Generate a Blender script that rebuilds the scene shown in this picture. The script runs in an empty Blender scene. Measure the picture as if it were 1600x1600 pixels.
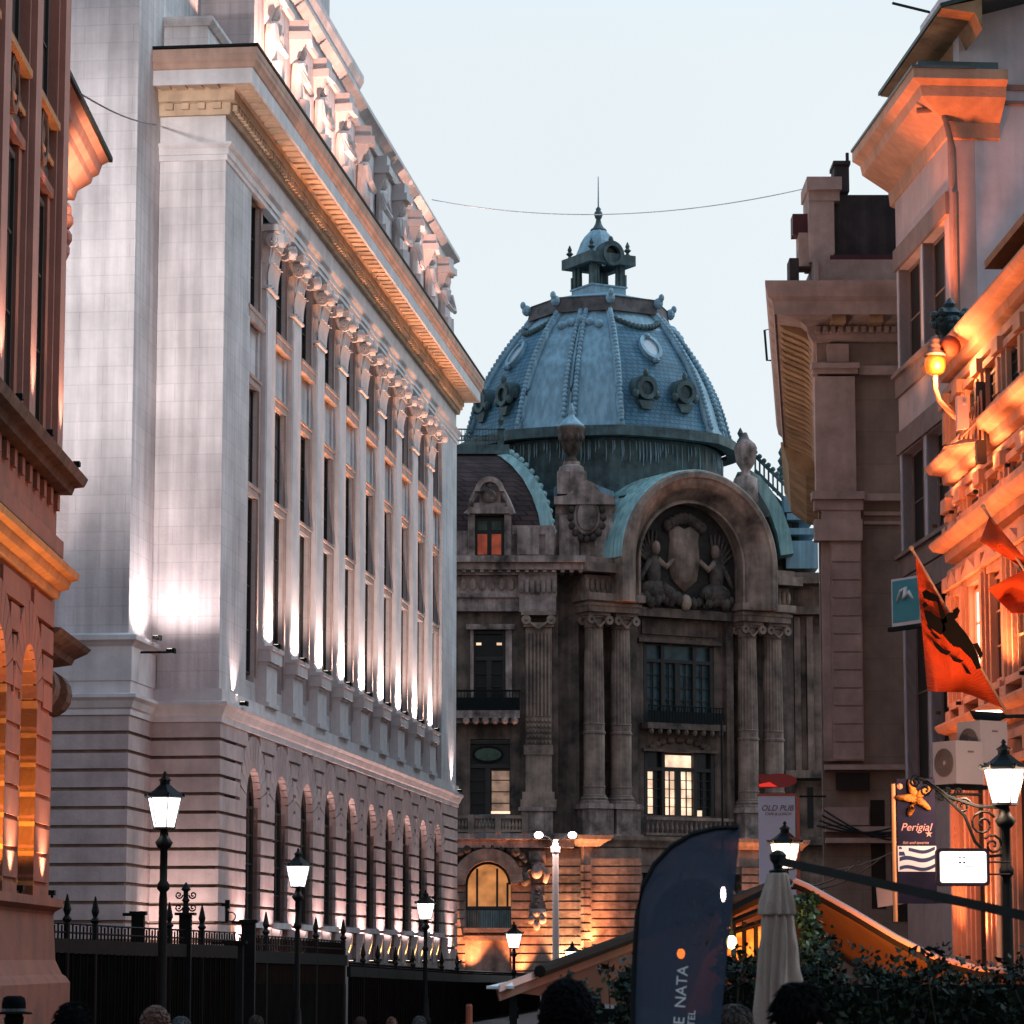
import bpy, math, random
from mathutils import Vector, Matrix
R = math.radians
PI = math.pi
rnd = random.Random(11)
sc = bpy.context.scene
COL = sc.collection
# ---------------------------------------------------------------- camera
F, TH, CZ = 4900.0, math.atan(700 / 4900), 2.0
CT, ST = math.cos(TH), math.sin(TH)
cam = bpy.data.objects.new('camera', bpy.data.cameras.new('camera'))
COL.objects.link(cam)
cam.location = (0, 0, CZ)
cam.rotation_euler = (PI / 2 + TH, 0, 0)
cam.data.sensor_width = 36
cam.data.lens = F / 1600 * 36
cam.data.clip_start, cam.data.clip_end = 0.5, 3000
cam.data.dof.use_dof = True
cam.data.dof.focus_distance = 95
cam.data.dof.aperture_fstop = 10
sc.camera = cam
# ---------------------------------------------------------------- sky (dusk overcast), faint glow, exposure
SKY_E, SKY_R = R(6), R(67)
w = bpy.data.worlds.new("World")
sc.world = w
w.use_nodes = True
nt = w.node_tree
nt.nodes.clear()
N = nt.nodes.new
L = nt.links.new
out = N('ShaderNodeOutputWorld')
bg = N('ShaderNodeBackground')
bg.inputs['Strength'].default_value = 0.1
L(bg.outputs[0], out.inputs[0])
sky = N('ShaderNodeTexSky')
sky.sky_type = 'NISHITA'
sky.sun_disc = False
sky.sun_elevation = SKY_E
sky.sun_rotation = SKY_R
geo = N('ShaderNodeTexCoord')
sep = N('ShaderNodeSeparateXYZ')
L(geo.outputs['Generated'], sep.inputs[0])
# overcast layer: brighter towards the zenith, lilac in the east (behind the street), pale blue in the west
elev = N('ShaderNodeMapRange')
elev.inputs[1].default_value, elev.inputs[2].default_value = 0.0, 1.0
elev.inputs[3].default_value, elev.inputs[4].default_value = 1.08, 0.90
L(sep.outputs[2], elev.inputs[0])
az = N('ShaderNodeMapRange')
az.inputs[1].default_value, az.inputs[2].default_value = -0.9, 0.7
L(sep.outputs[1], az.inputs[0])
ew = N('ShaderNodeMix')
ew.data_type = 'RGBA'
ew.inputs[6].default_value = (5.4, 5.3, 5.6, 1)
ew.inputs[7].default_value = (8.35, 9.15, 9.55, 1)
L(az.outputs[0], ew.inputs[0])
cl = N('ShaderNodeTexNoise')
cl.inputs['Scale'].default_value = 3.0
cl.inputs['Detail'].default_value = 4
L(geo.outputs['Generated'], cl.inputs['Vector'])
cr = N('ShaderNodeMapRange')
cr.inputs[3].default_value, cr.inputs[4].default_value = 0.93, 1.07
L(cl.outputs['Fac'], cr.inputs[0])
m1 = N('ShaderNodeMath')
m1.operation = 'MULTIPLY'
L(elev.outputs[0], m1.inputs[0])
L(cr.outputs[0], m1.inputs[1])
vm = N('ShaderNodeVectorMath')
vm.operation = 'SCALE'
L(ew.outputs[2], vm.inputs[0])
L(m1.outputs[0], vm.inputs['Scale'])
mx = N('ShaderNodeMix')
mx.data_type = 'RGBA'
mx.inputs[0].default_value = 0.94
L(sky.outputs[0], mx.inputs[6])
zt_ = N('ShaderNodeMix')
zt_.data_type = 'RGBA'
zt_.blend_type = 'MULTIPLY'
zt_.inputs[7].default_value = (0.58, 0.98, 1.40, 1)
L(vm.outputs[0], zt_.inputs[6])
zf = N('ShaderNodeMapRange')
zf.inputs[1].default_value, zf.inputs[2].default_value = 0.28, 0.65
L(sep.outputs[2], zf.inputs[0])
L(zf.outputs[0], zt_.inputs[0])
L(zt_.outputs[2], mx.inputs[7])
L(mx.outputs[2], bg.inputs[0])
sun = bpy.data.lights.new('sun', 'SUN')
sun.energy = 1.5
sun.angle = R(35)
sun.color = (0.74, 0.91, 1.0)
so = bpy.data.objects.new('sun', sun)
COL.objects.link(so)
so.rotation_euler = Vector((-0.72, -0.30, -0.72)).to_track_quat('-Z', 'Y').to_euler()
sc.view_settings.view_transform = 'Standard'
sc.view_settings.look = 'None'
sc.view_settings.exposure = 0.0
sc.view_settings.gamma = 1.0
sc.render.engine = 'CYCLES'
cy = sc.cycles
cy.use_denoising = True
cy.max_bounces = 5
cy.diffuse_bounces = 3
cy.glossy_bounces = 2
cy.transmission_bounces = 3
cy.transparent_max_bounces = 6
cy.sample_clamp_indirect = 4
cy.caustics_reflective = cy.caustics_refractive = False
try:
    cy.use_light_tree = True
except Exception:
    pass


# ---------------------------------------------------------------- helpers
def at(u, v, Y):
    y = (800 - v) / F
    k = Y / (CT - y * ST)
    return Vector(((u - 800) / F * k, Y, CZ + (ST + y * CT) * k))


def zat(v, Y):
    return at(800, v, Y).z


def xat(u, Y, v=1000):
    return at(u, v, Y).x


class MB:
    def __init__(s):
        s.v, s.f, s.m = [], [], []

    def add(s, vs, fs, mi=0):
        o = len(s.v)
        s.v += [tuple(p) for p in vs]
        s.f += [tuple(i + o for i in f) for f in fs]
        s.m += [mi] * len(fs)
        return s

    def box(s, x0, x1, y0, y1, z0, z1, mi=0):
        return s.add([(x0, y0, z0), (x1, y0, z0), (x1, y1, z0), (x0, y1, z0), (x0, y0, z1), (x1, y0, z1), (x1, y1, z1), (x0, y1, z1)],
                     [(0, 3, 2, 1), (4, 5, 6, 7), (0, 1, 5, 4), (1, 2, 6, 5), (2, 3, 7, 6), (3, 0, 4, 7)], mi)

    def prism(s, pts, vec, mi=0):
        n = len(pts)
        vec = Vector(vec)
        a = [Vector(p) for p in pts]
        vs = a + [p + vec for p in a]
        fs = [tuple(range(n))[::-1], tuple(range(n, 2 * n))] + [(i, (i + 1) % n, n + (i + 1) % n, n + i) for i in range(n)]
        return s.add(vs, fs, mi)

    def loft(s, rings, mi=0, closed=True, cap=True):
        n = len(rings[0])
        vs = [p for r in rings for p in r]
        fs = []
        for k in range(len(rings) - 1):
            for i in range(n if closed else n - 1):
                j = (i + 1) % n
                fs.append((k * n + i, k * n + j, (k + 1) * n + j, (k + 1) * n + i))
        if cap and closed:
            fs.append(tuple(range(n))[::-1])
            fs.append(tuple(range((len(rings) - 1) * n, len(rings) * n)))
        return s.add(vs, fs, mi)

    def lathe(s, c, prof, n=12, mi=0, a0=0.0, sx=1.0, sy=1.0):
        cx, cy_ = c[0], c[1]
        cz = c[2] if len(c) > 2 else 0
        return s.loft([[(cx + sx * r * math.cos(a0 + 2 * PI * i / n), cy_ + sy * r * math.sin(a0 + 2 * PI * i / n), cz + z) for i in range(n)] for r, z in prof], mi)

    def tube(s, path, r, n=6, mi=0):
        P = [Vector(p) for p in path]
        rs = r if isinstance(r, (list, tuple)) else [r] * len(P)
        rings = []
        for i, p in enumerate(P):
            d = (P[min(i + 1, len(P) - 1)] - P[max(i - 1, 0)]).normalized()
            up = Vector((0, 0, 1)) if abs(d.z) < 0.95 else Vector((1, 0, 0))
            a = d.cross(up).normalized()
            b = d.cross(a).normalized()
            rings.append([p + (a * math.cos(2 * PI * k / n) + b * math.sin(2 * PI * k / n)) * rs[i] for k in range(n)])
        return s.loft(rings, mi)

    def ball(s, c, r, n=8, m=5, mi=0):
        rr = r if isinstance(r, (list, tuple)) else (r, r, r)
        rings = []
        for k in range(m + 1):
            t = PI * (0.04 + 0.92 * k / m)
            rings.append([(c[0] + rr[0] * math.sin(t) * math.cos(2 * PI * i / n), c[1] + rr[1] * math.sin(t) * math.sin(2 * PI * i / n), c[2] - rr[2] * math.cos(t)) for i in range(n)])
        return s.loft(rings, mi)

    def run(s, prof, path, mi=0, closed=False):
        """sweep a closed (out, z) profile along a plan path; out is to the right of travel, corners mitred"""
        P = [Vector((p[0], p[1])) for p in path]
        n = len(P)
        offs = []
        for i in range(n):
            ds = []
            if i > 0 or closed:
                ds.append((P[i] - P[i - 1]).normalized())
            if i < n - 1 or closed:
                ds.append((P[(i + 1) % n] - P[i]).normalized())
            ns = [Vector((d.y, -d.x)) for d in ds]
            if len(ns) == 1:
                offs.append(ns[0])
            else:
                b = (ns[0] + ns[1]).normalized()
                offs.append(b / max(0.25, b.dot(ns[0])))
        rings = [[(P[i].x + offs[i].x * o, P[i].y + offs[i].y * o, z) for o, z in prof] for i in range(n)]
        if closed:
            rings.append(rings[0])
        return s.loft(rings, mi, True, not closed)

    def ring(s, c, ax_u, ax_v, r0, r1, thick, n=20, mi=0, a0=0.0, a1=2 * PI):
        """flat ring (or arc) in the plane of ax_u / ax_v, extruded by thick along their cross product"""
        c, U, V = Vector(c), Vector(ax_u).normalized(), Vector(ax_v).normalized()
        Wv = U.cross(V).normalized() * thick
        r0 = r0 if isinstance(r0, tuple) else (r0, r0)
        r1 = r1 if isinstance(r1, tuple) else (r1, r1)
        full = abs(a1 - a0 - 2 * PI) < 1e-6
        rings = []
        m = n if full else n + 1
        for i in range(m):
            a = a0 + (a1 - a0) * i / n
            ca, sa = math.cos(a), math.sin(a)
            p, q = c + U * ca * r0[0] + V * sa * r0[1], c + U * ca * r1[0] + V * sa * r1[1]
            rings.append([p, q, q + Wv, p + Wv])
        if full:
            rings.append(rings[0])
        return s.loft(rings, mi, True, not full)

    def build_each(s, name, mat, parent=None, smooth=False, world=False):
        """every piece added becomes a part of its own"""
        par = list(range(len(s.v)))
        def root(i):
            while par[i] != i:
                par[i] = par[par[i]]
                i = par[i]
            return i
        for f in s.f:
            a = root(f[0])
            for i in f[1:]:
                par[root(i)] = a
        groups = {}
        for fi, f in enumerate(s.f):
            groups.setdefault(root(f[0]), []).append(fi)
        for fs in groups.values():
            m = MB()
            ids = sorted({i for k in fs for i in s.f[k]})
            re = {i: n for n, i in enumerate(ids)}
            m.add([s.v[i] for i in ids], [tuple(re[i] for i in s.f[k]) for k in fs])
            m.m = [s.m[k] for k in fs]
            m.build(name, mat, parent, smooth, world)

    def xf(s, M):
        s.v = [tuple(M @ Vector(p)) for p in s.v]
        return s

    def build(s, name, mat, parent=None, smooth=False, world=False):
        me = bpy.data.meshes.new(name)
        me.from_pydata(s.v, [], s.f)
        for m in (mat if isinstance(mat, (list, tuple)) else [mat]):
            me.materials.append(m)
        if any(s.m):
            for p, i in zip(me.polygons, s.m):
                p.material_index = i
        if smooth:
            for p in me.polygons:
                p.use_smooth = True
        me.update()
        o = bpy.data.objects.new(name, me)
        COL.objects.link(o)
        if parent is not None:
            if world:
                r = parent
                M = Matrix.Identity(4)
                while r is not None:
                    M = r.matrix_basis @ M
                    r = r.parent
                me.transform(M.inverted())
            o.parent = parent
        return o


def tag(o, label=None, cat=None, group=None, kind=None):
    if label:
        o['label'] = label
    if cat:
        o['category'] = cat
    if group:
        o['group'] = group
    if kind:
        o['kind'] = kind
    return o


def thing(name, label, cat, loc=(0, 0, 0), rz=0.0, group=None):
    o = bpy.data.objects.new(name, None)
    o.empty_display_size = 0.2
    COL.objects.link(o)
    o.location = loc
    o.rotation_euler = (0, 0, rz)
    return tag(o, label, cat, group)


def dup(o, parent=None, loc=None, kids=True):
    c = o.copy()
    COL.objects.link(c)
    c.parent = parent
    if loc is not None:
        c.location = loc
    if kids:
        for ch in list(o.children):
            if ch.type != 'LIGHT':
                dup(ch, c)
    return c


def lamp(name, parent, loc, energy, color, kind='POINT', size=0.1, aim=None, spot=60, blend=0.5, world=False):
    l = bpy.data.lights.new(name, kind)
    l.energy = energy
    l.color = color
    if kind == 'SPOT':
        l.spot_size = R(spot)
        l.spot_blend = blend
        l.shadow_soft_size = size
    elif kind == 'POINT':
        l.shadow_soft_size = size
    o = bpy.data.objects.new(name, l)
    COL.objects.link(o)
    o.parent = parent
    loc = Vector(loc)
    if world and parent is not None:
        loc = parent.matrix_basis.inverted() @ loc
        if aim is not None:
            aim = parent.matrix_basis.inverted() @ Vector(aim)
    o.location = loc
    if aim is not None:
        o.rotation_euler = (Vector(aim) - loc).to_track_quat('-Z', 'Y').to_euler()
    return o


# ---------------------------------------------------------------- materials
def mat(name, rgb, rough=0.8, var=0.18, scale=1.0, bump=0.0, streak=0.0, joints=None, metal=0.0, spec=0.3, tint=None, fine=12.0, tile=None, coat=0.0):
    m = bpy.data.materials.new(name)
    m.use_nodes = True
    t = m.node_tree
    n_, l_ = t.nodes.new, t.links.new
    b = t.nodes['Principled BSDF']
    b.inputs['Roughness'].default_value = rough
    b.inputs['Metallic'].default_value = metal
    b.inputs['Specular IOR Level'].default_value = spec
    if coat:
        b.inputs['Coat Weight'].default_value = coat
    tc = n_('ShaderNodeTexCoord')
    no = n_('ShaderNodeTexNoise')
    no.inputs['Scale'].default_value = scale
    no.inputs['Detail'].default_value = 6
    no.inputs['Roughness'].default_value = 0.62
    l_(tc.outputs['Object'], no.inputs['Vector'])
    rp = n_('ShaderNodeMapRange')
    rp.inputs[1].default_value, rp.inputs[2].default_value = 0.3, 0.7
    l_(no.outputs['Fac'], rp.inputs[0])
    c = n_('ShaderNodeMix')
    c.data_type = 'RGBA'
    tint = tint or tuple(x * (1 - var * 1.6) for x in rgb)
    hi = tuple(min(1, x * (1 + var * 0.5)) for x in rgb)
    c.inputs[6].default_value = (*tint, 1)
    c.inputs[7].default_value = (*hi, 1)
    l_(rp.outputs[0], c.inputs[0])
    col = c.outputs[2]
    hgt = None

    def mul(col, fac, amt):
        k = n_('ShaderNodeMix')
        k.data_type = 'RGBA'
        k.blend_type = 'MULTIPLY'
        k.inputs[0].default_value = amt
        l_(col, k.inputs[6])
        l_(fac, k.inputs[7])
        return k.outputs[2]
    if streak:
        mp = n_('ShaderNodeMapping')
        mp.inputs['Scale'].default_value = (2.2, 2.2, 0.12)
        l_(tc.outputs['Object'], mp.inputs[0])
        ns = n_('ShaderNodeTexNoise')
        ns.inputs['Scale'].default_value = 1.6
        ns.inputs['Detail'].default_value = 5
        l_(mp.outputs[0], ns.inputs['Vector'])
        r2 = n_('ShaderNodeMapRange')
        r2.inputs[1].default_value, r2.inputs[2].default_value = 0.38, 0.62
        r2.inputs[3].default_value = 1 - streak
        l_(ns.outputs['Fac'], r2.inputs[0])
        col = mul(col, r2.outputs[0], 1.0)
    if joints:
        rh, bw, dark = joints
        sp = n_('ShaderNodeSeparateXYZ')
        l_(tc.outputs['Object'], sp.inputs[0])
        ad = n_('ShaderNodeMath')
        l_(sp.outputs[0], ad.inputs[0])
        l_(sp.outputs[1], ad.inputs[1])
        cb = n_('ShaderNodeCombineXYZ')
        l_(ad.outputs[0], cb.inputs[0])
        l_(sp.outputs[2], cb.inputs[1])
        br = n_('ShaderNodeTexBrick')
        br.inputs['Scale'].default_value = 1.0
        br.inputs['Row Height'].default_value = rh
        br.inputs['Brick Width'].default_value = bw
        br.inputs['Mortar Size'].default_value = 0.014 if not tile else tile
        br.inputs['Mortar Smooth'].default_value = 0.3
        br.inputs['Color1'].default_value = (1, 1, 1, 1)
        v2 = 0.91 if not tile else 0.75
        br.inputs['Color2'].default_value = (v2, v2, v2 * 1.01, 1)
        br.inputs['Mortar'].default_value = (dark, dark, dark, 1)
        l_(cb.outputs[0], br.inputs['Vector'])
        col = mul(col, br.outputs['Color'], 1.0)
    l_(col, b.inputs['Base Color'])
    if bump:
        nb = n_('ShaderNodeTexNoise')
        nb.inputs['Scale'].default_value = fine
        nb.inputs['Detail'].default_value = 5
        l_(tc.outputs['Object'], nb.inputs['Vector'])
        bp = n_('ShaderNodeBump')
        bp.inputs['Strength'].default_value = bump
        bp.inputs['Distance'].default_value = 0.05
        l_(nb.outputs['Fac'], bp.inputs['Height'])
        l_(bp.outputs[0], b.inputs['Normal'])
    return m


def glow(name, rgb, strength, var=0.0, scale=3.0):
    m = bpy.data.materials.new(name)
    m.use_nodes = True
    t = m.node_tree
    b = t.nodes['Principled BSDF']
    b.inputs['Base Color'].default_value = tuple(0.3 * c for c in rgb) + (1,)
    b.inputs['Emission Color'].default_value = (*rgb, 1)
    b.inputs['Emission Strength'].default_value = strength
    if var:
        no = t.nodes.new('ShaderNodeTexNoise')
        no.inputs['Scale'].default_value = scale
        tc = t.nodes.new('ShaderNodeTexCoord')
        t.links.new(tc.outputs['Object'], no.inputs['Vector'])
        mr = t.nodes.new('ShaderNodeMapRange')
        mr.inputs[1].default_value, mr.inputs[2].default_value = 0.35, 0.65
        mr.inputs[3].default_value, mr.inputs[4].default_value = strength * (1 - var), strength * (1 + var)
        t.links.new(no.outputs['Fac'], mr.inputs[0])
        t.links.new(mr.outputs[0], b.inputs['Emission Strength'])
    return m


def text_mesh(name, body, size, matl, parent, loc, rot, extrude=0.004, shear=0.0, align='CENTER'):
    cu = bpy.data.curves.new(name, 'FONT')
    cu.body = body
    cu.size = size
    cu.extrude = extrude
    cu.shear = shear
    cu.align_x = align
    cu.align_y = 'CENTER'
    tmp = bpy.data.objects.new(name + '_curve', cu)
    me = bpy.data.meshes.new_from_object(tmp)
    bpy.data.objects.remove(tmp)
    bpy.data.curves.remove(cu)
    me.name = name
    me.materials.clear()
    me.materials.append(matl)
    o = bpy.data.objects.new(name, me)
    COL.objects.link(o)
    o.parent = parent
    o.location = loc
    o.rotation_euler = rot
    return o


WARM = (1.0, 0.60, 0.40)
PINK = (1.0, 0.74, 0.70)
ORANGE = (1.0, 0.34, 0.13)
WHITE = (0.95, 0.97, 1.0)
M = {
    'pale': mat('pale_limestone', (0.66, 0.62, 0.61), var=0.22, scale=0.35, bump=0.25, streak=0.24, joints=(0.46, 1.25, 0.82)),
    'pale_plain': mat('pale_limestone_trim', (0.63, 0.60, 0.59), var=0.14, scale=1.2, bump=0.15, streak=0.10),
    'ochre': mat('orange_lit_cornice_stone', (0.60, 0.44, 0.30), var=0.2, scale=1.3, bump=0.15, streak=0.12),  # orange uplight glow put into the cornice stone's colour
    'shaded_stone': mat('shaded_reveal_stone', (0.40, 0.30, 0.26), var=0.18, scale=1.5, bump=0.15),  # shade of the window recesses put into the surround's brown
    'glass': mat('dark_window_glass', (0.012, 0.016, 0.015), rough=0.22, var=0.3, scale=0.6, spec=0.22),
    'frame_dark': mat('dark_window_frame', (0.035, 0.030, 0.026), rough=0.6, var=0.2),
    'black': mat('black_painted_iron', (0.007, 0.009, 0.009), rough=0.6, var=0.3, scale=5, spec=0.12),
    'lens': glow('floodlight_lens', (1.0, 0.80, 0.62), 6),
    'asphalt': mat('street_paving', (0.06, 0.055, 0.055), rough=0.75, var=0.25, scale=0.7, bump=0.3, joints=(0.2, 0.3, 0.5)),
}
# ---------------------------------------------------------------- ground
g = MB().add([(-400, -60, 0), (400, -60, 0), (400, 900, 0), (-400, 900, 0)], [(0, 1, 2, 3)])
tag(g.build('ground', M['asphalt']), kind='structure')
# ================================================================ BANK (long pale colonnaded building on the left)
YB = 78.6
BANG = R(90) - math.atan(570 / 4900 / 1.010)
bo = at(343, 1000, YB)
bank = thing('bank_building', 'long pale limestone bank with tall flat pilasters, deep orange-lit cornice and arched ground floor', 'building', (bo.x, YB, 0), BANG)
hA = lambda v: zat(v, YB)
Z_BAND, Z_PL, Z_ARC0, Z_ARC1, Z_FR, Z_SOF, Z_TOP = hA(1128), hA(1076), hA(250), hA(222), hA(180), 24.22, 25.09
XE = 45.1
NB = 10
XC = [4.35 + 3.92 * j for j in range(NB)]
XP = [6.31 + 3.92 * k for k in range(NB - 1)]
# --- walls of the upper storeys
wl = MB()
wl.box(0, 3.37, 0, 1.6, Z_PL, Z_ARC0)
wl.box(XE - 4.2, XE, 0, 1.6, Z_PL, Z_ARC0)
z83 = lambda v: zat(v, 83.0)
TW1, TW0 = z83(305), z83(488)      # top window
MW1, ML, MW0 = z83(603), z83(772), z83(1046)   # tall window, ledge in it, its foot
PD = z83(1003)                      # pilaster foot
for xc in XC:
    a, b = xc - 1.29, xc + 1.29
    if xc == XC[0]:
        a = 3.37
    if xc == XC[-1]:
        b = XE - 4.2
    o0, o1 = xc - 0.92, xc + 0.92
    wl.box(a, o0, 0.16, 1.3, Z_PL, Z_ARC0)
    wl.box(o1, b, 0.16, 1.3, Z_PL, Z_ARC0)
    wl.box(o0, o1, 0.16, 1.3, Z_PL, z83(1063))
    wl.box(o0, o1, 0.22, 1.3, MW1, TW0)
    wl.box(o0, o1, 0.16, 1.3, TW1, Z_ARC0)
wl.build('wall', M['pale'], bank)
# body behind, block nearer to the viewer on the left, attic
bd = MB()
bd.box(0.05, XE - 0.05, 1.61, 16, 0, Z_TOP - 0.2)
bd.box(-2.5, -0.001, 1.74, 16, Z_BAND, 31.5)
bd.box(-0.001, 6, 1.745, 16, Z_TOP - 0.15, 31.5)
bd.box(20, 27.6, 2.2, 12, Z_TOP - 0.2, 36)
bd.build('side_block', M['pale'], bank)
# --- windows
def window(mb_frame, mb_pane, x0, x1, z0, z1, y, bars=1, rows=3, fw=0.07):
    mb_pane.box(x0 + 0.01, x1 - 0.01, y + 0.05, y + 0.07, z0 + 0.01, z1 - 0.01)
    mb_frame.box(x0, x0 + fw, y, y + 0.1, z0, z1)
    mb_frame.box(x1 - fw, x1, y, y + 0.1, z0, z1)
    mb_frame.box(x0 + fw, x1 - fw, y, y + 0.1, z1 - fw, z1)
    mb_frame.box(x0 + fw, x1 - fw, y, y + 0.1, z0, z0 + fw)
    for i in range(1, bars + 1):
        x = x0 + (x1 - x0) * i / (bars + 1)
        mb_frame.box(x - 0.03, x + 0.03, y + 0.012, y + 0.09, z0 + fw, z1 - fw)
    for i in range(1, rows):
        z = z0 + (z1 - z0) * i / rows
        mb_frame.box(x0 + fw, x1 - fw, y + 0.02, y + 0.088, z - 0.02, z + 0.02)


def bank_window(z0, z1, name, sill, rows):
    fr, pn, tr = MB(), MB(), MB()
    window(fr, pn, -0.91, 0.91, z0, z1, 0.27, 1, rows)
    # stone surround, a thin raised fillet
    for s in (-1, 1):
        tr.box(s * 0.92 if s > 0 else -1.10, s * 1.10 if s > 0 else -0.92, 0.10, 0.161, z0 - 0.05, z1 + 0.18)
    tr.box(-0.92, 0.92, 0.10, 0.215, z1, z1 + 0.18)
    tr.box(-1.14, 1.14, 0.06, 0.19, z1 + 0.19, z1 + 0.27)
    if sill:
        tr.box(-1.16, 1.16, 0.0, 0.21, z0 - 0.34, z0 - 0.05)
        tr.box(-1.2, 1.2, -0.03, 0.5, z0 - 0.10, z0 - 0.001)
    o = fr.build('window', M['frame_dark'], bank)
    pn.build('pane', M['glass'], o)
    tr.build('surround', M['shaded_stone'], o)
    return o


w1 = bank_window(TW0, TW1, 'window', True, 3)
w2 = bank_window(ML + 0.1, MW1, 'window', False, 3)
w3 = bank_window(z83(1050), ML - 0.02, 'window', False, 4)
lg = MB().box(-0.92, 0.92, 0.2, 0.6, ML - 0.02, ML + 0.09).build('sill', M['pale_plain'], w2)
for j, xc in enumerate(XC):
    for p in (w1, w2, w3):
        o = p if j == 0 else dup(p, bank)
        o.location = (xc, 0, 0)
M['blind'] = mat('drawn_grey_blind', (0.085, 0.075, 0.065), var=0.2, scale=2)
_k = 0
for o in [c for c in bank.children if c.name.startswith('window')]:
    for c in o.children:
        if c.name.startswith('pane'):
            _k += 1
            if _k % 7 in (2, 5):
                c.material_slots[0].link = 'OBJECT'
                c.material_slots[0].material = M['blind']
# --- pilasters with leafy capitals
CP0, CP1 = z83(432), z83(338)
pl = MB()
pl.box(-0.68, 0.68, 0, 1.2, PD, CP0)
pl.box(-0.60, 0.60, -0.02, 0.02, PD + 0.3, CP0 - 0.3)
pl.box(-0.74, 0.74, -0.06, 0.3, PD, PD + 0.14)
ped = MB()
for (o, z0, z1) in ((0.20, Z_PL, Z_PL + 0.12), (0.13, Z_PL + 0.12, PD - 0.5), (0.17, PD - 0.5, PD - 0.42), (0.26, PD - 0.42, PD - 0.1), (0.31, PD - 0.1, PD)):
    ped.box(-0.70 - o * 0.4, 0.70 + o * 0.4, -o, 0.8, z0, z1)
cap = MB()
cap.run([(0.0, CP0 - 0.10), (0.07, CP0 - 0.07), (0.07, CP0), (0.0, CP0 + 0.03), (-0.2, CP0 + 0.03), (-0.2, CP0 - 0.1)], [(-0.68, 0.5), (-0.68, 0.0), (0.68, 0.0), (0.68, 0.5)])
hc = CP1 - CP0
rings = []
for t, o in ((0, 0.0), (0.3, 0.03), (0.6, 0.1), (0.85, 0.2), (0.9, 0.22)):
    z = CP0 + hc * t
    rings.append([(-0.62 - o, 0.6, z), (-0.62 - o, -o, z), (0.62 + o, -o, z), (0.62 + o, 0.6, z)])
cap.loft(rings)
cap.box(-0.95, 0.95, -0.34, 0.6, CP0 + hc * 0.9, CP1)
cap.box(-0.12, 0.12, -0.40, -0.30, CP0 + hc * 0.8, CP1 + 0.03)
def leaf(mb, x, y, z, dx, dy, h, wd, curl):
    """upright acanthus leaf: a curved strip that rises and rolls outward"""
    d = Vector((dx, dy, 0)).normalized()
    t = Vector((-d.y, d.x, 0))
    base = Vector((x, y, z))
    rg = []
    for k in range(6):
        s_ = k / 5
        p = base + d * (0.03 + curl * s_ ** 2.5) + Vector((0, 0, h * min(s_ * 1.15, 1.0) - (0.12 * h if k == 5 else 0)))
        ww = wd * (0.75 + 0.5 * math.sin(s_ * PI)) * (1 if k < 5 else 0.5)
        rg.append([p - t * ww, p + d * 0.05, p + t * ww, p - d * 0.02])
    mb.loft(rg)
for row, (z, h, n) in enumerate(((0.02, 0.42, 4), (0.05, 0.68, 3))):
    for i in range(n):
        x = -0.54 + 1.08 * (i + (0.5 if row else 0)) / (n - (0 if row else 1)) if n > 1 else 0
        leaf(cap, x, 0.0, CP0 + hc * z, 0, -1, hc * h, 0.15, 0.16 + 0.06 * row)
    for sx in (-1, 1):
        leaf(cap, sx * 0.62, 0.12, CP0 + hc * z, sx, 0, hc * h, 0.13, 0.15 + 0.06 * row)
for sx in (-1, 1):
    for k in range(3):
        r = 0.19 - 0.055 * k
        cap.ring((sx * 0.78, -0.36 - 0.02 * k, CP0 + hc * 0.74), (1, 0, 0), (0, 0, 1), r - 0.045, r, 0.16, 12)
        cap.ring((sx * (0.80 + 0.02 * k), -0.2, CP0 + hc * 0.74), (0, 1, 0), (0, 0, 1), r - 0.045, r, 0.14 * sx, 12)
fl = MB()
fl.box(-0.16, 0.16, -0.20, -0.06, 0.02, 0.10)
fl.box(-0.12, 0.12, -0.25, -0.20, 0.0, 0.12)
le = MB().box(-0.13, 0.13, -0.19, -0.07, 0.101, 0.106)
p0 = pl.build('pilaster', M['pale_plain'], bank)
ped.build('pedestal', M['pale_plain'], p0)
cap.build('capital', M['pale_plain'], p0)
f0 = fl.build('floodlight', M['black'], bank)
le.build('lens', M['lens'], f0)
f0.location = (XP[0], -0.12, PD)
for k, x in enumerate(XP):
    o = p0 if k == 0 else dup(p0, bank)
    o.location = (x, 0, 0)
    f = f0 if k == 0 else dup(f0, bank, (x, -0.12, PD))
    lamp('floodlight_lamp', f, (0, -0.24, 0.13), 800 + 25 * k, (1.0, 0.72, 0.64), 'SPOT', 0.08, (0, 0.06, 3.0), 158, 0.35)
    if True:
        lamp('added_soffit_light', f, (1.0, -0.75, 0.3), 5200, (1.0, 0.36, 0.12), 'SPOT', 0.1, (1.3, -0.80, 9.5), 34, 1.0)  # extra spot without a fixture, added to turn the soffit orange
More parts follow.
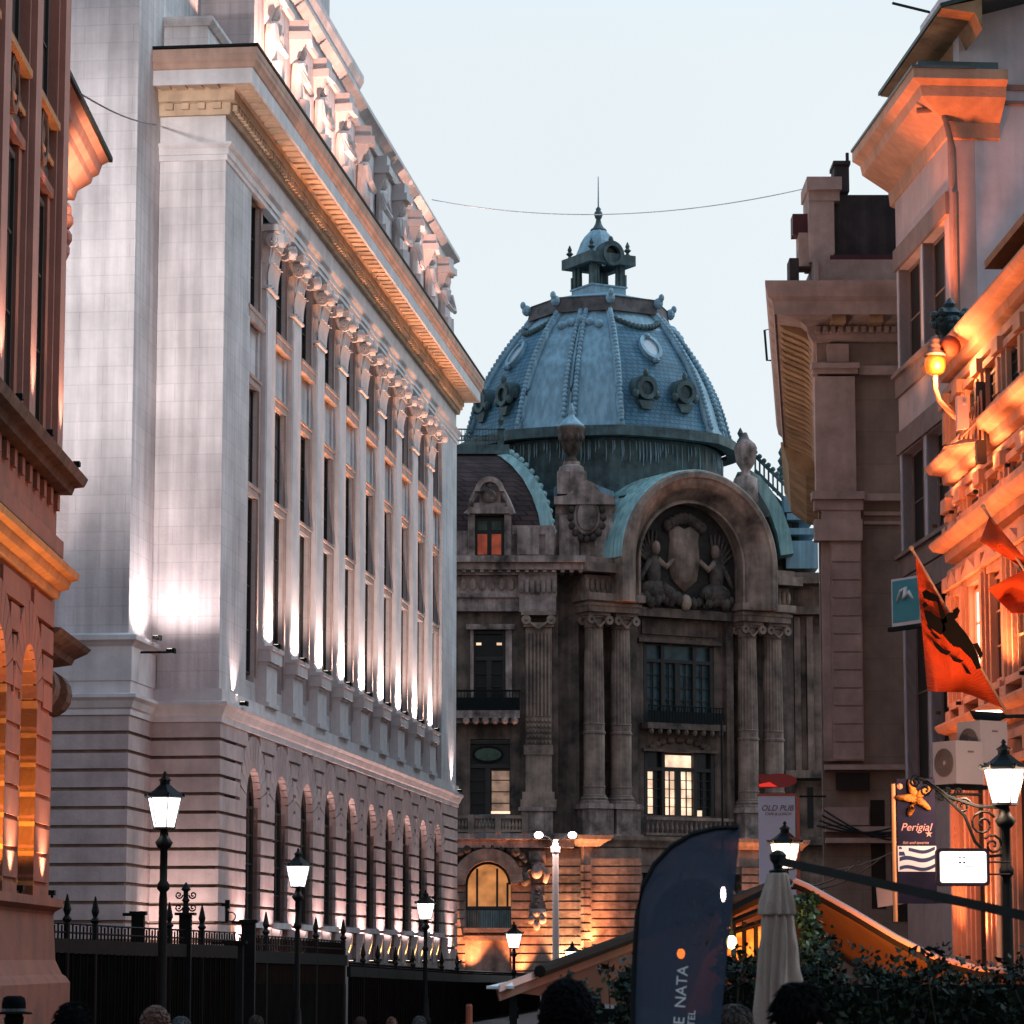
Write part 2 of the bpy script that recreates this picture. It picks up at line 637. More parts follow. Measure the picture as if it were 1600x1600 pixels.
# --- mouldings that run round the building
PATH = [(0, 1.74), (0, 0), (XE, 0), (XE, 14)]
PATHB = [(-2.5, 15.9), (-2.5, 1.74), (0, 1.74), (0, 0), (XE, 0), (XE, 14)]
PATHB2 = [(-2.56, 15.9), (-2.56, 1.68), (-0.06, 1.68), (-0.06, -0.06), (XE + 0.06, -0.06), (XE + 0.06, 14)]
band = MB()
zb = Z_BAND
band.run([(-0.3, zb), (0.10, zb), (0.10, zb + 0.14), (0.14, zb + 0.18), (0.20, zb + 0.34), (0.27, zb + 0.42), (0.27, zb + 0.5), (0.20, zb + 0.52), (0.10, zb + 0.52), (0.10, Z_PL), (-0.3, Z_PL)], PATHB)
band.build('band_course', M['pale_plain'], bank)
arc = MB()
arc.run([(-0.2, Z_ARC0), (0.04, Z_ARC0), (0.04, Z_ARC0 + 0.14), (0.08, Z_ARC0 + 0.15), (0.08, Z_ARC0 + 0.3), (0.16, Z_ARC0 + 0.38), (0.18, Z_ARC1 - 0.03), (0.06, Z_ARC1), (-0.02, Z_ARC1 + 0.02), (-0.02, Z_FR), (-0.2, Z_FR)], PATH)
arc.build('architrave', M['pale_plain'], bank)
co = MB()
OV = 0.98
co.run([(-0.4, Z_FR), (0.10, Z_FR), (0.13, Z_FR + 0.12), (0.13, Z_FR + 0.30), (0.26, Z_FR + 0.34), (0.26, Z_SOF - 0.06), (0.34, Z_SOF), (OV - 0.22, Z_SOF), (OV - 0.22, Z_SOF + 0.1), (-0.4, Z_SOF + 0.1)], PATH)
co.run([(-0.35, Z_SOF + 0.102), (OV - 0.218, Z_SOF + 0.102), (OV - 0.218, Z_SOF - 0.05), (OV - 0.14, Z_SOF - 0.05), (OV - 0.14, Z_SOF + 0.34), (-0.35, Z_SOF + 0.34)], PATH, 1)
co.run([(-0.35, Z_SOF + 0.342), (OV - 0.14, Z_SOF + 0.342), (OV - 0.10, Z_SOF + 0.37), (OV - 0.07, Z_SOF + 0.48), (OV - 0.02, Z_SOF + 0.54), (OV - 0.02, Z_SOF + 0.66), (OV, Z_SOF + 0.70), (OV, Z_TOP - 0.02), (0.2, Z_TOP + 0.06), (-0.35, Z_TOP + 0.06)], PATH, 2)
for k in range(int(XE / 0.36)):
    x = 0.1 + 0.36 * k
    co.box(x, x + 0.2, -0.255, -0.131, Z_FR + 0.13, Z_FR + 0.29)
for k in range(int(XE / 0.62)):
    x = -0.6 + 0.62 * k
    co.box(x, x + 0.40, -(OV - 0.23), -0.35, Z_SOF - 0.05, Z_SOF + 0.01)
for k in range(4):
    y = 0.1 + 0.42 * k
    co.box(-(OV - 0.23), -0.35, y, y + 0.27, Z_SOF - 0.05, Z_SOF + 0.01)
    co.box(-0.255, -0.131, y, y + 0.2, Z_FR + 0.13, Z_FR + 0.29)
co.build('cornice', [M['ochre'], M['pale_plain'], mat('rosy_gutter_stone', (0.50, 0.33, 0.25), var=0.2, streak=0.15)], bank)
gut = MB()
gut.run([(OV - 0.1, Z_TOP + 0.005), (OV + 0.03, Z_TOP + 0.005), (OV + 0.03, Z_TOP + 0.07), (OV - 0.1, Z_TOP + 0.09)], PATH)
gut.build('gutter', M['black'], bank)
# ledge of the nearer block
lb = MB()
zl = zat(1003, 76.2)
lb.run([(-0.2, Z_PL), (0.12, Z_PL), (0.12, zl - 0.1), (0.2, zl), (0.26, zl + 0.05), (0.26, zl + 0.17), (0.0, zl + 0.24), (-0.2, zl + 0.24)], [(-2.5, 15.9), (-2.5, 1.74), (-0.01, 1.74)])
lb.build('ledge', M['pale_plain'], bank)
# --- attic with herm figures
att = MB()
ZA1, ZA2 = 30.0, 30.6
att.box(4.7, XE - 0.2, 0.25, 14, Z_TOP + 0.05, ZA1 - 0.9)
att.box(0.35, 4.7, 0.6, 6, Z_TOP + 0.05, zat(40, 79))
att.run([(-0.2, zat(40, 79)), (0.06, zat(40, 79)), (0.16, zat(33, 79)), (0.16, zat(27, 79)), (-0.2, zat(25, 79))], [(0.35, 6), (0.35, 0.6), (4.7, 0.6)])
att.build('attic', M['pale'], bank)
atc = MB()
za = ZA1 - 0.9
atc.run([(-0.3, za), (0.12, za), (0.16, za + 0.12), (0.05, za + 0.16), (0.05, za + 0.5), (0.2, za + 0.62), (0.34, za + 0.72), (0.34, za + 0.86), (-0.3, za + 0.9)], [(4.7, 14), (4.7, 0.25), (XE - 0.2, 0.25), (XE - 0.2, 14)])
atc.run([(-0.3, ZA1), (0.3, ZA1), (0.42, ZA1 + 0.3), (0.42, ZA1 + 0.5), (-0.3, ZA2)], [(4.7, 14), (4.7, 0.25), (20.3, 0.25), (20.3, 14)])
atc.build('attic_cornice', M['pale_plain'], bank)
hm = MB()
zc = Z_TOP + 0.05
rg = []
for t, wx, yo, yd in ((0.0, 0.22, 0.06, 0.14), (0.45, 0.24, 0.04, 0.16), (0.55, 0.28, 0.0, 0.2), (0.70, 0.26, 0.0, 0.18), (0.82, 0.33, -0.06, 0.24), (0.9, 0.34, -0.08, 0.24), (0.94, 0.16, -0.05, 0.16)):
    z = zc + 3.0 * t
    rg.append([(wx * math.cos(q * PI / 4), yo + yd * math.sin(q * PI / 4), z) for q in range(8)])
hm.loft(rg)
hm.ball((0, -0.12, zc + 3.08), (0.17, 0.19, 0.26), 10, 6)
hm.ball((0, -0.02, zc + 3.14), (0.24, 0.2, 0.26), 9, 6)
hm.loft([[(0.22, 0.25, zc + 2.7), (-0.22, 0.25, zc + 2.7), (-0.2, -0.02, zc + 2.75), (0.2, -0.02, zc + 2.75)], [(0.34, 0.25, zc + 3.36), (-0.34, 0.25, zc + 3.36), (-0.34, -0.28, zc + 3.36), (0.34, -0.28, zc + 3.36)]])
hm.box(-0.42, 0.42, -0.42, 0.25, zc + 3.36, zc + 3.62)
hm.box(-0.34, 0.34, -0.32, 0.25, zc + 3.62, zc + 3.98)
for sx in (-1, 1):
    hm.tube([(sx * 0.44, -0.16, zc + 2.6), (sx * 0.50, -0.3, zc + 2.05), (sx * 0.12, -0.42, zc + 1.85)], [0.12, 0.10, 0.08])
    hm.tube([(sx * 0.16, -0.2, zc + 1.6), (sx * 0.22, -0.22, zc + 0.8), (sx * 0.2, -0.18, zc + 0.05)], [0.17, 0.15, 0.16])
h0 = hm.build('herm_statue', M['pale_plain'], bank)
HX = [6.31 + 3.92 * k for k in range(10)]
for k, x in enumerate(HX):
    o = h0 if k == 0 else dup(h0, bank)
    o.location = (x, 0.1, 0)
    o.scale = (-1 if k % 2 else 1, 1.0 + 0.1 * math.sin(k * 2.3), 1)
    o.rotation_euler = (0, 0, 0.14 * math.sin(k * 1.9))
for x, e in ((4.9, 2300), (8.3, 2300), (12.2, 2300), (16.1, 2200), (20.0, 700), (30.6, 1000), (34.9, 2200), (38.6, 1100)):
    f = dup(f0, bank, (x, -0.35, Z_TOP + 0.08))
    lamp('floodlight_lamp', f, (0, -0.1, 0.16), e, (1.0, 0.52, 0.40), 'SPOT', 0.06, (0, 0.75, 3.0), 110, 0.8)
# --- rusticated base with arches
AR, ASP, RO = 1.0, 6.02, 1.82
base = MB()
CH = 0.457
NC = 16
def course(x0, x1, y0, y1, k, fx=True):
    z1 = Z_BAND - 0.01 - CH * k
    base.box(x0, x1, y0, y1, z1 - CH + 0.085, z1)
edges = [(-0.06, XC[0] - AR)] + [(XC[j] + AR, XC[j + 1] - AR) for j in range(NB - 1)] + [(XC[-1] + AR, XE + 0.06)]
for k in range(NC):
    z1 = Z_BAND - 0.01 - CH * k
    zm = z1 - CH / 2
    for i, (a, b) in enumerate(edges):
        if zm > ASP:
            q = math.sqrt(max(0.0, (RO + 0.04) ** 2 - (zm - ASP) ** 2)) if zm - ASP < RO else 0.3
            a2 = a if i == 0 else XC[i - 1] + q
            b2 = b if i == len(edges) - 1 else XC[i] - q
            if b2 - a2 > 0.12:
                course(a2, b2, -0.06, 0.3, k)
        else:
            course(a, b, -0.06, 0.3, k)
    base.box(-0.06, 0.3, 0.3, 1.68, z1 - CH + 0.085, z1)
    base.box(-2.56, 0.0, 1.68, 2.0, z1 - CH + 0.085, z1)
    base.box(-2.56, -2.2, 2.0, 15.9, z1 - CH + 0.085, z1)
# core behind the grooves
for a, b in edges:
    base.box(max(a, 0.02), min(b, XE - 0.02), 0.03, 1.2, 0, ASP, 1)
base.box(0.02, 1.0, 0.031, 1.7, 0, Z_BAND, 1)
base.box(-2.5, 0.02, 1.742, 3.5, 0, Z_BAND + 0.002, 1)
base.box(-2.5, -1.9, 3.5, 15.9, 0, Z_BAND + 0.001, 1)
for xc in XC:
    n = 13
    for i in range(n):
        a0, a1 = PI * i / n + 0.018, PI * (i + 1) / n - 0.018
        pts = []
        for q in range(4):
            a = a0 + (a1 - a0) * q / 3
            pts.append((xc + AR * math.cos(a), -0.058, ASP + AR * math.sin(a)))
        for q in range(4):
            a = a1 + (a0 - a1) * q / 3
            rr = RO
            pts.append((xc + rr * math.cos(a), -0.058, ASP + rr * math.sin(a)))
        base.prism(pts, (0, 0.9, 0))
    base.ring((xc, 0.03, ASP), (1, 0, 0), (0, 0, 1), AR + 0.02, AR + 0.7, -1.1, 16, 0, 0.0, PI)
    base.box(xc - AR, xc + AR, 0.05, 1.0, 0, zat(1445, 83))
    rs_ = RO - 0.03
    for i in range(20):
        x0_, x1_ = -rs_ * math.cos(PI * i / 20), -rs_ * math.cos(PI * (i + 1) / 20)
        z0_, z1_ = ASP + rs_ * math.sin(PI * i / 20), ASP + rs_ * math.sin(PI * (i + 1) / 20)
        base.prism([(xc + x0_, 0.04, z0_), (xc + x1_, 0.04, z1_), (xc + x1_, 0.04, Z_BAND), (xc + x0_, 0.04, Z_BAND)], (0, 0.02, 0))
    for s in (-1, 1):
        base.box(min(xc + s * rs_, xc + s * 1.955), max(xc + s * rs_, xc + s * 1.955), 0.04, 0.06, ASP, Z_BAND)
base.box(0.02, XE - 0.02, 0.065, 0.5, ASP + RO + 0.02, Z_BAND - 0.005)
base.build('rusticated_base', [mat('rose_grey_rusticated_stone', (0.47, 0.39, 0.37), var=0.22, scale=0.8, bump=0.25, streak=0.12), mat('grimy_joint_stone', (0.20, 0.14, 0.11), var=0.3, scale=2)], bank)
sl = MB()
zs = zat(1440, 83)
sl.box(-1.05, 1.05, -0.18, 0.5, zs - 0.16, zs)
for sx in (-1, 1):
    sl.prism([(sx * 1.12 - 0.16, -0.07, zs - 0.15), (sx * 1.12 - 0.16, -0.30, zs - 0.2), (sx * 1.12 - 0.16, -0.26, zs - 0.5), (sx * 1.12 - 0.16, -0.10, zs - 1.1), (sx * 1.12 - 0.16, -0.07, zs - 1.1)], (0.32, 0, 0))
wf, wp = MB(), MB()
window(wf, wp, -0.98, 0.98, zs, ASP + 0.02, 0.14, 2, 4)
wf.ring((0, 0.14, ASP + 0.02), (1, 0, 0), (0, 0, 1), 0.88, 0.99, -0.1, 14, 0, 0, PI)
for a in (0.33, 0.66):
    wf.tube([(0, 0.18, ASP), (0.9 * math.cos(PI * a), 0.18, ASP + 0.9 * math.sin(PI * a))], 0.03, 4)
wp.add([(0.97 * math.cos(PI * i / 12), 0.2, ASP + 0.03 + 0.95 * math.sin(PI * i / 12)) for i in range(13)], [tuple(range(13))[::-1]])
aw = wf.build('arched_window', M['frame_dark'], bank)
wp.build('pane', M['glass'], aw)
sl.build('sill', M['pale_plain'], aw)
for j, xc in enumerate(XC):
    o = aw if j == 0 else dup(aw, bank)
    o.location = (xc, 0, 0)
# floodlights at the pier feet and round the corner
for i, (a, b) in enumerate(edges):
    x = (a + b) / 2 if i else 2.6
    z = zat(1500, 83) - 0.12
    f = dup(f0, bank, (x, -0.28, z))
    lamp('floodlight_lamp', f, (0, -0.16, 0.16), 900 if i < 4 else 1200, (1.0, 0.62, 0.58), 'SPOT', 0.06, (0, 0.16, 1.9), 96, 1.0)
    for s in (-1, 1):
        lamp('floodlight_lamp', f, (s * 0.85, 0.05, 0.2), 190, (1.0, 0.42, 0.12), 'SPOT', 0.05, (s * 1.15, 0.42, 3.6), 34, 0.9)
f = dup(f0, bank, (1.7, -0.15, zb + 0.53))
lamp('floodlight_lamp', f, (0, -0.12, 0.15), 260, PINK, 'SPOT', 0.05, (0.2, 0.3, 1.9), 75, 0.7)
f = dup(f0, bank, (-1.7, 1.0, zl - 0.2))
MB().tube([(0, 0.7, 0.03), (0, -0.1, 0.03)], 0.03, 5).build('bracket', M['black'], f)
lamp('floodlight_lamp', f, (0, -0.12, 0.2), 620, (1.0, 0.82, 0.82), 'SPOT', 0.2, (0.6, -0.12, 5.0), 150, 0.6)
f = dup(f0, bank, (-1.0, 1.52, zl + 0.2))
lamp('floodlight_lamp', f, (0, 0, 0.1), 420, PINK, 'SPOT', 0.05, (0.1, 0.3, 3.0), 50, 0.9)
f = dup(f0, bank, (-3.0, 4.6, zl + 0.2))
lamp('floodlight_lamp', f, (0, 0, 0.1), 1500, PINK, 'SPOT', 0.1, (0.75, 0.0, 5.0), 75, 0.9)
f = dup(f0, bank, (XE - 1.4, -0.2, zb + 0.53))
lamp('floodlight_lamp', f, (0, -0.15, 0.15), 420, PINK, 'SPOT', 0.05, (0, 0.3, 2.5), 75, 0.8)
f = dup(f0, bank, (-0.8, 1.0, zat(1500, 78)))
lamp('floodlight_lamp', f, (-0.8, 0, 0.2), 420, PINK, 'SPOT', 0.08, (1.2, 0, 2.2), 100, 0.9)
# ================================================================ PALACE (domed dark stone palace closing the street)
M.update({
    'soot': mat('sooty_brown_stone', (0.20, 0.132, 0.10), var=0.3, scale=0.8, bump=0.35, streak=0.35, fine=5, tint=(0.03, 0.024, 0.02)),
    'soot_pale': mat('weathered_rose_stone', (0.50, 0.36, 0.31), var=0.35, scale=0.9, bump=0.3, streak=0.4, fine=5, tint=(0.07, 0.05, 0.042)),
    'soot_col': mat('worn_column_stone', (0.40, 0.27, 0.205), var=0.3, scale=0.6, bump=0.4, streak=0.25, fine=4, tint=(0.055, 0.04, 0.034)),
    'soot_carve': mat('black_crusted_carving', (0.10, 0.07, 0.056), var=0.45, scale=2.2, bump=0.6, fine=6, tint=(0.02, 0.017, 0.015)),
    'slate': mat('blue_grey_slate', (0.085, 0.22, 0.31), var=0.28, scale=0.5, bump=0.2, streak=0.2, joints=(0.26, 0.34, 0.45), tile=0.035, rough=0.6, tint=(0.09, 0.19, 0.26)),
    'zinc': mat('weathered_zinc', (0.29, 0.45, 0.53), var=0.18, scale=0.5, bump=0.1, streak=0.3, rough=0.55, tint=(0.21, 0.33, 0.39)),
    'copper': mat('green_copper_sheet', (0.36, 0.53, 0.51), var=0.22, scale=0.7, bump=0.1, streak=0.3, rough=0.6, tint=(0.20, 0.34, 0.33)),
    'verdigris': mat('dark_green_lead', (0.10, 0.155, 0.155), var=0.4, scale=1.2, bump=0.3, streak=0.3, rough=0.6),
    'wine_tile': mat('wine_brown_slate', (0.085, 0.050, 0.045), var=0.3, scale=0.8, bump=0.3, joints=(0.3, 0.4, 0.4), tile=0.03),
    'rust_tile': mat('rusty_gutter', (0.14, 0.12, 0.115), var=0.4, scale=1.5, bump=0.3),
    'lit_warm': glow('lit_window_warm', (1.0, 0.66, 0.45), 1.25, 0.35, 1.2),
    'lit_red': glow('curtain_red', (0.40, 0.07, 0.03), 0.45, 0.3, 2),
    'green_glass': mat('green_leaded_glass', (0.06, 0.11, 0.075), rough=0.35, var=0.4, scale=2),
    'teal_glass': mat('teal_reflecting_glass', (0.035, 0.085, 0.10), rough=0.3, var=0.5, scale=1.5),
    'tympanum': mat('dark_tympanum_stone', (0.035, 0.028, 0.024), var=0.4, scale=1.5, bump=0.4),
})
YD = 190.0
zD = lambda v: zat(v, YD)
pal = thing('domed_palace', 'dark sooty stone palace with a blue slate dome and a great arched portal', 'palace', (xat(936, YD, 600), YD, 0), R(30))
OCT = [R(22.5 + 45 * k) for k in range(8)]
def octo(ap, z, cut=1.0):
    r = ap / math.cos(R(22.5))
    return [(r * math.cos(a), r * math.sin(a), z) for a in OCT]
def plan_r(ap, a):
    """plan radius: an octagon swollen towards a circle"""
    oc = ap / math.cos(((a) % R(45)) - R(22.5) if False else (((a + R(22.5)) % R(45)) - R(22.5)))
    return oc * 0.4 + 1.072 * ap * 0.6
def ringp(ap, z, n=48):
    return [(plan_r(ap, 2 * PI * i / n + R(22.5)) * math.cos(2 * PI * i / n + R(22.5)), plan_r(ap, 2 * PI * i / n + R(22.5)) * math.sin(2 * PI * i / n + R(22.5)), z) for i in range(n)]
DP = [(7.62, 704), (7.28, 680), (6.95, 648), (6.58, 620), (6.08, 592), (5.40, 562), (4.66, 534), (3.9, 511), (3.6, 500)]
dm = MB()
for k in range(len(DP) - 1):
    r0, r1 = ringp(DP[k][0], zD(DP[k][1])), ringp(DP[k + 1][0], zD(DP[k + 1][1]))
    for i in range(48):
        j = (i + 1) % 48
        # side spans angles 22.5+45i .. 67.5+45i ; odd sides lie on the axes
        main = ((i // 6) % 2 == 1)
        dm.add([r0[i], r0[j], r1[j], r1[i]], [(0, 1, 2, 3)], 0 if (main and k < 6) else 1)
dm.build('dome', [M['slate'], M['zinc']], pal)
# ribs on the eight edges with a string of beads; three bead lines on the canted faces
def dpt(i, t, off=0.0, lift=0.0):
    """point at edge i (float = along side) and profile parameter t"""
    k = min(int(t), len(DP) - 2)
    fr = t - k
    ap = DP[k][0] * (1 - fr) + DP[k + 1][0] * fr + off
    z = zD(DP[k][1]) * (1 - fr) + zD(DP[k + 1][1]) * fr + lift
    i0 = int(math.floor(i)) % 8
    s_ = i - math.floor(i)
    a = R(22.5 + 45 * (i0 + s_))
    r = plan_r(ap, a)
    return Vector((r * math.cos(a), r * math.sin(a), z))
def rib(path, r, beads):
    m = MB()
    m.tube(path, r, 6)
    for p in beads:
        m.ball(p, 0.17, 6, 4)
    return m
TS = [k * 0.5 for k in range(int((len(DP) - 1) * 2) + 1)]
for i in range(8):
    pth = [dpt(i, t, 0.05) for t in TS]
    rib(pth, 0.24, [dpt(i, 0.6 + 0.22 * q, 0.28) for q in range(32)]).build('dome_rib', M['zinc'], pal, True)
    if i % 2 == 0:
        pth = [dpt(i + 0.5, t, 0.03) for t in TS]
        rib(pth, 0.10, [dpt(i + 0.5 + s, 1.0 + 0.24 * q, 0.14) for q in range(28) for s in (-0.055, 0.055)]).build('dome_rib', M['zinc'], pal, True)
        o = dpt(i + 0.5, 6.6, 0.3)
        m = MB()
        for s in (-0.3, -0.15, 0, 0.15, 0.3):
            m.ball(dpt(i + 0.5 + s, 6.5 - abs(s) * 1.2, 0.16), 0.28, 8, 5)
        m.build('garland', M['zinc'], pal, True)
    else:
        m = MB()
        for q in range(13):
            s = -0.42 + 0.07 * q
            m.ball(dpt(i + 0.5 + s, 6.55 - 0.5 * (1 - (s / 0.42) ** 2), 0.12), 0.2, 7, 5)
        m.build('garland', M['verdigris'], pal, True)
# foot of the dome: rolled gutter, drum
ft = MB()
OP = lambda ap: [(p[0], p[1]) for p in octo(ap, 0)][::-1]
zr = zD(712)
RP = [(p[0], p[1]) for p in ringp(7.62, 0)][::-1]
ft.run([(-0.6, zr - 0.15), (0.2, zr - 0.12), (0.3, zr + 0.02), (0.25, zr + 0.14), (0.08, zr + 0.24), (-0.6, zr + 0.45)], RP, closed=True)
ft.build('dome_gutter', M['verdigris'], pal)
dr = MB()
dr.loft([ringp(6.7, 0), ringp(7.2, zD(800)), ringp(7.05, zD(790)), ringp(7.1, zr - 0.1)])
for k in range(240):
    a = 2 * PI * (k + rnd.random()) / 240
    q = plan_r(7.12, a)
    if rnd.random() < 0.75:
        h = 0.4 + 1.1 * rnd.random()
        dr.tube([(q * math.cos(a), q * math.sin(a), zr - 0.3), (q * math.cos(a + 0.004) * 1.003, q * math.sin(a + 0.004) * 1.003, zr - 0.3 - h * 0.6), (q * math.cos(a) * 1.006, q * math.sin(a) * 1.006, zr - 0.3 - h)], [0.02 + 0.03 * rnd.random(), 0.03 + 0.05 * rnd.random(), 0.015], 4, 1)
dr.build('drum', [M['verdigris'], M['zinc']], pal)
# crown cornice of the dome
cc = MB()
z0 = zD(500)
cc.run([(-0.4, z0 - 0.25), (0.05, z0 - 0.2), (0.22, z0 + 0.05), (0.42, z0 + 0.28), (0.5, z0 + 0.45), (0.42, z0 + 0.6), (-0.2, z0 + 0.72)], OP(3.72), closed=True)
cc.build('crown_cornice', M['rust_tile'], pal)
cr_ = MB()
cr_.loft([octo(4.0, z0 + 0.66), octo(1.9, zD(468)), octo(1.75, zD(466))])
for p in octo(4.15, z0 + 0.35):
    cr_.ball((p[0], p[1], p[2] + 0.1), (0.3, 0.3, 0.35), 7, 5)
    cr_.ball((p[0] * 1.05, p[1] * 1.05, p[2] + 0.42), (0.18, 0.18, 0.25), 7, 5)
cr_.build('crown_roof', M['zinc'], pal)
# lantern on top
ln = MB()
zb0, zb1, zp1, zc1 = zD(472), zD(451), zD(419), zD(406)
a_ = 1.22
sq = lambda h, z: [(-h, -h, z), (h, -h, z), (h, h, z), (-h, h, z)]
ln.loft([sq(a_ + 0.12, zb0 - 0.3), sq(a_ + 0.1, zb0 + 0.3), sq(a_, zb0 + 0.35), sq(a_, zb1 - 0.12), sq(a_ + 0.08, zb1 - 0.1), sq(a_ + 0.08, zb1)])
ln.build('lantern_base', M['zinc'], pal)
for sx in (-1, 1):
    for sy in (-1, 1):
        m = MB()
        c = (sx * (a_ - 0.2), sy * (a_ - 0.2))
        m.box(c[0] - 0.17, c[0] + 0.17, c[1] - 0.17, c[1] + 0.17, zb1, zp1)
        m.lathe((c[0] - sx * 0.34, c[1], 0), [(0.11, zb1), (0.09, zp1)], 8)
        m.lathe((c[0], c[1] - sy * 0.34, 0), [(0.11, zb1), (0.09, zp1)], 8)
        m.box(c[0] + sx * 0.17 - 0.07, c[0] + sx * 0.17 + 0.07, c[1] + sy * 0.17 - 0.07, c[1] + sy * 0.17 + 0.07, zb1, zb1 + 0.75)
        m.build('lantern_post', M['verdigris'], pal)
m = MB()
m.run([(-0.45, zp1 - 0.02), (0.02, zp1), (0.05, zp1 + 0.2), (0.16, zp1 + 0.35), (0.2, zc1 - 0.1), (0.1, zc1), (-0.45, zc1 + 0.1)], [(-a_, -a_), (-a_, a_), (a_, a_), (a_, -a_)], closed=True)
for sx in (-1, 1):
    for sy in (-1, 1):
        m.lathe((sx * (a_ + 0.08), sy * (a_ + 0.08), zc1), [(0.12, 0), (0.2, 0.12), (0.08, 0.3), (0.24, 0.45), (0.1, 0.6), (0.15, 0.72), (0.03, 1.0)], 8)
m.build('lantern_cornice', M['verdigris'], pal)
m = MB()
for t, a in ((0, 1.2), (0.25, 1.02), (0.5, 0.86), (0.7, 0.72), (0.85, 0.56), (1, 0.40)):
    pass
m.lathe((0, 0, 0), [(1.55, zc1), (1.42, zD(400)), (1.26, zD(391)), (1.12, zD(381)), (0.88, zD(371)), (0.50, zD(361))], 8, 0, R(22.5))
m.build('lantern_roof', M['zinc'], pal)
m = MB()
m.lathe((0, 0, 0), [(0.52, zD(361)), (0.5, zD(359)), (0.34, zD(356)), (0.2, zD(350)), (0.14, zD(343)), (0.2, zD(341)), (0.27, zD(336)), (0.24, zD(332)), (0.14, zD(329)), (0.18, zD(327)), (0.05, zD(323))], 12)
m.build('finial', M['verdigris'], pal, True)
MB().tube([(0, 0, zD(325)), (0, 0, zD(276))], [0.05, 0.025], 6).build('lightning_rod', M['zinc'], pal)
for (dx, dy) in ((0, -1), (-1, 0), (1, 0), (0, 1)):
    m = MB()
    U = Vector((-dy, dx, 0))
    c = Vector((dx, dy, 0)) * (a_ + 0.24) + Vector((0, 0, zD(405)))
    D = Vector((dx, dy, 0))
    if (dx, dy) == (0, -1):
        m.ring(c, U, (0, 0, 1), 0.52, 0.72, 0.3 if U.cross(Vector((0, 0, 1))).dot(D) > 0 else -0.3, 18)
        m.ring(c - D * 0.5, U, (0, 0, 1), 0.66, 0.86, 0.7 if U.cross(Vector((0, 0, 1))).dot(D) > 0 else -0.7, 18, 0, -0.2, PI + 0.2)
        m.ball(c + Vector((0, 0, 0.92)), (0.16, 0.16, 0.26), 7, 5)
        o = m.build('round_opening', M['verdigris'], pal)
        MB().ring(c - D * 0.05, U, (0, 0, 1), 0.02, 0.53, 0.03, 18).build('pane', M['glass'], o)
# oval windows high on the main faces, round dormers below
def facing(i):
    a = R(45 + 45 * i)
    return Vector((math.cos(a), math.sin(a), 0)), Vector((-math.sin(a), math.cos(a), 0))
for i in (1, 3, 5, 7):
    D, U = facing(i)
    p = dpt(i + 0.5, 4.75, 0.0)
    q = dpt(i + 0.5, 5.6, 0.0)
    V = (q - p).normalized()
    nrm = U.cross(V)
    sg = 1 if nrm.dot(D) > 0 else -1
    m = MB()
    m.ring(p - nrm * 0.1, U, V, (0.50, 0.72), (0.72, 0.98), 0.34 * sg, 20)
    m.ball(p + V * 1.0 + D * 0.2, (0.25, 0.25, 0.2), 7, 4)
    m.ball(p - V * 1.0 + D * 0.2, (0.25, 0.25, 0.2), 7, 4)
    o = m.build('oval_window', M['zinc'], pal)
    MB().ring(p, U, V, (0.02, 0.02), (0.52, 0.74), 0.12 * sg, 20).build('pane', mat('milky_glass', (0.42, 0.46, 0.5), rough=0.3, var=0.1), o)
    for s in (-0.24, 0.24):
        p = dpt(i + 0.5 + s, 2.3, 0.15)
        m = MB()
        sg2 = 1 if U.cross(Vector((0, 0, 1))).dot(D) > 0 else -1
        m.ring(p - D * 0.9, U, (0, 0, 1), 0.48, 0.80, 1.3 * sg2, 20, 0, -0.35, PI + 0.35)
        m.ring(p + D * 0.38, U, (0, 0, 1), 0.42, 0.68, 0.14 * sg2, 20)
        m.ball(p + D * 0.35 + Vector((0, 0, 0.92)), (0.18, 0.18, 0.28), 7, 5)
        for t in (-1, 1):
            m.ball(p + D * 0.35 + U * 0.72 * t + Vector((0, 0, -0.35)), (0.22, 0.22, 0.3), 7, 5)
        m.prism([p + D * 0.42 + U * 0.55 + Vector((0, 0, -0.75)), p + D * 0.42 - U * 0.55 + Vector((0, 0, -0.75)), p + D * 0.42 - U * 0.3 + Vector((0, 0, -1.25)), p + D * 0.42 + U * 0.3 + Vector((0, 0, -1.25))], -D * 0.8)
        o = m.build('dormer', M['verdigris'], pal)
        MB().ring(p + D * 0.3, U, (0, 0, 1), 0.02, 0.45, 0.04 * sg2, 16).build('pane', M['teal_glass'], o)
# lower body under the drum
bdy = MB()
ztop = zD(822)
bdy.box(-6.6, 8.4, -8.4, 8.4, 0, ztop)
bdy.build('body', M['soot'], pal)
# ---- portal
YP = 180.3
zP = lambda v: zat(v, YP)
ZC = zP(878)
PR = zP(735) - ZC
v_ = MB()
n = 36
rings = []
for y, r in ((-11.15, PR), (-11.05, PR + 0.06), (-7.0, PR + 0.06)):
    rings.append([(r * math.cos(PI * i / n), y, ZC + r * math.sin(PI * i / n)) for i in range(n + 1)] + [(-r, y, zP(905)), (r, y, zP(905))])
v_.loft([r[:-2] + [] for r in rings], 0, False, False)
for y in (-10.3, -9.4, -8.5, -7.6):
    v_.ring((0, y, ZC), (1, 0, 0), (0, 0, 1), PR + 0.05, PR + 0.13, -0.1, 36, 0, 0, PI)
v_.build('portal_vault', M['copper'], pal)
ar = MB()
prof = [(PR, -11.22), (PR - 0.12, -11.34), (PR - 0.42, -11.34), (PR - 0.5, -11.2), (PR - 0.72, -11.12), (PR - 1.0, -10.9), (3.95, -10.35), (3.78, -10.1), (3.70, -10.28), (3.55, -10.28), (3.55, -9.4), (PR, -9.4)]
rg = []
zsp = zP(946)
rg.append([(r, y, zsp) for r, y in prof])
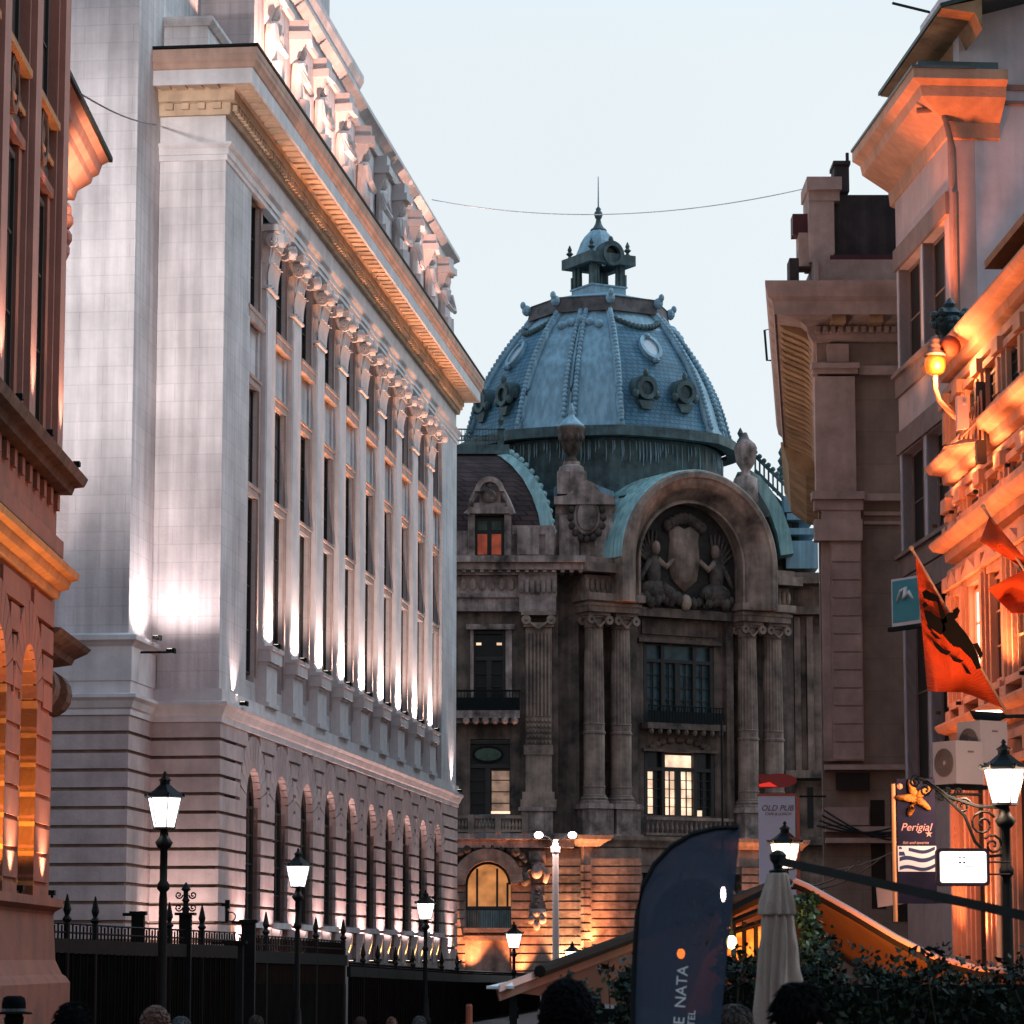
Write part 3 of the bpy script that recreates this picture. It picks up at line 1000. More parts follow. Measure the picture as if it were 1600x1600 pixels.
for i in range(n + 1):
    a = PI * i / n
    rg.append([(r * math.cos(a), y, ZC + r * math.sin(a)) for r, y in prof])
rg.append([(-r, y, zsp) for r, y in prof])
ar.loft(rg)
ar.build('portal_arch', M['soot_col'], pal)
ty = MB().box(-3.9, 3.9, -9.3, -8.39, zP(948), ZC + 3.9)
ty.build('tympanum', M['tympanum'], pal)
rl = MB()
zs_ = zP(945)
sh = [(0, 0.35), (0.75, 0.85), (0.95, 1.6), (0.85, 2.5), (0.95, 2.9), (0.45, 3.1), (0, 2.95)]
pts = [(x, -9.45, zs_ + 0.3 + z) for x, z in sh] + [(-x, -9.45, zs_ + 0.3 + z) for x, z in sh[::-1][1:-1]]
rl.prism(pts, (0, 0.3, 0), 1)
rl.ball((0, -9.4, zs_ + 2.0), (0.72, 0.28, 1.0), 12, 8, 1)
for sx in (-1, 1):
    # a seated draped figure on each side: thighs, torso, head, arm on the shield, wing
    rl.ball((sx * 1.9, -9.5, zs_ + 0.65), (0.95, 0.4, 0.42), 10, 6)
    rl.tube([(sx * 1.5, -9.6, zs_ + 0.75), (sx * 1.0, -9.75, zs_ + 0.55), (sx * 1.05, -9.8, zs_ - 0.05)], [0.3, 0.26, 0.17], 8)
    rl.ball((sx * 1.95, -9.5, zs_ + 1.45), (0.45, 0.32, 0.72), 10, 7)
    rl.ball((sx * 1.85, -9.6, zs_ + 2.38), (0.24, 0.26, 0.30), 9, 7, 1)
    rl.tube([(sx * 1.75, -9.6, zs_ + 1.9), (sx * 1.3, -9.75, zs_ + 1.6), (sx * 0.8, -9.7, zs_ + 1.95)], [0.17, 0.14, 0.1], 7, 1)
    rl.tube([(sx * 2.2, -9.55, zs_ + 1.85), (sx * 2.65, -9.6, zs_ + 1.3), (sx * 2.9, -9.6, zs_ + 0.9)], [0.17, 0.13, 0.1], 7)
    for q in range(7):
        a = 0.5 + 0.22 * q
        rl.tube([(sx * 2.0, -9.4, zs_ + 1.7), (sx * (2.0 + 1.35 * math.cos(a)), -9.38, zs_ + 1.7 + 1.45 * math.sin(a))], [0.16, 0.05], 5)
    for q in range(8):
        rl.ball((sx * (0.5 + 0.33 * q), -9.5 - 0.1 * rnd.random(), zs_ + 0.15 + 0.25 * rnd.random()), 0.2 + 0.14 * rnd.random(), 7, 5)
for q in range(9):
    rl.ball((0.6 * (q - 4) / 2.2, -9.5, zs_ + 3.35 + 0.35 * math.cos((q - 4) / 2.5)), 0.26, 7, 5)
rl.ball((0, -9.55, zs_ + 0.2), (0.35, 0.3, 0.35), 8, 5, 1)
for i_, (x_, y_, z_) in enumerate(rl.v):
    rl.v[i_] = (x_ * 1.12, y_, zs_ + (z_ - zs_) * 1.42)
rl.build('carved_relief', [M['soot_carve'], M['soot_col']], pal, True)
# entablature blocks over the column pairs, columns, pedestals
zE0, zE1 = zP(962), zP(934)
zCap, zFoot, zPed = zP(962), zP(1258), zP(1312)
for sx in (-1, 1):
    m = MB()
    xs0, xs1 = sorted((sx * 3.55, sx * 7.0))
    m.box(xs0, xs1, -10.2, -8.0, zE0, zE0 + 0.35)
    m.box(xs0 - 0.05, xs1 + 0.05, -10.3, -8.0, zE0 + 0.35, zE0 + 0.5)
    m.box(xs0 - 0.18, xs1 + 0.18, -10.5, -8.0, zE1 - 0.42, zE1)
    m.box(xs0 + 0.02, xs1 - 0.02, -10.15, -8.0, zE0 + 0.5, zE1 - 0.42)
    # carved block stack between arch and entablature
    m.box(min(sx * 5.35, sx * 7.1), max(sx * 5.35, sx * 7.1), -9.9, -8.0, zE1, zP(905))
    m.box(min(sx * 5.3, sx * 7.6), max(sx * 5.3, sx * 7.6), -10.6, -7.9, zP(902), zP(888))
    m.box(min(sx * 5.3, sx * 7.3), max(sx * 5.3, sx * 7.3), -10.2, -7.9, zP(888), zP(878))
    for q in range(5):
        m.ball((sx * (5.6 + 0.35 * q), -9.95, zE1 + 0.5), (0.14, 0.14, 0.4), 7, 5)
    m.build('entablature', M['soot_col'], pal)
colm = MB()
H = zCap - zFoot
r0 = 0.62
def fluted(mb, rb, rt, z0, z1, nf=18, dep=0.055, mi=0):
    rgs = []
    for t in (0, 0.35, 0.7, 1.0):
        r = rb + (rt - rb) * t ** 1.3
        rgs.append([((r - (dep if k % 2 else 0)) * math.cos(PI * k / nf), (r - (dep if k % 2 else 0)) * math.sin(PI * k / nf), z0 + (z1 - z0) * t) for k in range(2 * nf)])
    mb.loft(rgs, mi)
colm.lathe((0, 0, 0), [(0.85, zFoot), (0.85, zFoot + 0.12), (0.78, zFoot + 0.2), (0.82, zFoot + 0.3), (0.70, zFoot + 0.4), (0.70, zFoot + 0.46), (0.62, zFoot + 0.52), (0.62, zFoot + 0.9), (0.65, zFoot + 0.93), (0.65, zFoot + 1.0), (0.61, zFoot + 1.02), (0.61, zFoot + H * 0.36), (0.66, zFoot + H * 0.365), (0.66, zFoot + H * 0.375), (0.60, zFoot + H * 0.38), (0.60, zFoot + H * 0.41), (0.64, zFoot + H * 0.415), (0.6, zFoot + H * 0.42)], 20)
fluted(colm, 0.6, 0.53, zFoot + H * 0.42, zCap - 0.9)
colm.lathe((0, 0, 0), [(0.56, zCap - 0.9), (0.6, zCap - 0.86), (0.55, zCap - 0.8), (0.58, zCap - 0.4), (0.7, zCap - 0.3), (0.7, zCap - 0.22)], 16)
colm.box(-0.72, 0.72, -0.72, 0.72, zCap - 0.2, zCap - 0.002)
for sx in (-1, 1):
    for yy in (-0.6, 0.45):
        colm.ring((sx * 0.6, yy, zCap - 0.45), (1, 0, 0), (0, 0, 1), 0.08, 0.27, 0.2, 12)
colm.tube([(-0.4, -0.6, zCap - 0.5), (0, -0.66, zCap - 0.85), (0.4, -0.6, zCap - 0.5)], 0.09, 5)
c0 = colm.build('column', M['soot_col'], pal)
pdm = MB()
for (h, a, b) in ((0.92, zPed, zPed + 0.25), (0.8, zPed + 0.25, zFoot - 0.3), (0.95, zFoot - 0.3, zFoot - 0.12), (0.9, zFoot - 0.12, zFoot)):
    pdm.box(-h, h, -h, h, a, b)
pdm.build('pedestal', M['soot_pale'], c0)
for k, x in enumerate((-6.15, -4.35, 4.45, 6.25)):
    o = c0 if k == 0 else dup(c0, pal)
    o.location = (x, -9.3, 0)
# portal wall with two windows
pw = MB()
W0, W1 = zP(1128), zP(1004)
V0, V1 = zP(1272), zP(1172)
for (x0, x1, z0, z1) in ((-3.6, -2.45, zPed, zP(948)), (2.45, 3.6, zPed, zP(948)), (-2.45, 2.45, W1 + 0.1, zP(948)), (-2.45, 2.45, V1, W0), (-2.45, 2.45, zPed, V0)):
    pw.box(x0, x1, -8.75, -8.39, z0, z1)
pw.box(-3.6, -3.1, -9.1, -8.75, zPed, zP(948))
pw.box(3.1, 3.6, -9.1, -8.75, zPed, zP(948))
pw.box(-2.9, 2.9, -9.05, -8.75, W1 + 0.12, W1 + 0.35)
pw.box(-2.6, 2.6, -8.9, -8.75, W1 + 0.6, zP(966))
pw.box(-3.3, 3.3, -9.5, -8.7, zP(962), zP(948))
pw.box(-2.7, 2.7, -9.6, -8.75, W0 - 0.35, W0)
for q in range(9):
    pw.ball((-2.4 + 0.6 * q, -9.45, W0 - 0.5), (0.16, 0.2, 0.22), 7, 5)
for q in range(9):
    a = PI * (q + 0.5) / 9
    pw.ball((1.9 * math.cos(a), -8.85, V1 + 0.15 + 0.55 * math.sin(a)), (0.3, 0.16, 0.2), 7, 5)
pw.box(-2.6, 2.6, -9.0, -8.75, V1 + 0.0, V1 + 0.16)
pw.build('portal_wall', M['soot'], pal)
def tri_window(z0, z1, lit, tz, glass):
    fr, pn, lp = MB(), MB(), MB()
    for x in (-2.4, -1.2, 1.0, 2.2):
        fr.box(x, x + 0.22, -8.72, -8.45, z0, z1)
    fr.box(-2.4, 2.42, -8.70, -8.46, tz, tz + 0.2)
    fr.box(-0.2, 0.2 - 0.05, -8.66, -8.47, z0, tz)
    for (a, b, nb) in ((-2.18, -1.2, 1), (-0.98, -0.2, 1), (0.15, 1.0, 1), (1.22, 2.2, 1)):
        fr.box((a + b) / 2 - 0.02, (a + b) / 2 + 0.02, -8.6, -8.5, z0, tz)
        for q in range(1, 5):
            z = z0 + (tz - z0) * q / 5
            fr.box(a, b, -8.598, -8.502, z - 0.02, z + 0.02)
    pn.box(-2.3, 2.3, -8.45, -8.43, z0, z1)
    o = fr.build('window', M['frame_dark'], pal)
    pn.build('pane', glass, o)
    return o
tri_window(W0, W1, False, W0 + (W1 - W0) * 0.78, M['teal_glass'])
ow = tri_window(V0, V1, True, V0 + (V1 - V0) * 0.70, M['glass'])
lp = MB()
zt = V0 + (V1 - V0) * 0.70
for (a, b, z0, z1) in ((-2.15, -1.6, V0 + 0.1, zt - 0.05), (-0.95, -0.2, V0 + 0.05, zt), (0.15, 0.98, V0 + 0.05, zt), (-0.95, 0.98, zt + 0.25, V1 - 0.15), (1.24, 1.8, V0, V0 + 0.35)):
    lp.box(a, b, -8.47, -8.455, z0, z1)
lp.build('lit_pane', M['lit_warm'], ow)
rlg = MB()
for q in range(26):
    x = -2.55 + 0.204 * q
    rlg.box(x - 0.02, x + 0.02, -9.5, -9.46, W0, W0 + 0.95)
rlg.box(-2.6, 2.6, -9.52, -9.44, W0 + 0.95, W0 + 1.02)
rlg.box(-2.58, 2.58, -9.485, -9.475, W0 + 0.05, W0 + 0.7)
rlg.build('balcony_railing', M['black'], pal)
def balusters(mb, x0, x1, y, z0, z1, n, mi=0):
    mb.box(x0, x1, y - 0.16, y + 0.16, z1 - 0.18, z1, mi)
    mb.box(x0, x1, y - 0.16, y + 0.16, z0, z0 + 0.14, mi)
    for q in range(n):
        x = x0 + (x1 - x0) * (q + 0.5) / n
        h = z1 - z0 - 0.32
        mb.lathe((x, y, z0 + 0.14), [(0.07, 0), (0.07, 0.08 * h), (0.12, 0.35 * h), (0.05, 0.75 * h), (0.08, h)], 6, mi)
m = MB()
balusters(m, -3.0, 3.0, -9.7, zP(1305), zP(1276), 18)
m.build('balustrade', M['soot_col'], pal)
# ground storey of the portal: moulded cornice, rusticated courses, round arch with a big doorway
gs = MB()
gs.run([(-0.5, zP(1325)), (0.15, zP(1325)), (0.25, zP(1320)), (0.45, zP(1314)), (0.5, zP(1308)), (0.3, zPed), (-0.5, zPed)], [(-7.4, -6.5), (-7.4, -10.1), (7.4, -10.1), (7.4, -6.5)])
gs.box(-7.3, 7.3, -10.0, -6.6, zP(1352), zP(1325) + 0.01)
k = 0
z = zP(1352)
DR = 2.9
zd = zP(1455)
while z > 0.5:
    for (a, b) in ((-7.35, -3.4), (3.4, 7.35)):
        gs.box(a, b, -10.05, -6.6, z - 0.42, z - 0.05)
    z -= 0.47
gs.box(-7.25, -3.4, -9.93, -6.6, 0, zP(1352))
gs.box(3.4, 7.25, -9.93, -6.6, 0, zP(1352))
gs.box(-3.4, 3.4, -9.93, -8.0, zd + DR + 0.4, zP(1352))
gs.ring((0, -9.95, zd), (1, 0, 0), (0, 0, 1), DR, 3.75, -1.6, 24, 0, 0, PI)
gs.ring((0, -10.15, zd), (1, 0, 0), (0, 0, 1), DR + 0.1, DR + 0.5, -0.3, 24, 0, 0, PI)
gs.build('portal_base', M['soot_col'], pal)
MB().box(-3.4, 3.4, -8.6, -8.5, 0, zd + DR + 0.1).build('doorway', M['glass'], pal)
# floods grazing the portal base
for (x, e) in ((-5.1, 520), (-7.0, 240), (5.1, 420)):
    fx = thing('_', None, None)
    bpy.data.objects.remove(fx)
    m = MB().box(x - 0.15, x + 0.15, -10.75, -10.45, 2.1, 2.35).build('floodlight', M['black'], pal)
    lamp('floodlight_lamp', m, (x, -10.5, 2.45), e * 12, ORANGE, 'SPOT', 0.08, (x, -10.1, 9.0), 75, 0.9)

# ---- left wing, turned square to the street
YW = 178.0
S1 = F / YW / 1.005
zW = lambda v: zat(v, YW)
xW = lambda u: xat(u, YW, 1000)
def wb(mb, u0, u1, v0, v1, dy, dep=1.0, mi=0):
    """box with its front face dy metres before the wing's wall line"""
    return mb.box(xW(u0), xW(u1), YW - dy, YW + dep, zW(v1), zW(v0), mi)
wg = MB()
for (u0, u1, v0, v1) in ((640, 735, 895, 1310), (797, 872, 895, 1310), (735, 797, 895, 984), (735, 797, 1090, 1155)):
    wb(wg, u0, u1, v0, v1, 0)
wb(wg, 640, 735, 1265, 1310, 0.01)
wb(wg, 872, 905, 895, 1310, -1.0, 3)
wg.build('wing_wall', M['soot'], pal, world=True)
wt = MB()
for (u0, u1, v0, v1, d) in ((640, 815, 935, 956, 0.35), (640, 812, 928, 935, 0.5), (640, 915, 872, 882, 1.25), (640, 912, 882, 893, 0.95), (640, 870, 893, 900, 0.6), (640, 868, 900, 928, 0.22),
                            (811, 869, 932, 958, 0.7), (810, 870, 900, 932, 0.55), (640, 812, 1112, 1124, 1.0), (640, 808, 1124, 1131, 0.6), (735, 740, 984, 1090, 0.12), (790, 800, 984, 1090, 0.12), (728, 804, 976, 984, 0.3),
                            (640, 900, 1303, 1312, 0.9), (640, 896, 1312, 1325, 0.6)):
    wb(wt, u0, u1, v0, v1, d)
for q in range(14):
    u = 722 + 14 * q
    if u < 905:
        wb(wt, u, u + 6, 886, 897, 0.9)
for q in range(7):
    u = 815 + 8.5 * q
    wt.ball((xW(u), YW - 0.6, zW(918)), (0.16, 0.14, 0.42), 7, 5)
for q in range(6):
    u = 724 + 15 * q
    wt.ball((xW(u), YW - 0.28, zW(914)), (0.2, 0.14, 0.35), 7, 5)
    wt.ball((xW(u + 5), YW - 0.9, zW(1128)), (0.22, 0.2, 0.25), 7, 5)
wt.build_each('wing_cornice', M['soot_pale'], pal, world=True)
# pilaster of the wing: fluted shaft, carved lower third, volute capital
pm = MB()
wb(pm, 818, 864, 1165, 1180, 0.52)
wb(pm, 821, 862, 1180, 1238, 0.45)
wb(pm, 816, 866, 1238, 1250, 0.6)
wb(pm, 813, 869, 1250, 1262, 0.7)
wb(pm, 821, 862, 980, 1165, 0.36)
for q in range(7):
    u = 822.5 + 5.7 * q
    wb(pm, u, u + 2.6, 990, 1120, 0.47)
for r_ in range(5):
    for q in range(7):
        pm.ball((xW(824.5 + 5.7 * q), YW - 0.42, zW(1127 + 8.5 * r_)), (0.07, 0.1, 0.11), 6, 4)
wb(pm, 818, 865, 974, 981, 0.55)
wb(pm, 814, 868, 957, 963, 0.75)
for u in (822, 861):
    pm.ring((xW(u), YW - 0.72, zW(970)), (1, 0, 0), (0, 0, 1), 0.06, 0.27, -0.35, 12)
    pm.ball((xW(u), YW - 0.74, zW(970)), 0.1, 6, 4)
pm.tube([(xW(824), YW - 0.6, zW(972)), (xW(841), YW - 0.66, zW(984)), (xW(858), YW - 0.6, zW(972))], 0.09, 5)
pm.build('pilaster', M['soot_col'], pal, world=True)
pd2 = MB()
wb(pd2, 810, 868, 1262, 1268, 0.85)
wb(pd2, 814, 863, 1268, 1304, 0.7)
wb(pd2, 820, 857, 1273, 1299, 0.74)
pd2.build('pedestal', M['soot_pale'], pal, world=True)
# wing windows
def wing_window(name, u0, u1, v0, v1, glass, oval=False):
    f, p = MB(), MB()
    wb(p, u0, u1, v0, v1, -0.45, 0.5)
    wb(f, u0, u0 + 5, v0, v1, -0.1, 0.4)
    wb(f, u1 - 5, u1, v0, v1, -0.1, 0.4)
    uc = (u0 + u1) / 2
    wb(f, u0 + 5, u1 - 5, v0, v0 + 5, -0.1, 0.4)
    vt = v0 + (v1 - v0) * 0.32
    wb(f, u0 + 5, u1 - 5, vt, vt + 6, -0.12, 0.4)
    wb(f, uc - 4, uc + 4, vt + 6, v1, -0.14, 0.4)
    for q in range(1, 4):
        v = vt + 6 + (v1 - vt - 6) * q / 4
        wb(f, u0 + 5, uc - 4, v, v + 1.5, -0.25, 0.4)
        wb(f, uc + 4, u1 - 5, v, v + 1.5, -0.25, 0.4)
    o = f.build('window', M['frame_dark'], pal, world=True)
    p.build('pane', glass, o, world=True)
    if oval:
        c = (xW(uc), YW + 0.2, zW((v0 + vt) / 2 + 3))
        MB().ring(c, (1, 0, 0), (0, 0, 1), (0.75, 0.36), (0.9, 0.5), -0.1, 20).build('oval_frame', M['black'], o, world=True)
        MB().ring(c, (1, 0, 0), (0, 0, 1), (0.02, 0.02), (0.76, 0.37), -0.05, 20).build('oval_pane', M['green_glass'], o, world=True)
        lp = MB()
        wb(lp, uc + 6, u1 - 7, vt + 10, v1 - 3, -0.43, 0.45)
        lp.build('lit_pane', glow('lit_blind', (0.62, 0.38, 0.27), 0.35, 0.4, 2), o, world=True)
        lp = MB()
        wb(lp, uc + 5, u1 - 6, v1 - 5, v1 - 1, -0.42, 0.45)
        lp.build('lit_pane', M['lit_warm'], o, world=True)
    return o
o1 = wing_window('window', 738, 790, 985, 1112, M['glass'])
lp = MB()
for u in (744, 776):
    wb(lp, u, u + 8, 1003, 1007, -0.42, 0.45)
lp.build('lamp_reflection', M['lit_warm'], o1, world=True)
wing_window('window', 722, 803, 1157, 1272, M['glass'], True)
m = MB()
for u0 in (700, 742, 783):
    balusters(m, xW(u0), xW(u0 + 32), YW - 0.75, zW(1301), zW(1275), 6)
    wb(m, u0 + 32, u0 + 41, 1274, 1303, 0.95, -0.5)
m.build('balustrade', M['soot_col'], pal, world=True)
m = MB()
for q in range(20):
    u = 716 + 5 * q
    m.box(xW(u) - 0.02, xW(u) + 0.02, YW - 0.95, YW - 0.91, zW(1112), zW(1082))
m.box(xW(700), xW(813), YW - 0.98, YW - 0.88, zW(1083), zW(1080))
m.box(xW(700), xW(812), YW - 0.935, YW - 0.925, zW(1112), zW(1092))
m.build('balcony_railing', M['black'], pal, world=True)
# ground storey of the wing
gw = MB()
v = 1340
wb(gw, 640, 729, 1325, 1600, -0.03)
wb(gw, 798, 1000, 1325, 1600, -0.03)
wb(gw, 729, 798, 1325, 1345, -0.03)
wb(gw, 729, 798, 1452, 1600, -0.03)
q = 0
while v < 1580:
    wb(gw, 640, 728, v + 1.5, v + 12.5, 0.12, -0.02)
    wb(gw, 799, 1000, v + 1.5, v + 12.5, 0.12, -0.02)
    v += 13.6
uc = 763
c = (xW(uc), YW - 0.02, zW(1382))
gw.ring(c, (1, 0, 0), (0, 0, 1), 1.28, 1.75, 0.6, 20, 0, 0, PI)
gw.ring((c[0], YW - 0.25, c[2]), (1, 0, 0), (0, 0, 1), 1.7, 2.0, 0.4, 20, 0, 0.1, PI - 0.1)
wb(gw, 725, 800, 1450, 1457, 0.5)
wb(gw, 725, 800, 1462, 1470, 0.35)
gw.build('wing_base', M['soot_col'], pal, world=True)
m = MB()
for k in range(14):
    a = PI * k / 13
    m.ball((c[0] + 2.1 * math.cos(a), YW - 0.4, c[2] + 1.1 + 1.0 * math.sin(a) - (0.9 if k in (0, 13) else 0)), 0.2 + 0.16 * rnd.random(), 7, 5)
m.build('carved_garland', M['soot_carve'], pal, True, world=True)
f, p = MB(), MB()
p.add([(c[0] + 1.28 * math.cos(PI * i / 16), YW + 0.45, c[2] + 1.28 * math.sin(PI * i / 16)) for i in range(17)] + [(c[0] - 1.28, YW + 0.45, zW(1420)), (c[0] + 1.28, YW + 0.45, zW(1420))], [tuple(range(19))[::-1]])
f.ring((c[0], YW + 0.4, c[2]), (1, 0, 0), (0, 0, 1), 1.14, 1.3, 0.15, 18, 0, 0, PI)
for u in (730, 746, 777, 793):
    f.box(xW(u) - 0.06, xW(u) + 0.06, YW + 0.25, YW + 0.4, zW(1420), c[2] + (0.9 if u in (746, 777) else 0.1))
f.box(c[0] - 1.28, c[0] + 1.28, YW + 0.2, YW + 0.4, zW(1422), zW(1416))
for q in range(26):
    x = c[0] - 1.25 + 0.1 * q
    f.box(x - 0.015, x + 0.015, YW + 0.05, YW + 0.09, zW(1450), zW(1419))
f.box(c[0] - 1.28, c[0] + 1.28, YW + 0.04, YW + 0.1, zW(1421), zW(1418))
o = f.build('arched_window', M['frame_dark'], pal, world=True)
p.build('pane', glow('lit_window_amber', (0.85, 0.33, 0.10), 0.55, 0.45, 1.0), o, world=True)
# carved console between window and portal base
m = MB()
uc2 = 838
for (a, b, v0, v1, d) in ((826, 852, 1330, 1348, 0.35), (830, 848, 1348, 1352, 0.45), (829, 850, 1384, 1420, 0.28), (826, 853, 1420, 1432, 0.5)):
    wb(m, a, b, v0, v1, d, -0.1)
m.ring((xW(838), YW - 0.36, zW(1338)), (1, 0, 0), (0, 0, 1), 0.1, 0.24, -0.1, 12)
m.ball((xW(838), YW - 0.5, zW(1362)), (0.34, 0.35, 0.42), 9, 7)
for s in (-1, 1):
    m.tube([(xW(838) + s * 0.25, YW - 0.45, zW(1352)), (xW(838) + s * 0.6, YW - 0.45, zW(1366)), (xW(838) + s * 0.45, YW - 0.45, zW(1380))], [0.16, 0.2, 0.12], 7)
    m.ball((xW(838) + s * 0.3, YW - 0.4, zW(1437)), 0.26, 7, 5)
for k in range(5):
    m.ball((xW(838) + 0.1 * (k % 2), YW - 0.35, zW(1390 + 6 * k)), 0.13, 6, 4)
m.ball((xW(838), YW - 0.4, zW(1446)), (0.2, 0.2, 0.32), 7, 5)
m.build('carved_console', M['soot_pale'], pal, True, world=True)
for (u, v, e, col) in ((884, 1545, 900, (1.0, 0.5, 0.25)), (812, 1545, 420, ORANGE), (735, 1540, 420, ORANGE), (940, 1545, 420, ORANGE)):
    p_ = at(u, v, YW - 0.75)
    m = MB().box(p_.x - 0.15, p_.x + 0.15, p_.y - 0.1, p_.y + 0.1, p_.z - 0.2, p_.z)
    m = m.build('floodlight', M['black'], pal, world=True)
    lamp('floodlight_lamp', pal, (p_.x, p_.y, p_.z + 0.1), e * 12.0, col, 'SPOT', 0.06, (p_.x, YW - 0.1, p_.z + 6), 66, 0.9, world=True)
# attic and mansard of the wing
m = MB()
wb(m, 640, 742, 830, 872, 0.2)
wb(m, 792, 868, 836, 872, 0.2)
wb(m, 800, 868, 822, 836, 0.3)
wb(m, 808, 842, 826, 868, 0.45)
wb(m, 852, 866, 826, 868, 0.4)
m.build('wing_attic', M['soot_pale'], pal, world=True)
mr = MB()
cx = xW(712)
pr_ = [(862, 835), (856, 800), (846, 770), (832, 742), (814, 718), (797, 702), (782, 694)]
rgs = []
for u, v in pr_:
    h = xW(u) - cx
    cyw = YW + 0.4 + (xW(862) - cx)
    rgs.append([(cx - h, cyw - h, zW(v)), (cx + h, cyw - h, zW(v)), (cx + h, cyw + h, zW(v)), (cx - h, cyw + h, zW(v))])
mr.loft(rgs)
mr.build('mansard_roof', M['wine_tile'], pal, world=True)
for (a, b) in ((1, 0), (0, 0)):
    pth = [r[1 if a else 0] for r in rgs]
    mm = MB()
    sgn = 1 if a else -1
    rr2 = []
    for p in pth:
        x, y, z = p
        rr2.append([(x - sgn * 0.55, y - 0.12, z), (x + sgn * 0.1, y - 0.22, z + 0.05), (x + sgn * 0.25, y + 0.1, z + 0.05), (x + sgn * 0.12, y + 0.55, z)])
    mm.loft(rr2)
    for k in range(14):
        t = k / 13 * (len(pth) - 1)
        i = min(int(t), len(pth) - 2)
        q = Vector(pth[i]).lerp(Vector(pth[i + 1]), t - i)
        mm.ball((q.x + sgn * 0.12, q.y + 0.1, q.z + 0.25), 0.19, 6, 4)
    mm.build('roof_ridge', M['copper'], pal, world=True)
m = MB()
top = rgs[-1]
m.run([(-0.5, 0), (0.1, 0), (0.25, 0.25), (0.3, 0.45), (-0.5, 0.55)], [top[0][:2], top[3][:2], top[2][:2], top[1][:2]], closed=True)
for p in range(len(m.v)):
    x, y, z = m.v[p]
    m.v[p] = (x, y, z + top[0][2] - 0.1)
zt_ = top[0][2] + 0.45
m.box(top[0][0], top[1][0], top[0][1] - 0.05, top[0][1] + 0.05, zt_ + 0.95, zt_ + 1.02)
for q in range(30):
    x = top[0][0] + (top[1][0] - top[0][0]) * q / 29
    m.ring((x, top[0][1], zt_ + 0.45), (1, 0, 0), (0, 0, 1), 0.14, 0.19, 0.04, 10)
    m.box(x - 0.015, x + 0.015, top[0][1] - 0.02, top[0][1] + 0.02, zt_, zt_ + 0.95)
m.lathe((top[1][0], top[1][1], zt_), [(0.2, 0), (0.16, 0.9), (0.28, 1.0), (0.1, 1.2), (0.2, 1.5), (0.03, 1.9)], 8)
m.build('roof_cresting', M['verdigris'], pal, world=True)
# dormer with red curtains
m = MB()
for (u0, u1, v0, v1, d) in ((731, 742, 805, 872, 0.6), (788, 799, 805, 872, 0.6), (733, 797, 795, 805, 0.75), (740, 790, 788, 795, 0.6), (749, 782, 770, 788, 0.5)):
    wb(m, u0, u1, v0, v1, d)
m.ring((xW(765), YW - 0.65, zW(772)), (1, 0, 0), (0, 0, 1), 0.55, 0.85, 0.5, 14, 0, 0, PI)
for s in (-1, 1):
    m.tube([(xW(765) + s * 1.3, YW - 0.6, zW(806)), (xW(765) + s * 1.05, YW - 0.6, zW(785)), (xW(765) + s * 0.7, YW - 0.6, zW(768))], [0.22, 0.16, 0.18], 7)
m.ball((xW(765), YW - 0.6, zW(778)), (0.4, 0.25, 0.4), 9, 6)
m.ball((xW(765), YW - 0.7, zW(757)), (0.26, 0.2, 0.3), 8, 5)
dmr = m.build('dormer', M['soot_pale'], pal, world=True)
m = MB()
wb(m, 742, 788, 805, 872, -0.2, 0.6)
m.build('pane', M['glass'], dmr, world=True)
for (u, v0, v1, mm_) in ((746, 834, 866, 'lit_red'), (768, 834, 866, 'lit_red'), (746, 814, 828, 'green_glass'), (768, 814, 828, 'green_glass')):
    m = MB()
    wb(m, u, u + 15, v0, v1, -0.15, 0.3)
    m.build('pane', M[mm_], dmr, world=True)
# cartouche corner between the wing and the portal, with an urn on top
m = MB()
YK = 179.5
for (u0, u1, v0, v1, y0) in ((868, 962, 790, 880, 0.0), (874, 905, 806, 875, 0.3), (930, 958, 806, 875, 0.3)):
    m.box(xat(u0, YK), xat(u1, YK), YK - y0, YK + 3, zat(v1, YK), zat(v0, YK))
tp = [(866, 790), (866, 778), (885, 776), (895, 768), (905, 756), (917, 752), (930, 758), (940, 772), (952, 776), (962, 778), (962, 790)]
m.prism([(xat(u, YK), YK - 0.55, zat(v, YK)) for u, v in tp][::-1], (0, 1.6, 0))
m.build('cartouche_block', M['soot_pale'], pal, world=True)
m = MB()
cq = at(917, 806, YK - 0.35)
m.ring(cq, (1, 0, 0), (0, 0, 1), (0.55, 0.85), (0.78, 1.12), -0.3, 22)
for k in range(16):
    a = 2 * PI * k / 16
    m.ball((cq.x + 0.95 * math.cos(a), cq.y, cq.z + 1.25 * math.sin(a) - 0.1), (0.2, 0.2, 0.22), 7, 5, 1)
m.build('cartouche_frame', [M['soot_pale'], M['soot_carve']], pal, True, world=True)
MB().ring((cq.x, cq.y + 0.0, cq.z), (1, 0, 0), (0, 0, 1), (0.02, 0.02), (0.56, 0.86), 0.1, 22).build('oval_panel', M['soot_pale'], pal, world=True)
m = MB()
ub = at(893, 742, YK + 0.6)
zu = lambda v: zat(v, YK + 0.6)
m.box(ub.x - 0.85, ub.x + 0.85, ub.y - 0.85, ub.y + 0.85, zu(775), zu(740))
m.lathe((ub.x, ub.y, 0), [(0.8, zu(740)), (0.7, zu(730)), (0.5, zu(727)), (0.5, zu(722))], 14)
m.build('urn_plinth', M['soot_pale'], pal, world=True)
m = MB()
m.lathe((ub.x, ub.y, 0), [(0.42, zu(722)), (0.25, zu(716)), (0.22, zu(712)), (0.45, zu(706)), (0.62, zu(692)), (0.72, zu(680)), (0.78, zu(672)), (0.84, zu(668))], 16)
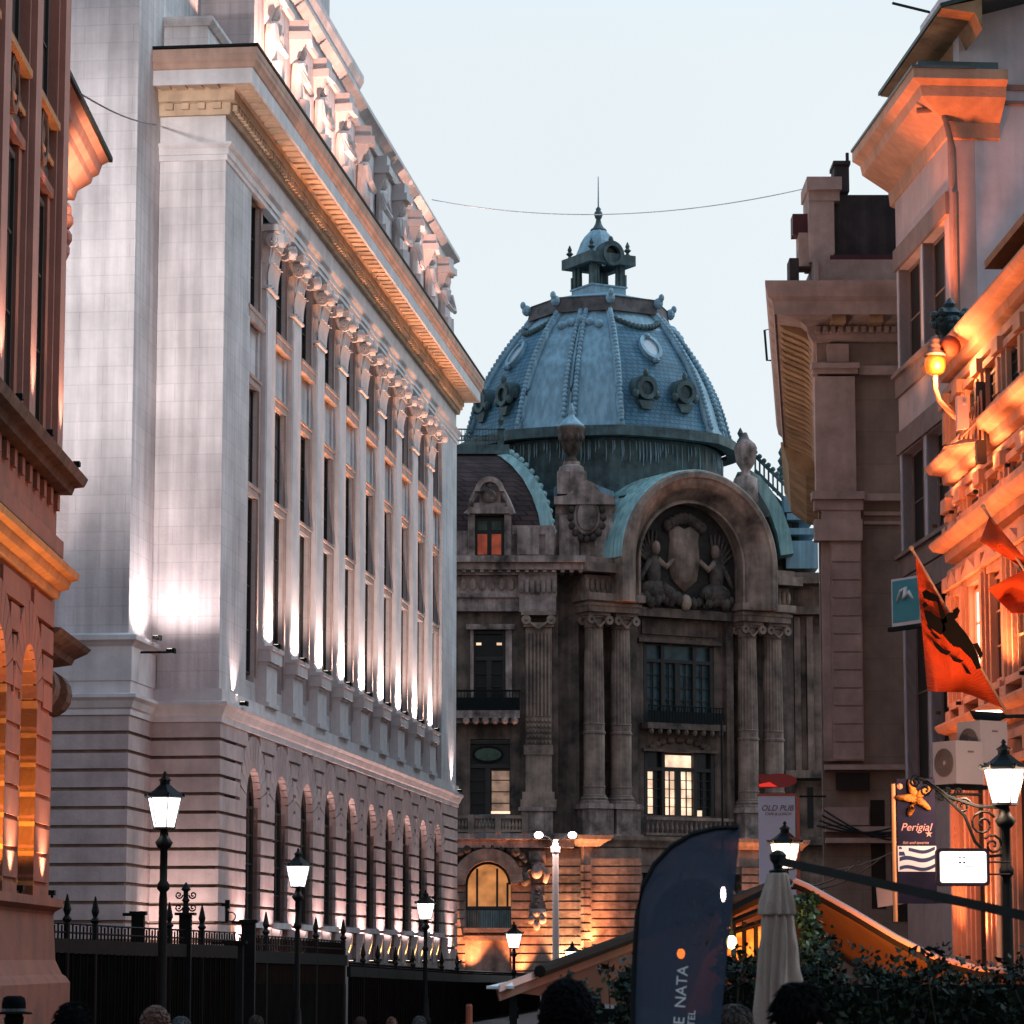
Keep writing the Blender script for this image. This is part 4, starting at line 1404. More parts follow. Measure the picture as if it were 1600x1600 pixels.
for k in range(12):
    a = 2 * PI * k / 12
    m.ball((ub.x + 0.62 * math.cos(a), ub.y + 0.62 * math.sin(a), zu(684)), (0.15, 0.15, 0.3), 6, 5)
m.build('urn', M['soot'], pal, True, world=True)
m = MB()
m.lathe((ub.x, ub.y, 0), [(0.84, zu(668)), (0.72, zu(664)), (0.45, zu(657)), (0.2, zu(650)), (0.16, zu(647)), (0.22, zu(644)), (0.06, zu(630))], 16)
m.build('urn_lid', M['zinc'], pal, True, world=True)
# small gable roof of copper behind the cartouche
m = MB()
m.prism([(xat(866, 181), 181.0, zat(790, 181)), (xat(866, 181), 181.0, zat(762, 181)), (xat(893, 181), 181, zat(742, 181)), (xat(960, 181), 181, zat(768, 181)), (xat(960, 181), 181, zat(790, 181))][::-1], (0, 3.5, 0))
m.build('shoulder_roof', M['zinc'], pal, world=True)
# ---- right shoulder: urn, copper ridge, rail, strips of the far roofs
YR = 184.0
m = MB()
ur = at(1165, 740, YR)
zr_ = lambda v: zat(v, YR)
m.lathe((ur.x, ur.y, 0), [(0.75, zr_(790)), (0.7, zr_(748)), (0.3, zr_(742)), (0.25, zr_(736)), (0.55, zr_(724)), (0.66, zr_(706)), (0.7, zr_(700)), (0.6, zr_(694)), (0.25, zr_(686)), (0.1, zr_(676))], 14)
m.build('urn', M['soot_pale'], pal, True, world=True)
m = MB()
for (u0, u1, v0, v1, d, mi) in ((1222, 1330, 905, 1610, -3.5, 0), (1190, 1330, 888, 905, -2.0, 0), (1226, 1330, 940, 952, -2.6, 0), (1230, 1330, 1200, 1212, -2.2, 0), (1230, 1330, 1305, 1318, -2.4, 0), (1248, 1258, 955, 1200, -3.0, 0), (1268, 1278, 955, 1200, -3.0, 0)):
    m.box(xat(u0, YR), xat(u1, YR), YR - d, YR + 8, zr_(v1), zr_(v0), mi)
m.build('east_wing_wall', M['soot_col'], pal, world=True)
m = MB()
for (u0, u1, v0, v1) in ((1258.5, 1267.5, 985, 1140), (1258.5, 1267.5, 1225, 1290)):
    m.box(xat(u0, YR + 3.4), xat(u1, YR + 3.4), YR + 3.4, YR + 3.6, zr_(v1), zr_(v0))
m.build('east_window', M['glass'], pal, world=True)
m = MB()
rg = []
for (u, v) in ((1240, 865), (1234, 830), (1222, 795), (1206, 768), (1188, 745), (1172, 735)):
    p = at(u, v, YR + 0.5)
    rg.append([(p.x - 0.75, p.y, p.z - 0.1), (p.x, p.y - 0.15, p.z), (p.x + 0.1, p.y + 6, p.z), (p.x - 0.75, p.y + 6, p.z - 0.1)])
m.loft(rg)
m.build('copper_ridge', M['copper'], pal, world=True)
m = MB()
for (u0, u1, v0, v1) in ((1228, 1275, 775, 800), (1232, 1276, 802, 812), (1234, 1278, 825, 835), (1230, 1280, 845, 888)):
    m.box(xat(u0, YR + 2), xat(u1, YR + 2), YR + 2, YR + 8, zat(v1, YR + 2), zat(v0, YR + 2), 0)
m.build('roof_strip', M['zinc'], pal, world=True)
m = MB()
a_p, b_p = at(1180, 712, YR + 4), at(1250, 780, YR + 2)
for k in range(2):
    m.tube([a_p + Vector((0, 0, -0.9 * k)), b_p + Vector((0, 0, -0.9 * k))], 0.12, 5)
for k in range(11):
    q = a_p.lerp(b_p, k / 10)
    m.tube([q + Vector((0, 0, -1.1)), q + Vector((0, 0, 0.1))], 0.06, 5)
    m.ball(q + Vector((0, 0, 0.22)), 0.16, 6, 4)
for (u, v) in ((1157, 690), (1221, 720)):
    p = at(u, v, YR + 5)
    m.lathe((p.x, p.y, p.z - 0.5), [(0.12, -0.6), (0.3, 0.0), (0.1, 0.2), (0.24, 0.5), (0.08, 0.75), (0.2, 1.0), (0.03, 1.35)], 8)
m.prism([a_p + Vector((0, 1, -1.0)), b_p + Vector((0, 1, -1.0)), b_p + Vector((0, 1, -3.5)), a_p + Vector((0, 1, -3.5))], (0, 1, 0))
m.build('roof_railing', M['verdigris'], pal, world=True)
# ================================================================ RIGHT SIDE
M.update({
    'brown': mat('dull_brown_render', (0.27, 0.19, 0.145), var=0.32, scale=0.5, bump=0.3, streak=0.1, joints=(1.05, 40.0, 0.72)),
    'brown_trim': mat('rosy_brown_moulding', (0.42, 0.29, 0.24), var=0.25, scale=1.0, bump=0.3, streak=0.1),
    'brown_soffit': mat('ochre_brown_soffit', (0.38, 0.23, 0.12), var=0.35, scale=1.0, bump=0.4),
    'wine_sheet': mat('wine_red_sheet', (0.075, 0.014, 0.018), var=0.2, rough=0.6),
    'mansard_dark': mat('dark_mansard', (0.055, 0.038, 0.036), var=0.35, scale=1.2, streak=0.35, bump=0.2),
    'white_render': mat('dirty_white_render', (0.60, 0.55, 0.56), var=0.14, scale=0.6, bump=0.15, streak=0.10, tint=(0.44, 0.40, 0.41)),
    'pink_render': mat('rosy_render', (0.52, 0.36, 0.32), var=0.14, scale=0.8, bump=0.15, streak=0.05),
    'taupe': mat('taupe_painted_band', (0.24, 0.155, 0.125), var=0.2, scale=1.0, bump=0.15),
    'shade_glass': mat('brown_blind_glass', (0.022, 0.017, 0.013), rough=0.5, var=0.35, scale=0.8, spec=0.12),
    'orange_render': mat('apricot_render', (0.56, 0.30, 0.19), var=0.22, scale=0.7, bump=0.35, streak=0.14),
    'green_roof': mat('dark_green_roof_sheet', (0.028, 0.050, 0.050), var=0.3, scale=0.6, streak=0.3, rough=0.5),
    'teal_roof': mat('teal_roof_sheet', (0.07, 0.115, 0.125), var=0.25, rough=0.5),
    'lit_white': glow('lit_window_white', (1.0, 0.93, 0.85), 1.8, 0.25, 1.5),
    'lit_orange': glow('lantern_orange', (1.0, 0.24, 0.02), 0.8, 0.3, 9),
    'cable': mat('black_cable', (0.02, 0.02, 0.022), rough=0.6),
})


class Flat:
    """boxes whose faces are measured on the facade plane at depth Y (square to the street)"""
    def __init__(s, Y, vref=900):
        s.Y, s.vref = Y, vref

    def x(s, u):
        return xat(u, s.Y, s.vref)

    def z(s, v):
        return zat(v, s.Y)

    def box(s, mb, u0, u1, v0, v1, d=0.0, dep=1.0, mi=0):
        return mb.box(s.x(u0), s.x(u1), s.Y - d, s.Y + dep, s.z(v1), s.z(v0), mi)


# ---- brown corner building
B = Flat(100.0, 900)
br = thing('corner_building', 'dull brown corner building with a very deep bracketed cornice and wine red roof edge', 'building', (B.x(1340), 100, 0))
m = MB()
B.box(m, 1281, 1440, 528, 1600, 0, 0.3)
m.box(B.x(1340), B.x(1440), 100.31, 109, 0, B.z(530))
m.build('wall', M['brown'], br, world=True)
m = MB()
B.box(m, 1275, 1338, 592, 775, 0.45, -0.01)
B.box(m, 1284, 1344, 800, 815, 0.45, -0.01)
B.box(m, 1296, 1344, 848, 1190, 0.40, -0.01)
for k in range(12):
    B.box(m, 1298, 1342, 854 + 28 * k, 854 + 28 * k + 26, 0.46, -0.38)
B.box(m, 1283, 1296, 815, 1190, 0.2, -0.01)
m.build('pilaster', M['brown_trim'], br, world=True)
m = MB()
for (u0, u1, v0, v1, d) in ((1270, 1345, 572, 580, 0.62), (1272, 1343, 580, 588, 0.5), (1345, 1440, 574, 588, 0.3), (1268, 1350, 772, 784, 0.65), (1350, 1440, 774, 785, 0.45), (1272, 1348, 784, 800, 0.5),
                            (1272, 1346, 815, 848, 0.55), (1350, 1440, 800, 806, 0.12), (1350, 1440, 815, 820, 0.12), (1283, 1440, 1196, 1204, 0.5), (1283, 1350, 1262, 1290, 0.3), (1283, 1440, 1310, 1318, 0.55), (1283, 1440, 1292, 1300, 0.35),
                            (1275, 1440, 528, 534, 0.2), (1296, 1330, 540, 568, 0.3)):
    B.box(m, u0, u1, v0, v1, d, -0.001)
for k in range(11):
    B.box(m, 1277 + 12 * k, 1284 + 12 * k, 515, 524, 0.55, 0.2)
m.build_each('moulding', M['brown_trim'], br, world=True)
# deep cornice running away along the street; its lip heads for the vanishing point
dirx = (1280 - 800) / F / 1.010
Xw = B.x(1283)
def streetx(u, Y):
    return xat(u, Y, 1500)
P0 = (xat(1197, 100, 455), 100 - 1.3)
off = Xw - P0[0]
wallline = lambda Y: (Xw + dirx * (Y - 100), Y)
m = MB()
zt = B.z(455)
far = 125.0
path = [wallline(far), wallline(100.0), (B.x(1440), 100.0)]
prof = [(-0.3, zt - 1.75), (0.15, zt - 1.7), (0.3, zt - 1.5), (0.35, zt - 1.25), (0.55, zt - 1.1), (off - 0.35, zt - 0.98), (off - 0.28, zt - 1.05), (off - 0.22, zt - 0.62), (off - 0.08, zt - 0.5), (off, zt - 0.12), (off, zt), (-0.3, zt + 0.05)]
m.run(prof, path)
m.build('cornice', M['brown_trim'], br, world=True)
m = MB()
for k in range(24):
    Y = 100.6 + k * 1.02
    x = wallline(Y)[0]
    m.prism([(x, Y, zt - 1.55), (x - 0.2, Y, zt - 1.62), (x - 0.45, Y, zt - 1.42), (x - off + 0.55, Y, zt - 1.14), (x - off + 0.42, Y, zt - 1.0), (x, Y, zt - 1.0)], (0, 0.46, 0))
for k in range(3):
    x = B.x(1300) + k * 1.2
    m.box(x, x + 0.45, 100 - off + 0.5, 100, zt - 1.25, zt - 1.0)
m.build_each('cornice_bracket', M['brown_soffit'], br, world=True)
m = MB()
path2 = [wallline(139.0), wallline(125.0)]
z2 = zat(690, 125)
m.run([(-0.3, z2 - 1.6), (0.5, z2 - 1.4), (1.2, z2 - 0.9), (1.35, z2 - 0.3), (1.5, z2), (-0.3, z2 + 0.05)], path2)
m.build('lower_cornice', M['brown_soffit'], br, world=True)
m = MB()
x, Y = wallline(139)
m.add([(wallline(100)[0], 100.01, 0), (x, Y, 0), (x, Y, z2), (wallline(125)[0], 125, z2), (wallline(125)[0], 125, zt), (wallline(100)[0], 100.01, zt)], [(0, 1, 2, 3, 4, 5)])
m.box(wallline(139)[0], wallline(139)[0] + 8, 132, 139, 0, z2 - 0.1)
m.build('street_wall', M['brown'], br, world=True)
m = MB()
y0 = 103.0
for k in range(2):
    pass
xr, yr = wallline(116)[0] - off - 0.02, 116.0
m.tube([(xr + 0.3, 114, zat(563, 114)), (xr - 0.12, 114, zat(563, 114)), (xr - 0.2, 114, zat(516, 114)), (xr + 0.2, 114, zat(512, 114))], 0.05, 5)
m.tube([(xr + 0.3, 117, zat(563, 117)), (xr - 0.12, 117, zat(563, 117)), (xr - 0.2, 117, zat(516, 117)), (xr + 0.2, 117, zat(512, 117))], 0.05, 5)
m.build('cornice_hook', M['black'], br, world=True)
m = MB()
B.box(m, 1256, 1440, 437, 455, -0.3, 6)
m.build('roof_edge', M['wine_sheet'], br, world=True)
m = MB()
B.box(m, 1284, 1440, 397, 437, -0.8, 5)
B.box(m, 1277, 1318, 300, 397, -1.2, 3)
B.box(m, 1274, 1330, 264, 284, -1.0, 3.2)
B.box(m, 1277, 1327, 284, 300, -1.15, 3.1)
B.box(m, 1262, 1285, 347, 400, -1.5, 2.5)
B.box(m, 1282, 1288, 397, 437, -0.5, 2.5)
m.build('attic', M['brown_trim'], br, world=True)
m = MB()
B.box(m, 1316, 1440, 286, 396, -1.6, 5)
B.box(m, 1316, 1440, 384, 398, -1.2, 5)
m.build('mansard_roof', M['mansard_dark'], br, world=True)
m = MB()
B.box(m, 1253, 1281, 316, 348, -1.6, 2.4)
B.box(m, 1310, 1440, 388, 396, -1.0, 4)
m.build('red_flashing', M['wine_sheet'], br, world=True)
m = MB()
B.box(m, 1326, 1350, 222, 270, -2.5, 3.6)
B.box(m, 1324, 1352, 222, 228, -2.4, 3.7)
m.tube([(B.x(1349), 102.8, B.z(225)), (B.x(1349), 102.8, B.z(205))], 0.06, 5)
B.box(m, 1247, 1262, 386, 428, -1.6, 2.6)
m.build_each('chimney', M['mansard_dark'], br, world=True)
m = MB()
B.box(m, 1300, 1352, 1208, 1236, 0.35, -0.2)
B.box(m, 1354, 1376, 1250, 1420, 0.03, -0.001)
B.box(m, 1385, 1410, 1230, 1440, 0.03, -0.001)
m.build('shop_opening', M['shade_glass'], br, world=True)
# cables clipped along it
m = MB()
for k in range(4):
    a, b = at(1276 + 4 * k, 1290 - 8 * k, 99.4), at(1440, 1276 + 12 * k, 99.3)
    pts = [a.lerp(b, t / 8) + Vector((0, 0, -0.35 * math.sin(PI * t / 8))) for t in range(9)]
    m.tube(pts, 0.03, 4)
m.build('cable_bundle', M['cable'], br, world=True)

# ---- white rendered building: facade along the street and plain gable facing the viewer
WA = math.atan((800 - 430) / F / 1.010)
YN = 90.0
xn = xat(1490, YN, 700)
wh = thing('rendered_house', 'tall white rendered house with wide eaves, taupe bands and a plain windowless gable', 'building', (xn, YN, 0), -R(90) + WA)
LW = 7.9
# local x runs towards the viewer and ends at 0 (the gable corner); street side is -y
zw = lambda v, x=0: zat(v, YN - x * math.cos(WA))
m = MB()
zE = zw(232, -4)
flo = [(zw(1215, -4), zw(1010, -4)), (zw(865, -4), zw(690, -4)), (zw(570, -4), zw(370, -4))]
LV = [(930, 1220), (690, 850), (395, 560)]
bands = []
wins = []
for (v1, v0) in LV:
    wins.append((zat(v0, 95), zat(v1, 95)))
zz = 0.0
for (z0, z1) in wins:
    m.box(-LW, -0.0, 0, 0.8, zz, z0)
    zz = z1
m.box(-LW, 0, 0, 0.8, zz, zE)
wx = [(-7.45, -4.25), (-3.7, -0.65)]
for (z0, z1) in wins:
    m.box(-LW, wx[0][0], 0, 0.8, z0, z1)
    m.box(wx[0][1], wx[1][0], 0, 0.8, z0, z1)
    m.box(wx[1][1], 0, 0, 0.8, z0, z1)
m.box(-LW, -0.8, 0.801, 9, 0, zE)
m.build('street_wall', M['pink_render'], wh)
m = MB()
m.box(-0.79, 0, 0.805, 14, 0, zw(-60))
m.box(-0.8, 0.001, 0.4, 0.804, zE, zw(-60))
m.build('gable_wall', M['white_render'], wh)
m = MB()
m.box(0.0, 0.07, 1.2, 14, zw(139), zw(131))
m.box(0.0, 0.07, 1.2, 14, zw(162), zw(156))
m.build('string_course', M['taupe'], wh)
m = MB()
for i, (z0, z1) in enumerate(wins):
    h = 0.75 if i else 0.55
    m.box(-LW - 0.05, 0.02, -0.10, -0.001, z0 - h, z0 - 0.02)
    m.box(-LW - 0.1, 0.05, -0.22, -0.001, z0 - 0.14, z0 - 0.015)
    m.box(-LW - 0.05, 0.02, -0.10, -0.001, z1 + 0.02, z1 + 0.7)
m.build_each('painted_band', M['taupe'], wh)
for i, (z0, z1) in enumerate(wins):
    for (x0, x1) in wx:
        f, p = MB(), MB()
        window(f, p, x0, x1, z0, z1, 0.30, 1, 2, 0.09)
        o = f.build('window', M['taupe'], wh)
        p.build('pane', M['shade_glass'], o)
        MB().box(x0 - 0.12, x0, -0.04, 0.42, z0, z1).build('jamb', M['white_render'], o)
m = MB()
ov = 1.25
ze = zat(126, YN)
m.run([(-0.3, ze - 1.9), (0.05, ze - 1.75), (0.1, ze - 1.3), (ov * 0.75, ze - 0.75), (ov * 0.8, ze - 0.45), (ov, ze - 0.3), (ov, ze), (-0.3, ze + 0.15)], [(-LW - 0.6, 0), (0.05, 0), (0.05, 1.55)])
m.build('eaves', M['orange_render'], wh)
m = MB()
m.run([(ov - 0.1, ze + 0.005), (ov + 0.05, ze + 0.005), (ov + 0.05, ze + 0.08), (ov - 0.1, ze + 0.08)], [(-LW - 0.6, 0), (0.05, 0), (0.05, 0.6)])
m.box(-LW, 0.3, -0.9, 1.5, ze + 0.16, ze + 0.5)
m.build('eaves_roof', M['teal_roof'], wh)
m = MB()
m.tube([(0.25, -0.95, ze - 1.0), (0.28, -0.3, ze - 0.95), (0.3, -0.1, ze - 1.3), (0.3, 0.1, ze - 2.2), (0.3, 0.12, zw(300)), (0.42, 0.12, zw(306)), (0.25, 0.14, zw(480)), (0.25, 0.14, zw(700)), (0.25, 0.14, 1.0)], 0.09, 8)
m.build('downpipe', M['taupe'], wh)
# attic storey above with its own dark eaves
m = MB()
m.box(-6.5, -0.81, 0.62, 8, ze + 0.4, zw(-60))
m.build('attic_wall', M['white_render'], wh)
m = MB()
za_ = zat(93, YN + 3)
m.prism([(-7.2, -0.55, za_), (-7.2, 0.40, za_ - 0.12), (-7.2, 0.61, za_ - 0.6), (-7.2, 0.61, za_ + 0.3), (-7.2, -0.55, za_ + 0.03)], (9.4, 0, 0))
m.build('upper_eaves', M['brown_soffit'], wh)
m = MB()
m.prism([(-7.25, -0.62, za_ + 0.02), (-7.25, -0.62, za_ + 0.14), (-7.25, 3.0, za_ + 1.2), (-7.25, 3.0, za_ + 1.05)], (9.5, 0, 0))
m.build('upper_roof', M['green_roof'], wh)
f = MB()
f.prism([(-0.82, 0.55, zw(80)), (-2.0, 0.55, zw(80)), (-2.0, 0.55, zw(60)), (-0.82, 0.55, zw(35))], (0, 0.06, 0))
f.build('attic_window', M['shade_glass'], wh)
m = MB()
m.tube([at(1395, 5, 92), at(1452, 19, 91)], 0.045, 5)
m.build('antenna_rod', M['black'], wh, world=True)
lamp('eaves_lamp', wh, (0.9, -1.2, zw(560)), 4200, (1.0, 0.24, 0.07), 'SPOT', 0.3, (0.2, 0.0, ze - 1.0), 55, 0.8)
lamp('eaves_lamp', wh, (-4.0, -2.2, zw(700)), 1300, (1.0, 0.45, 0.25), 'SPOT', 0.3, (-4.0, -0.3, ze - 1.5), 70, 0.9)

# ---- ornate orange-lit house, nearer on the right
OA = math.atan((800 - 650) / F / 1.010)
YO = 70.0
xo = xat(1492, YO, 900)
on = thing('ornate_house', 'ornate apricot house front with pilasters and pedimented windows glowing under orange lamps', 'building', (xo, YO, 0), -R(90) + OA)
LO = 26.0
# local x = 0 at the far corner, grows towards the viewer ; street side -y
zo = lambda v, x=0.0: zat(v, YO - x)
ZT = zo(556, 0.2)
m = MB()
m.box(0, LO, 0, 9, 0, ZT)
m.build('front_wall', M['orange_render'], on)
STO = [zo(1500), zo(1128), zo(848), zo(726)]
m = MB()
for (zc_, d, h) in ((zo(726, 0), 0.55, 0.5), (zo(838, 1), 0.5, 0.5), (zo(1128, 1), 0.45, 0.45), (ZT - 0.1, 0.6, 0.5)):
    m.run([(0.0, zc_ - h), (d * 0.35, zc_ - h * 0.9), (d * 0.4, zc_ - h * 0.5), (d * 0.85, zc_ - h * 0.35), (d, zc_ - 0.05), (d, zc_), (0.0, zc_ + 0.06)], [(0, 3), (0, 0), (LO, 0)])
    m.run([(0.0, zc_ - h - 0.35), (d * 0.3, zc_ - h - 0.33), (d * 0.3, zc_ - h - 0.15), (0.0, zc_ - h - 0.12)], [(0, 3), (0, 0), (LO, 0)])
m.build('cornice', M['orange_render'], on)
PX_ = [0.45, 2.2, 4.6, 7.0, 9.4, 11.8, 14.2]
m0 = MB()
def pil(z0, z1, wd=0.28, d=0.22):
    mm = MB()
    mm.box(-wd, wd, -d, 0, z0, z1)
    mm.box(-wd * 0.45, wd * 0.45, -d - 0.06, -d, z0 + 0.3, z1 - 0.4)
    mm.box(-wd - 0.08, wd + 0.08, -d - 0.1, 0, z1 - 0.3, z1 - 0.001)
    mm.box(-wd - 0.06, wd + 0.06, -d - 0.08, 0, z0, z0 + 0.2)
    return mm
spans = [(zo(1128, 1) + 0.07, zo(838, 1) - 0.87), (zo(838, 1) + 0.07, zo(726, 0) - 0.87), (zo(726, 0) + 0.07, ZT - 0.97), (0.0, zo(1128, 1) - 0.82)]
for (z0, z1) in spans:
    pr0 = pil(z0, z1).build('pilaster', M['orange_render'], on)
    for k, x in enumerate(PX_):
        o = pr0 if k == 0 else dup(pr0, on)
        o.location = (x, 0, 0)
for si, (z0, z1) in enumerate(spans):
    for k in range(len(PX_) - 1):
        x0, x1 = PX_[k] + 0.5, PX_[k + 1] - 0.5
        if k == 0:
            x0, x1 = PX_[0] + 0.42, PX_[1] - 0.42
        h0, h1 = z0 + 0.45, z1 - 0.55
        if h1 - h0 < 1.2:
            h0, h1 = z0 + 0.3, z1 - 0.35
        f, p, t = MB(), MB(), MB()
        window(f, p, x0, x1, h0, h1, -0.06, 1, 3, 0.06)
        t.box(x0 - 0.16, x0, -0.16, 0, h0 - 0.1, h1 + 0.1)
        t.box(x1, x1 + 0.16, -0.16, 0, h0 - 0.1, h1 + 0.1)
        t.box(x0 - 0.16, x1 + 0.16, -0.20, 0, h1 + 0.1, h1 + 0.25)
        t.box(x0 - 0.22, x1 + 0.22, -0.30, 0, h0 - 0.25, h0 - 0.1)
        if si == 0:
            t.prism([(x0 - 0.25, -0.32, h1 + 0.26), (x1 + 0.25, -0.32, h1 + 0.26), ((x0 + x1) / 2, -0.32, h1 + 0.62)], (0, 0.31, 0))
        o = f.build('window', M['frame_dark'] if si else M['orange_render'], on)
        lit = (si == 0 and k in (1,)) or (si == 3 and k in (2,))
        p.build('pane', M['lit_white'] if lit else M['shade_glass'], o)
        t.build('surround', M['orange_render'], o)
# dark green mansard with orange gutter boards
m = MB()
for (x, v, e) in ((1.0, 1010, 520), (4.0, 940, 700), (7.5, 800, 600), (2.0, 1330, 600), (5.5, 1330, 700), (3.5, 760, 420)):
    lamp('added_facade_fill', on, (x, -1.9, zo(v, x)), e * 0.30, (1.0, 0.25, 0.07), 'POINT', 0.3)  # added unseen fill lights, evening out the orange wash
zt0 = ZT + 0.05
zr2 = zat(232, 62)
m.add([(0.5, 0.15, zt0), (LO, 0.15, zt0), (LO, 1.3, zr2 + 3), (LO, 1.3, zr2), (7.6, 1.3, zr2), (0.5, 8.5, zt0), (7.6, 8, zr2), (LO, 8, zr2)], [(0, 1, 3, 4), (0, 4, 6, 5), (4, 3, 7, 6)])
m.build('mansard_roof', M['green_roof'], on)
m = MB()
zg = zat(338, 62)
m.box(3.9, LO - 1, 0.1, 1.0, zg - 0.18, zg)
m.box(3.6, LO - 1, 0.0, 0.5, zg - 1.05, zg - 0.88)
m.build('gutter_board', mat('orange_gutter_board', (0.55, 0.17, 0.06), var=0.2), on)
m = MB()
m.box(-0.1, 0.75, -0.45, 0.3, zo(560), zo(545))
m.lathe((0.32, -0.05, 0), [(0.36, zo(545)), (0.3, zo(540)), (0.16, zo(536)), (0.2, zo(530)), (0.36, zo(516)), (0.4, zo(506)), (0.3, zo(500)), (0.32, zo(496)), (0.12, zo(486)), (0.14, zo(480)), (0.02, zo(470))], 12)
for k in range(34):
    a, q = rnd.random() * 6.28, rnd.random()
    m.ball((0.32 + 0.36 * math.cos(a), -0.05 + 0.36 * math.sin(a), zo(526 - 34 * q)), 0.07 + 0.06 * rnd.random(), 6, 4)
m.build('roof_ornament', M['green_roof'], on)
m = MB()
for s in (0, 1):
    a = at(1602, 622 + 22 * s, 61)
    m.tube([at(1566 + 4 * s, 632 + 18 * s, 66), at(1584, 613 + 20 * s, 64), a], 0.035, 5)
m.tube([at(1566, 632, 66), at(1572, 648, 66), at(1600, 640, 61)], 0.03, 5)
m.build('balcony_rail', M['black'], on, world=True)
# orange lamps on the front, washing the masonry upwards and sideways
for (x, v, e) in ((1.4, 1120, 900), (4.0, 1120, 1100), (7.6, 1120, 1200), (11, 1120, 1200), (1.4, 830, 650), (3.6, 830, 800), (6.5, 830, 800), (10, 830, 700), (1.3, 1500, 700), (4.5, 1500, 900), (9, 1500, 900)):
    z = zo(v, 1)
    b = MB().box(x - 0.05, x + 0.05, -0.72, -0.62, z + 0.02, z + 0.09).build('floodlight', M['black'], on)
    lamp('floodlight_lamp', on, (x, -0.75, z + 0.3), e * 0.6, (1.0, 0.30, 0.12), 'SPOT', 0.1, (x + 0.1, -0.05, z + 3.2), 115, 0.9)
# ================================================================ NEAR LEFT BUILDING (brick red, lit from below)
M.update({
    'brick': mat('red_brown_stucco', (0.27, 0.10, 0.062), var=0.22, scale=1.2, bump=0.2, streak=0.1, tint=(0.17, 0.075, 0.055)),
    'rose_stone': mat('rose_pilaster_stone', (0.36, 0.18, 0.14), var=0.14, scale=1.2, bump=0.15, streak=0.15),
    'dark_carve': mat('dark_carved_panel', (0.10, 0.065, 0.05), var=0.4, scale=3, bump=0.4),
    'amber_glow_stone': mat('amber_lit_stone', (0.45, 0.21, 0.08), var=0.18, scale=1.0, bump=0.2, streak=0.2),  # amber lamp glow put into the colour of reveals and bands
})
YL = 52.0
xl = xat(92, YL, 600)
lb_ = thing('terracotta_house', 'red brown stuccoed house at the left edge with amber lit arches and tall dark windows', 'building', (xl, YL, 0), R(90) - math.atan((780 - 800) / F))
# local x grows away from the viewer, 0 at the far corner (so the front runs to negative x); street side is -y
zL = lambda v, x=0.0: zat(v, YL + x)
LL = 16.0
BAY = 3.15
PXL = [-0.42 - BAY * k for k in range(5)]
m = MB()
m.box(-LL, 0, 0.215, 9, zL(880), zL(-80))
m.box(-LL, 0, 0.551, 9, 0, zL(880) - 0.002)
m.build('wall', M['brick'], lb_)
p = MB()
zpf = zL(735)
p.box(-0.42, 0.42, 0.0, 0.6, zpf, zL(-60))
p.box(-0.30, 0.30, -0.10, 0.0, zpf + 0.15, zL(-60))
p.box(-0.5, 0.5, -0.08, 0.6, zpf, zpf + 0.18)
p0 = p.build('pilaster', M['rose_stone'], lb_)
fx0 = MB()
fx0.box(-0.09, 0.09, -0.34, -0.24, 0.0, 0.08)
fx0.box(-0.03, 0.03, -0.31, -0.27, -0.06, 0.0)
fx0 = fx0.build('floodlight', M['black'], lb_)
fx0.location = (PXL[0], -0.1, zpf)
for k, x in enumerate(PXL):
    o = p0 if k == 0 else dup(p0, lb_)
    o.location = (x, 0, 0)
    f = fx0 if k == 0 else dup(fx0, lb_, (x, -0.1, zpf))
    lamp('floodlight_lamp', f, (0.0, -0.28, 0.22), 480, (1.0, 0.66, 0.52), 'SPOT', 0.05, (0.0, 0.05, 2.4), 50, 0.9)
for k in range(4):
    xa, xb = PXL[k + 1] + 0.42, PXL[k] - 0.42
    f, pn, t = MB(), MB(), MB()
    zA, zB, zC_ = zL(690), zL(330), zL(225)
    window(f, pn, xa + 0.35, xb - 0.35, zA, zB - 0.15, 0.13, 1, 3, 0.09)
    t.box(xa, xa + 0.34, 0.08, 0.22, zA, zB)
    t.box(xb - 0.34, xb, 0.08, 0.22, zA, zB)
    t.box(xa, xb, 0.03, 0.22, zB, zB + 0.16)
    o = f.build('window', M['frame_dark'], lb_)
    pn.build('pane', M['shade_glass'], o)
    t.build('surround', M['brick'], o)
    m = MB()
    m.box(xa, xb, 0.12, 0.22, zB + 0.18, zC_ - 0.02, 0)
    m.box(xa, xb, -0.06, 0.22, zC_, zC_ + 0.12, 1)
    m.box(xa, xb, 0.04, 0.22, zB + 0.55, zB + 0.64, 1)
    m.ring(((xa + xb) / 2, 0.12, (zB + zC_) / 2 + 0.2), (1, 0, 0), (0, 0, 1), (0.28, 0.36), (0.40, 0.5), 0.1, 18, 0)
    m.ball(((xa + xb) / 2, 0.12, (zB + zC_) / 2 + 0.2), (0.2, 0.1, 0.28), 8, 6, 0)
    for s in (-1, 1):
        for q in range(3):
            m.ball(((xa + xb) / 2 + s * (0.55 + 0.18 * q), 0.12, (zB + zC_) / 2 + 0.2 - 0.08 * q), (0.14, 0.08, 0.14), 7, 5, 0)
    m.build('spandrel', [M['dark_carve'], M['amber_glow_stone']], lb_)
    f, pn = MB(), MB()
    window(f, pn, xa + 0.25, xb - 0.25, zC_ + 0.4, zL(-60), 0.13, 1, 3, 0.1)
    o = f.build('window', M['frame_dark'], lb_)
    pn.build('pane', M['shade_glass'], o)
    lamp('sill_lamp', lb_, ((xa + xb) / 2, -0.3, zB - 0.2), 30, ORANGE, 'SPOT', 0.08, ((xa + xb) / 2, 0.3, zC_ + 0.2), 90, 0.9)
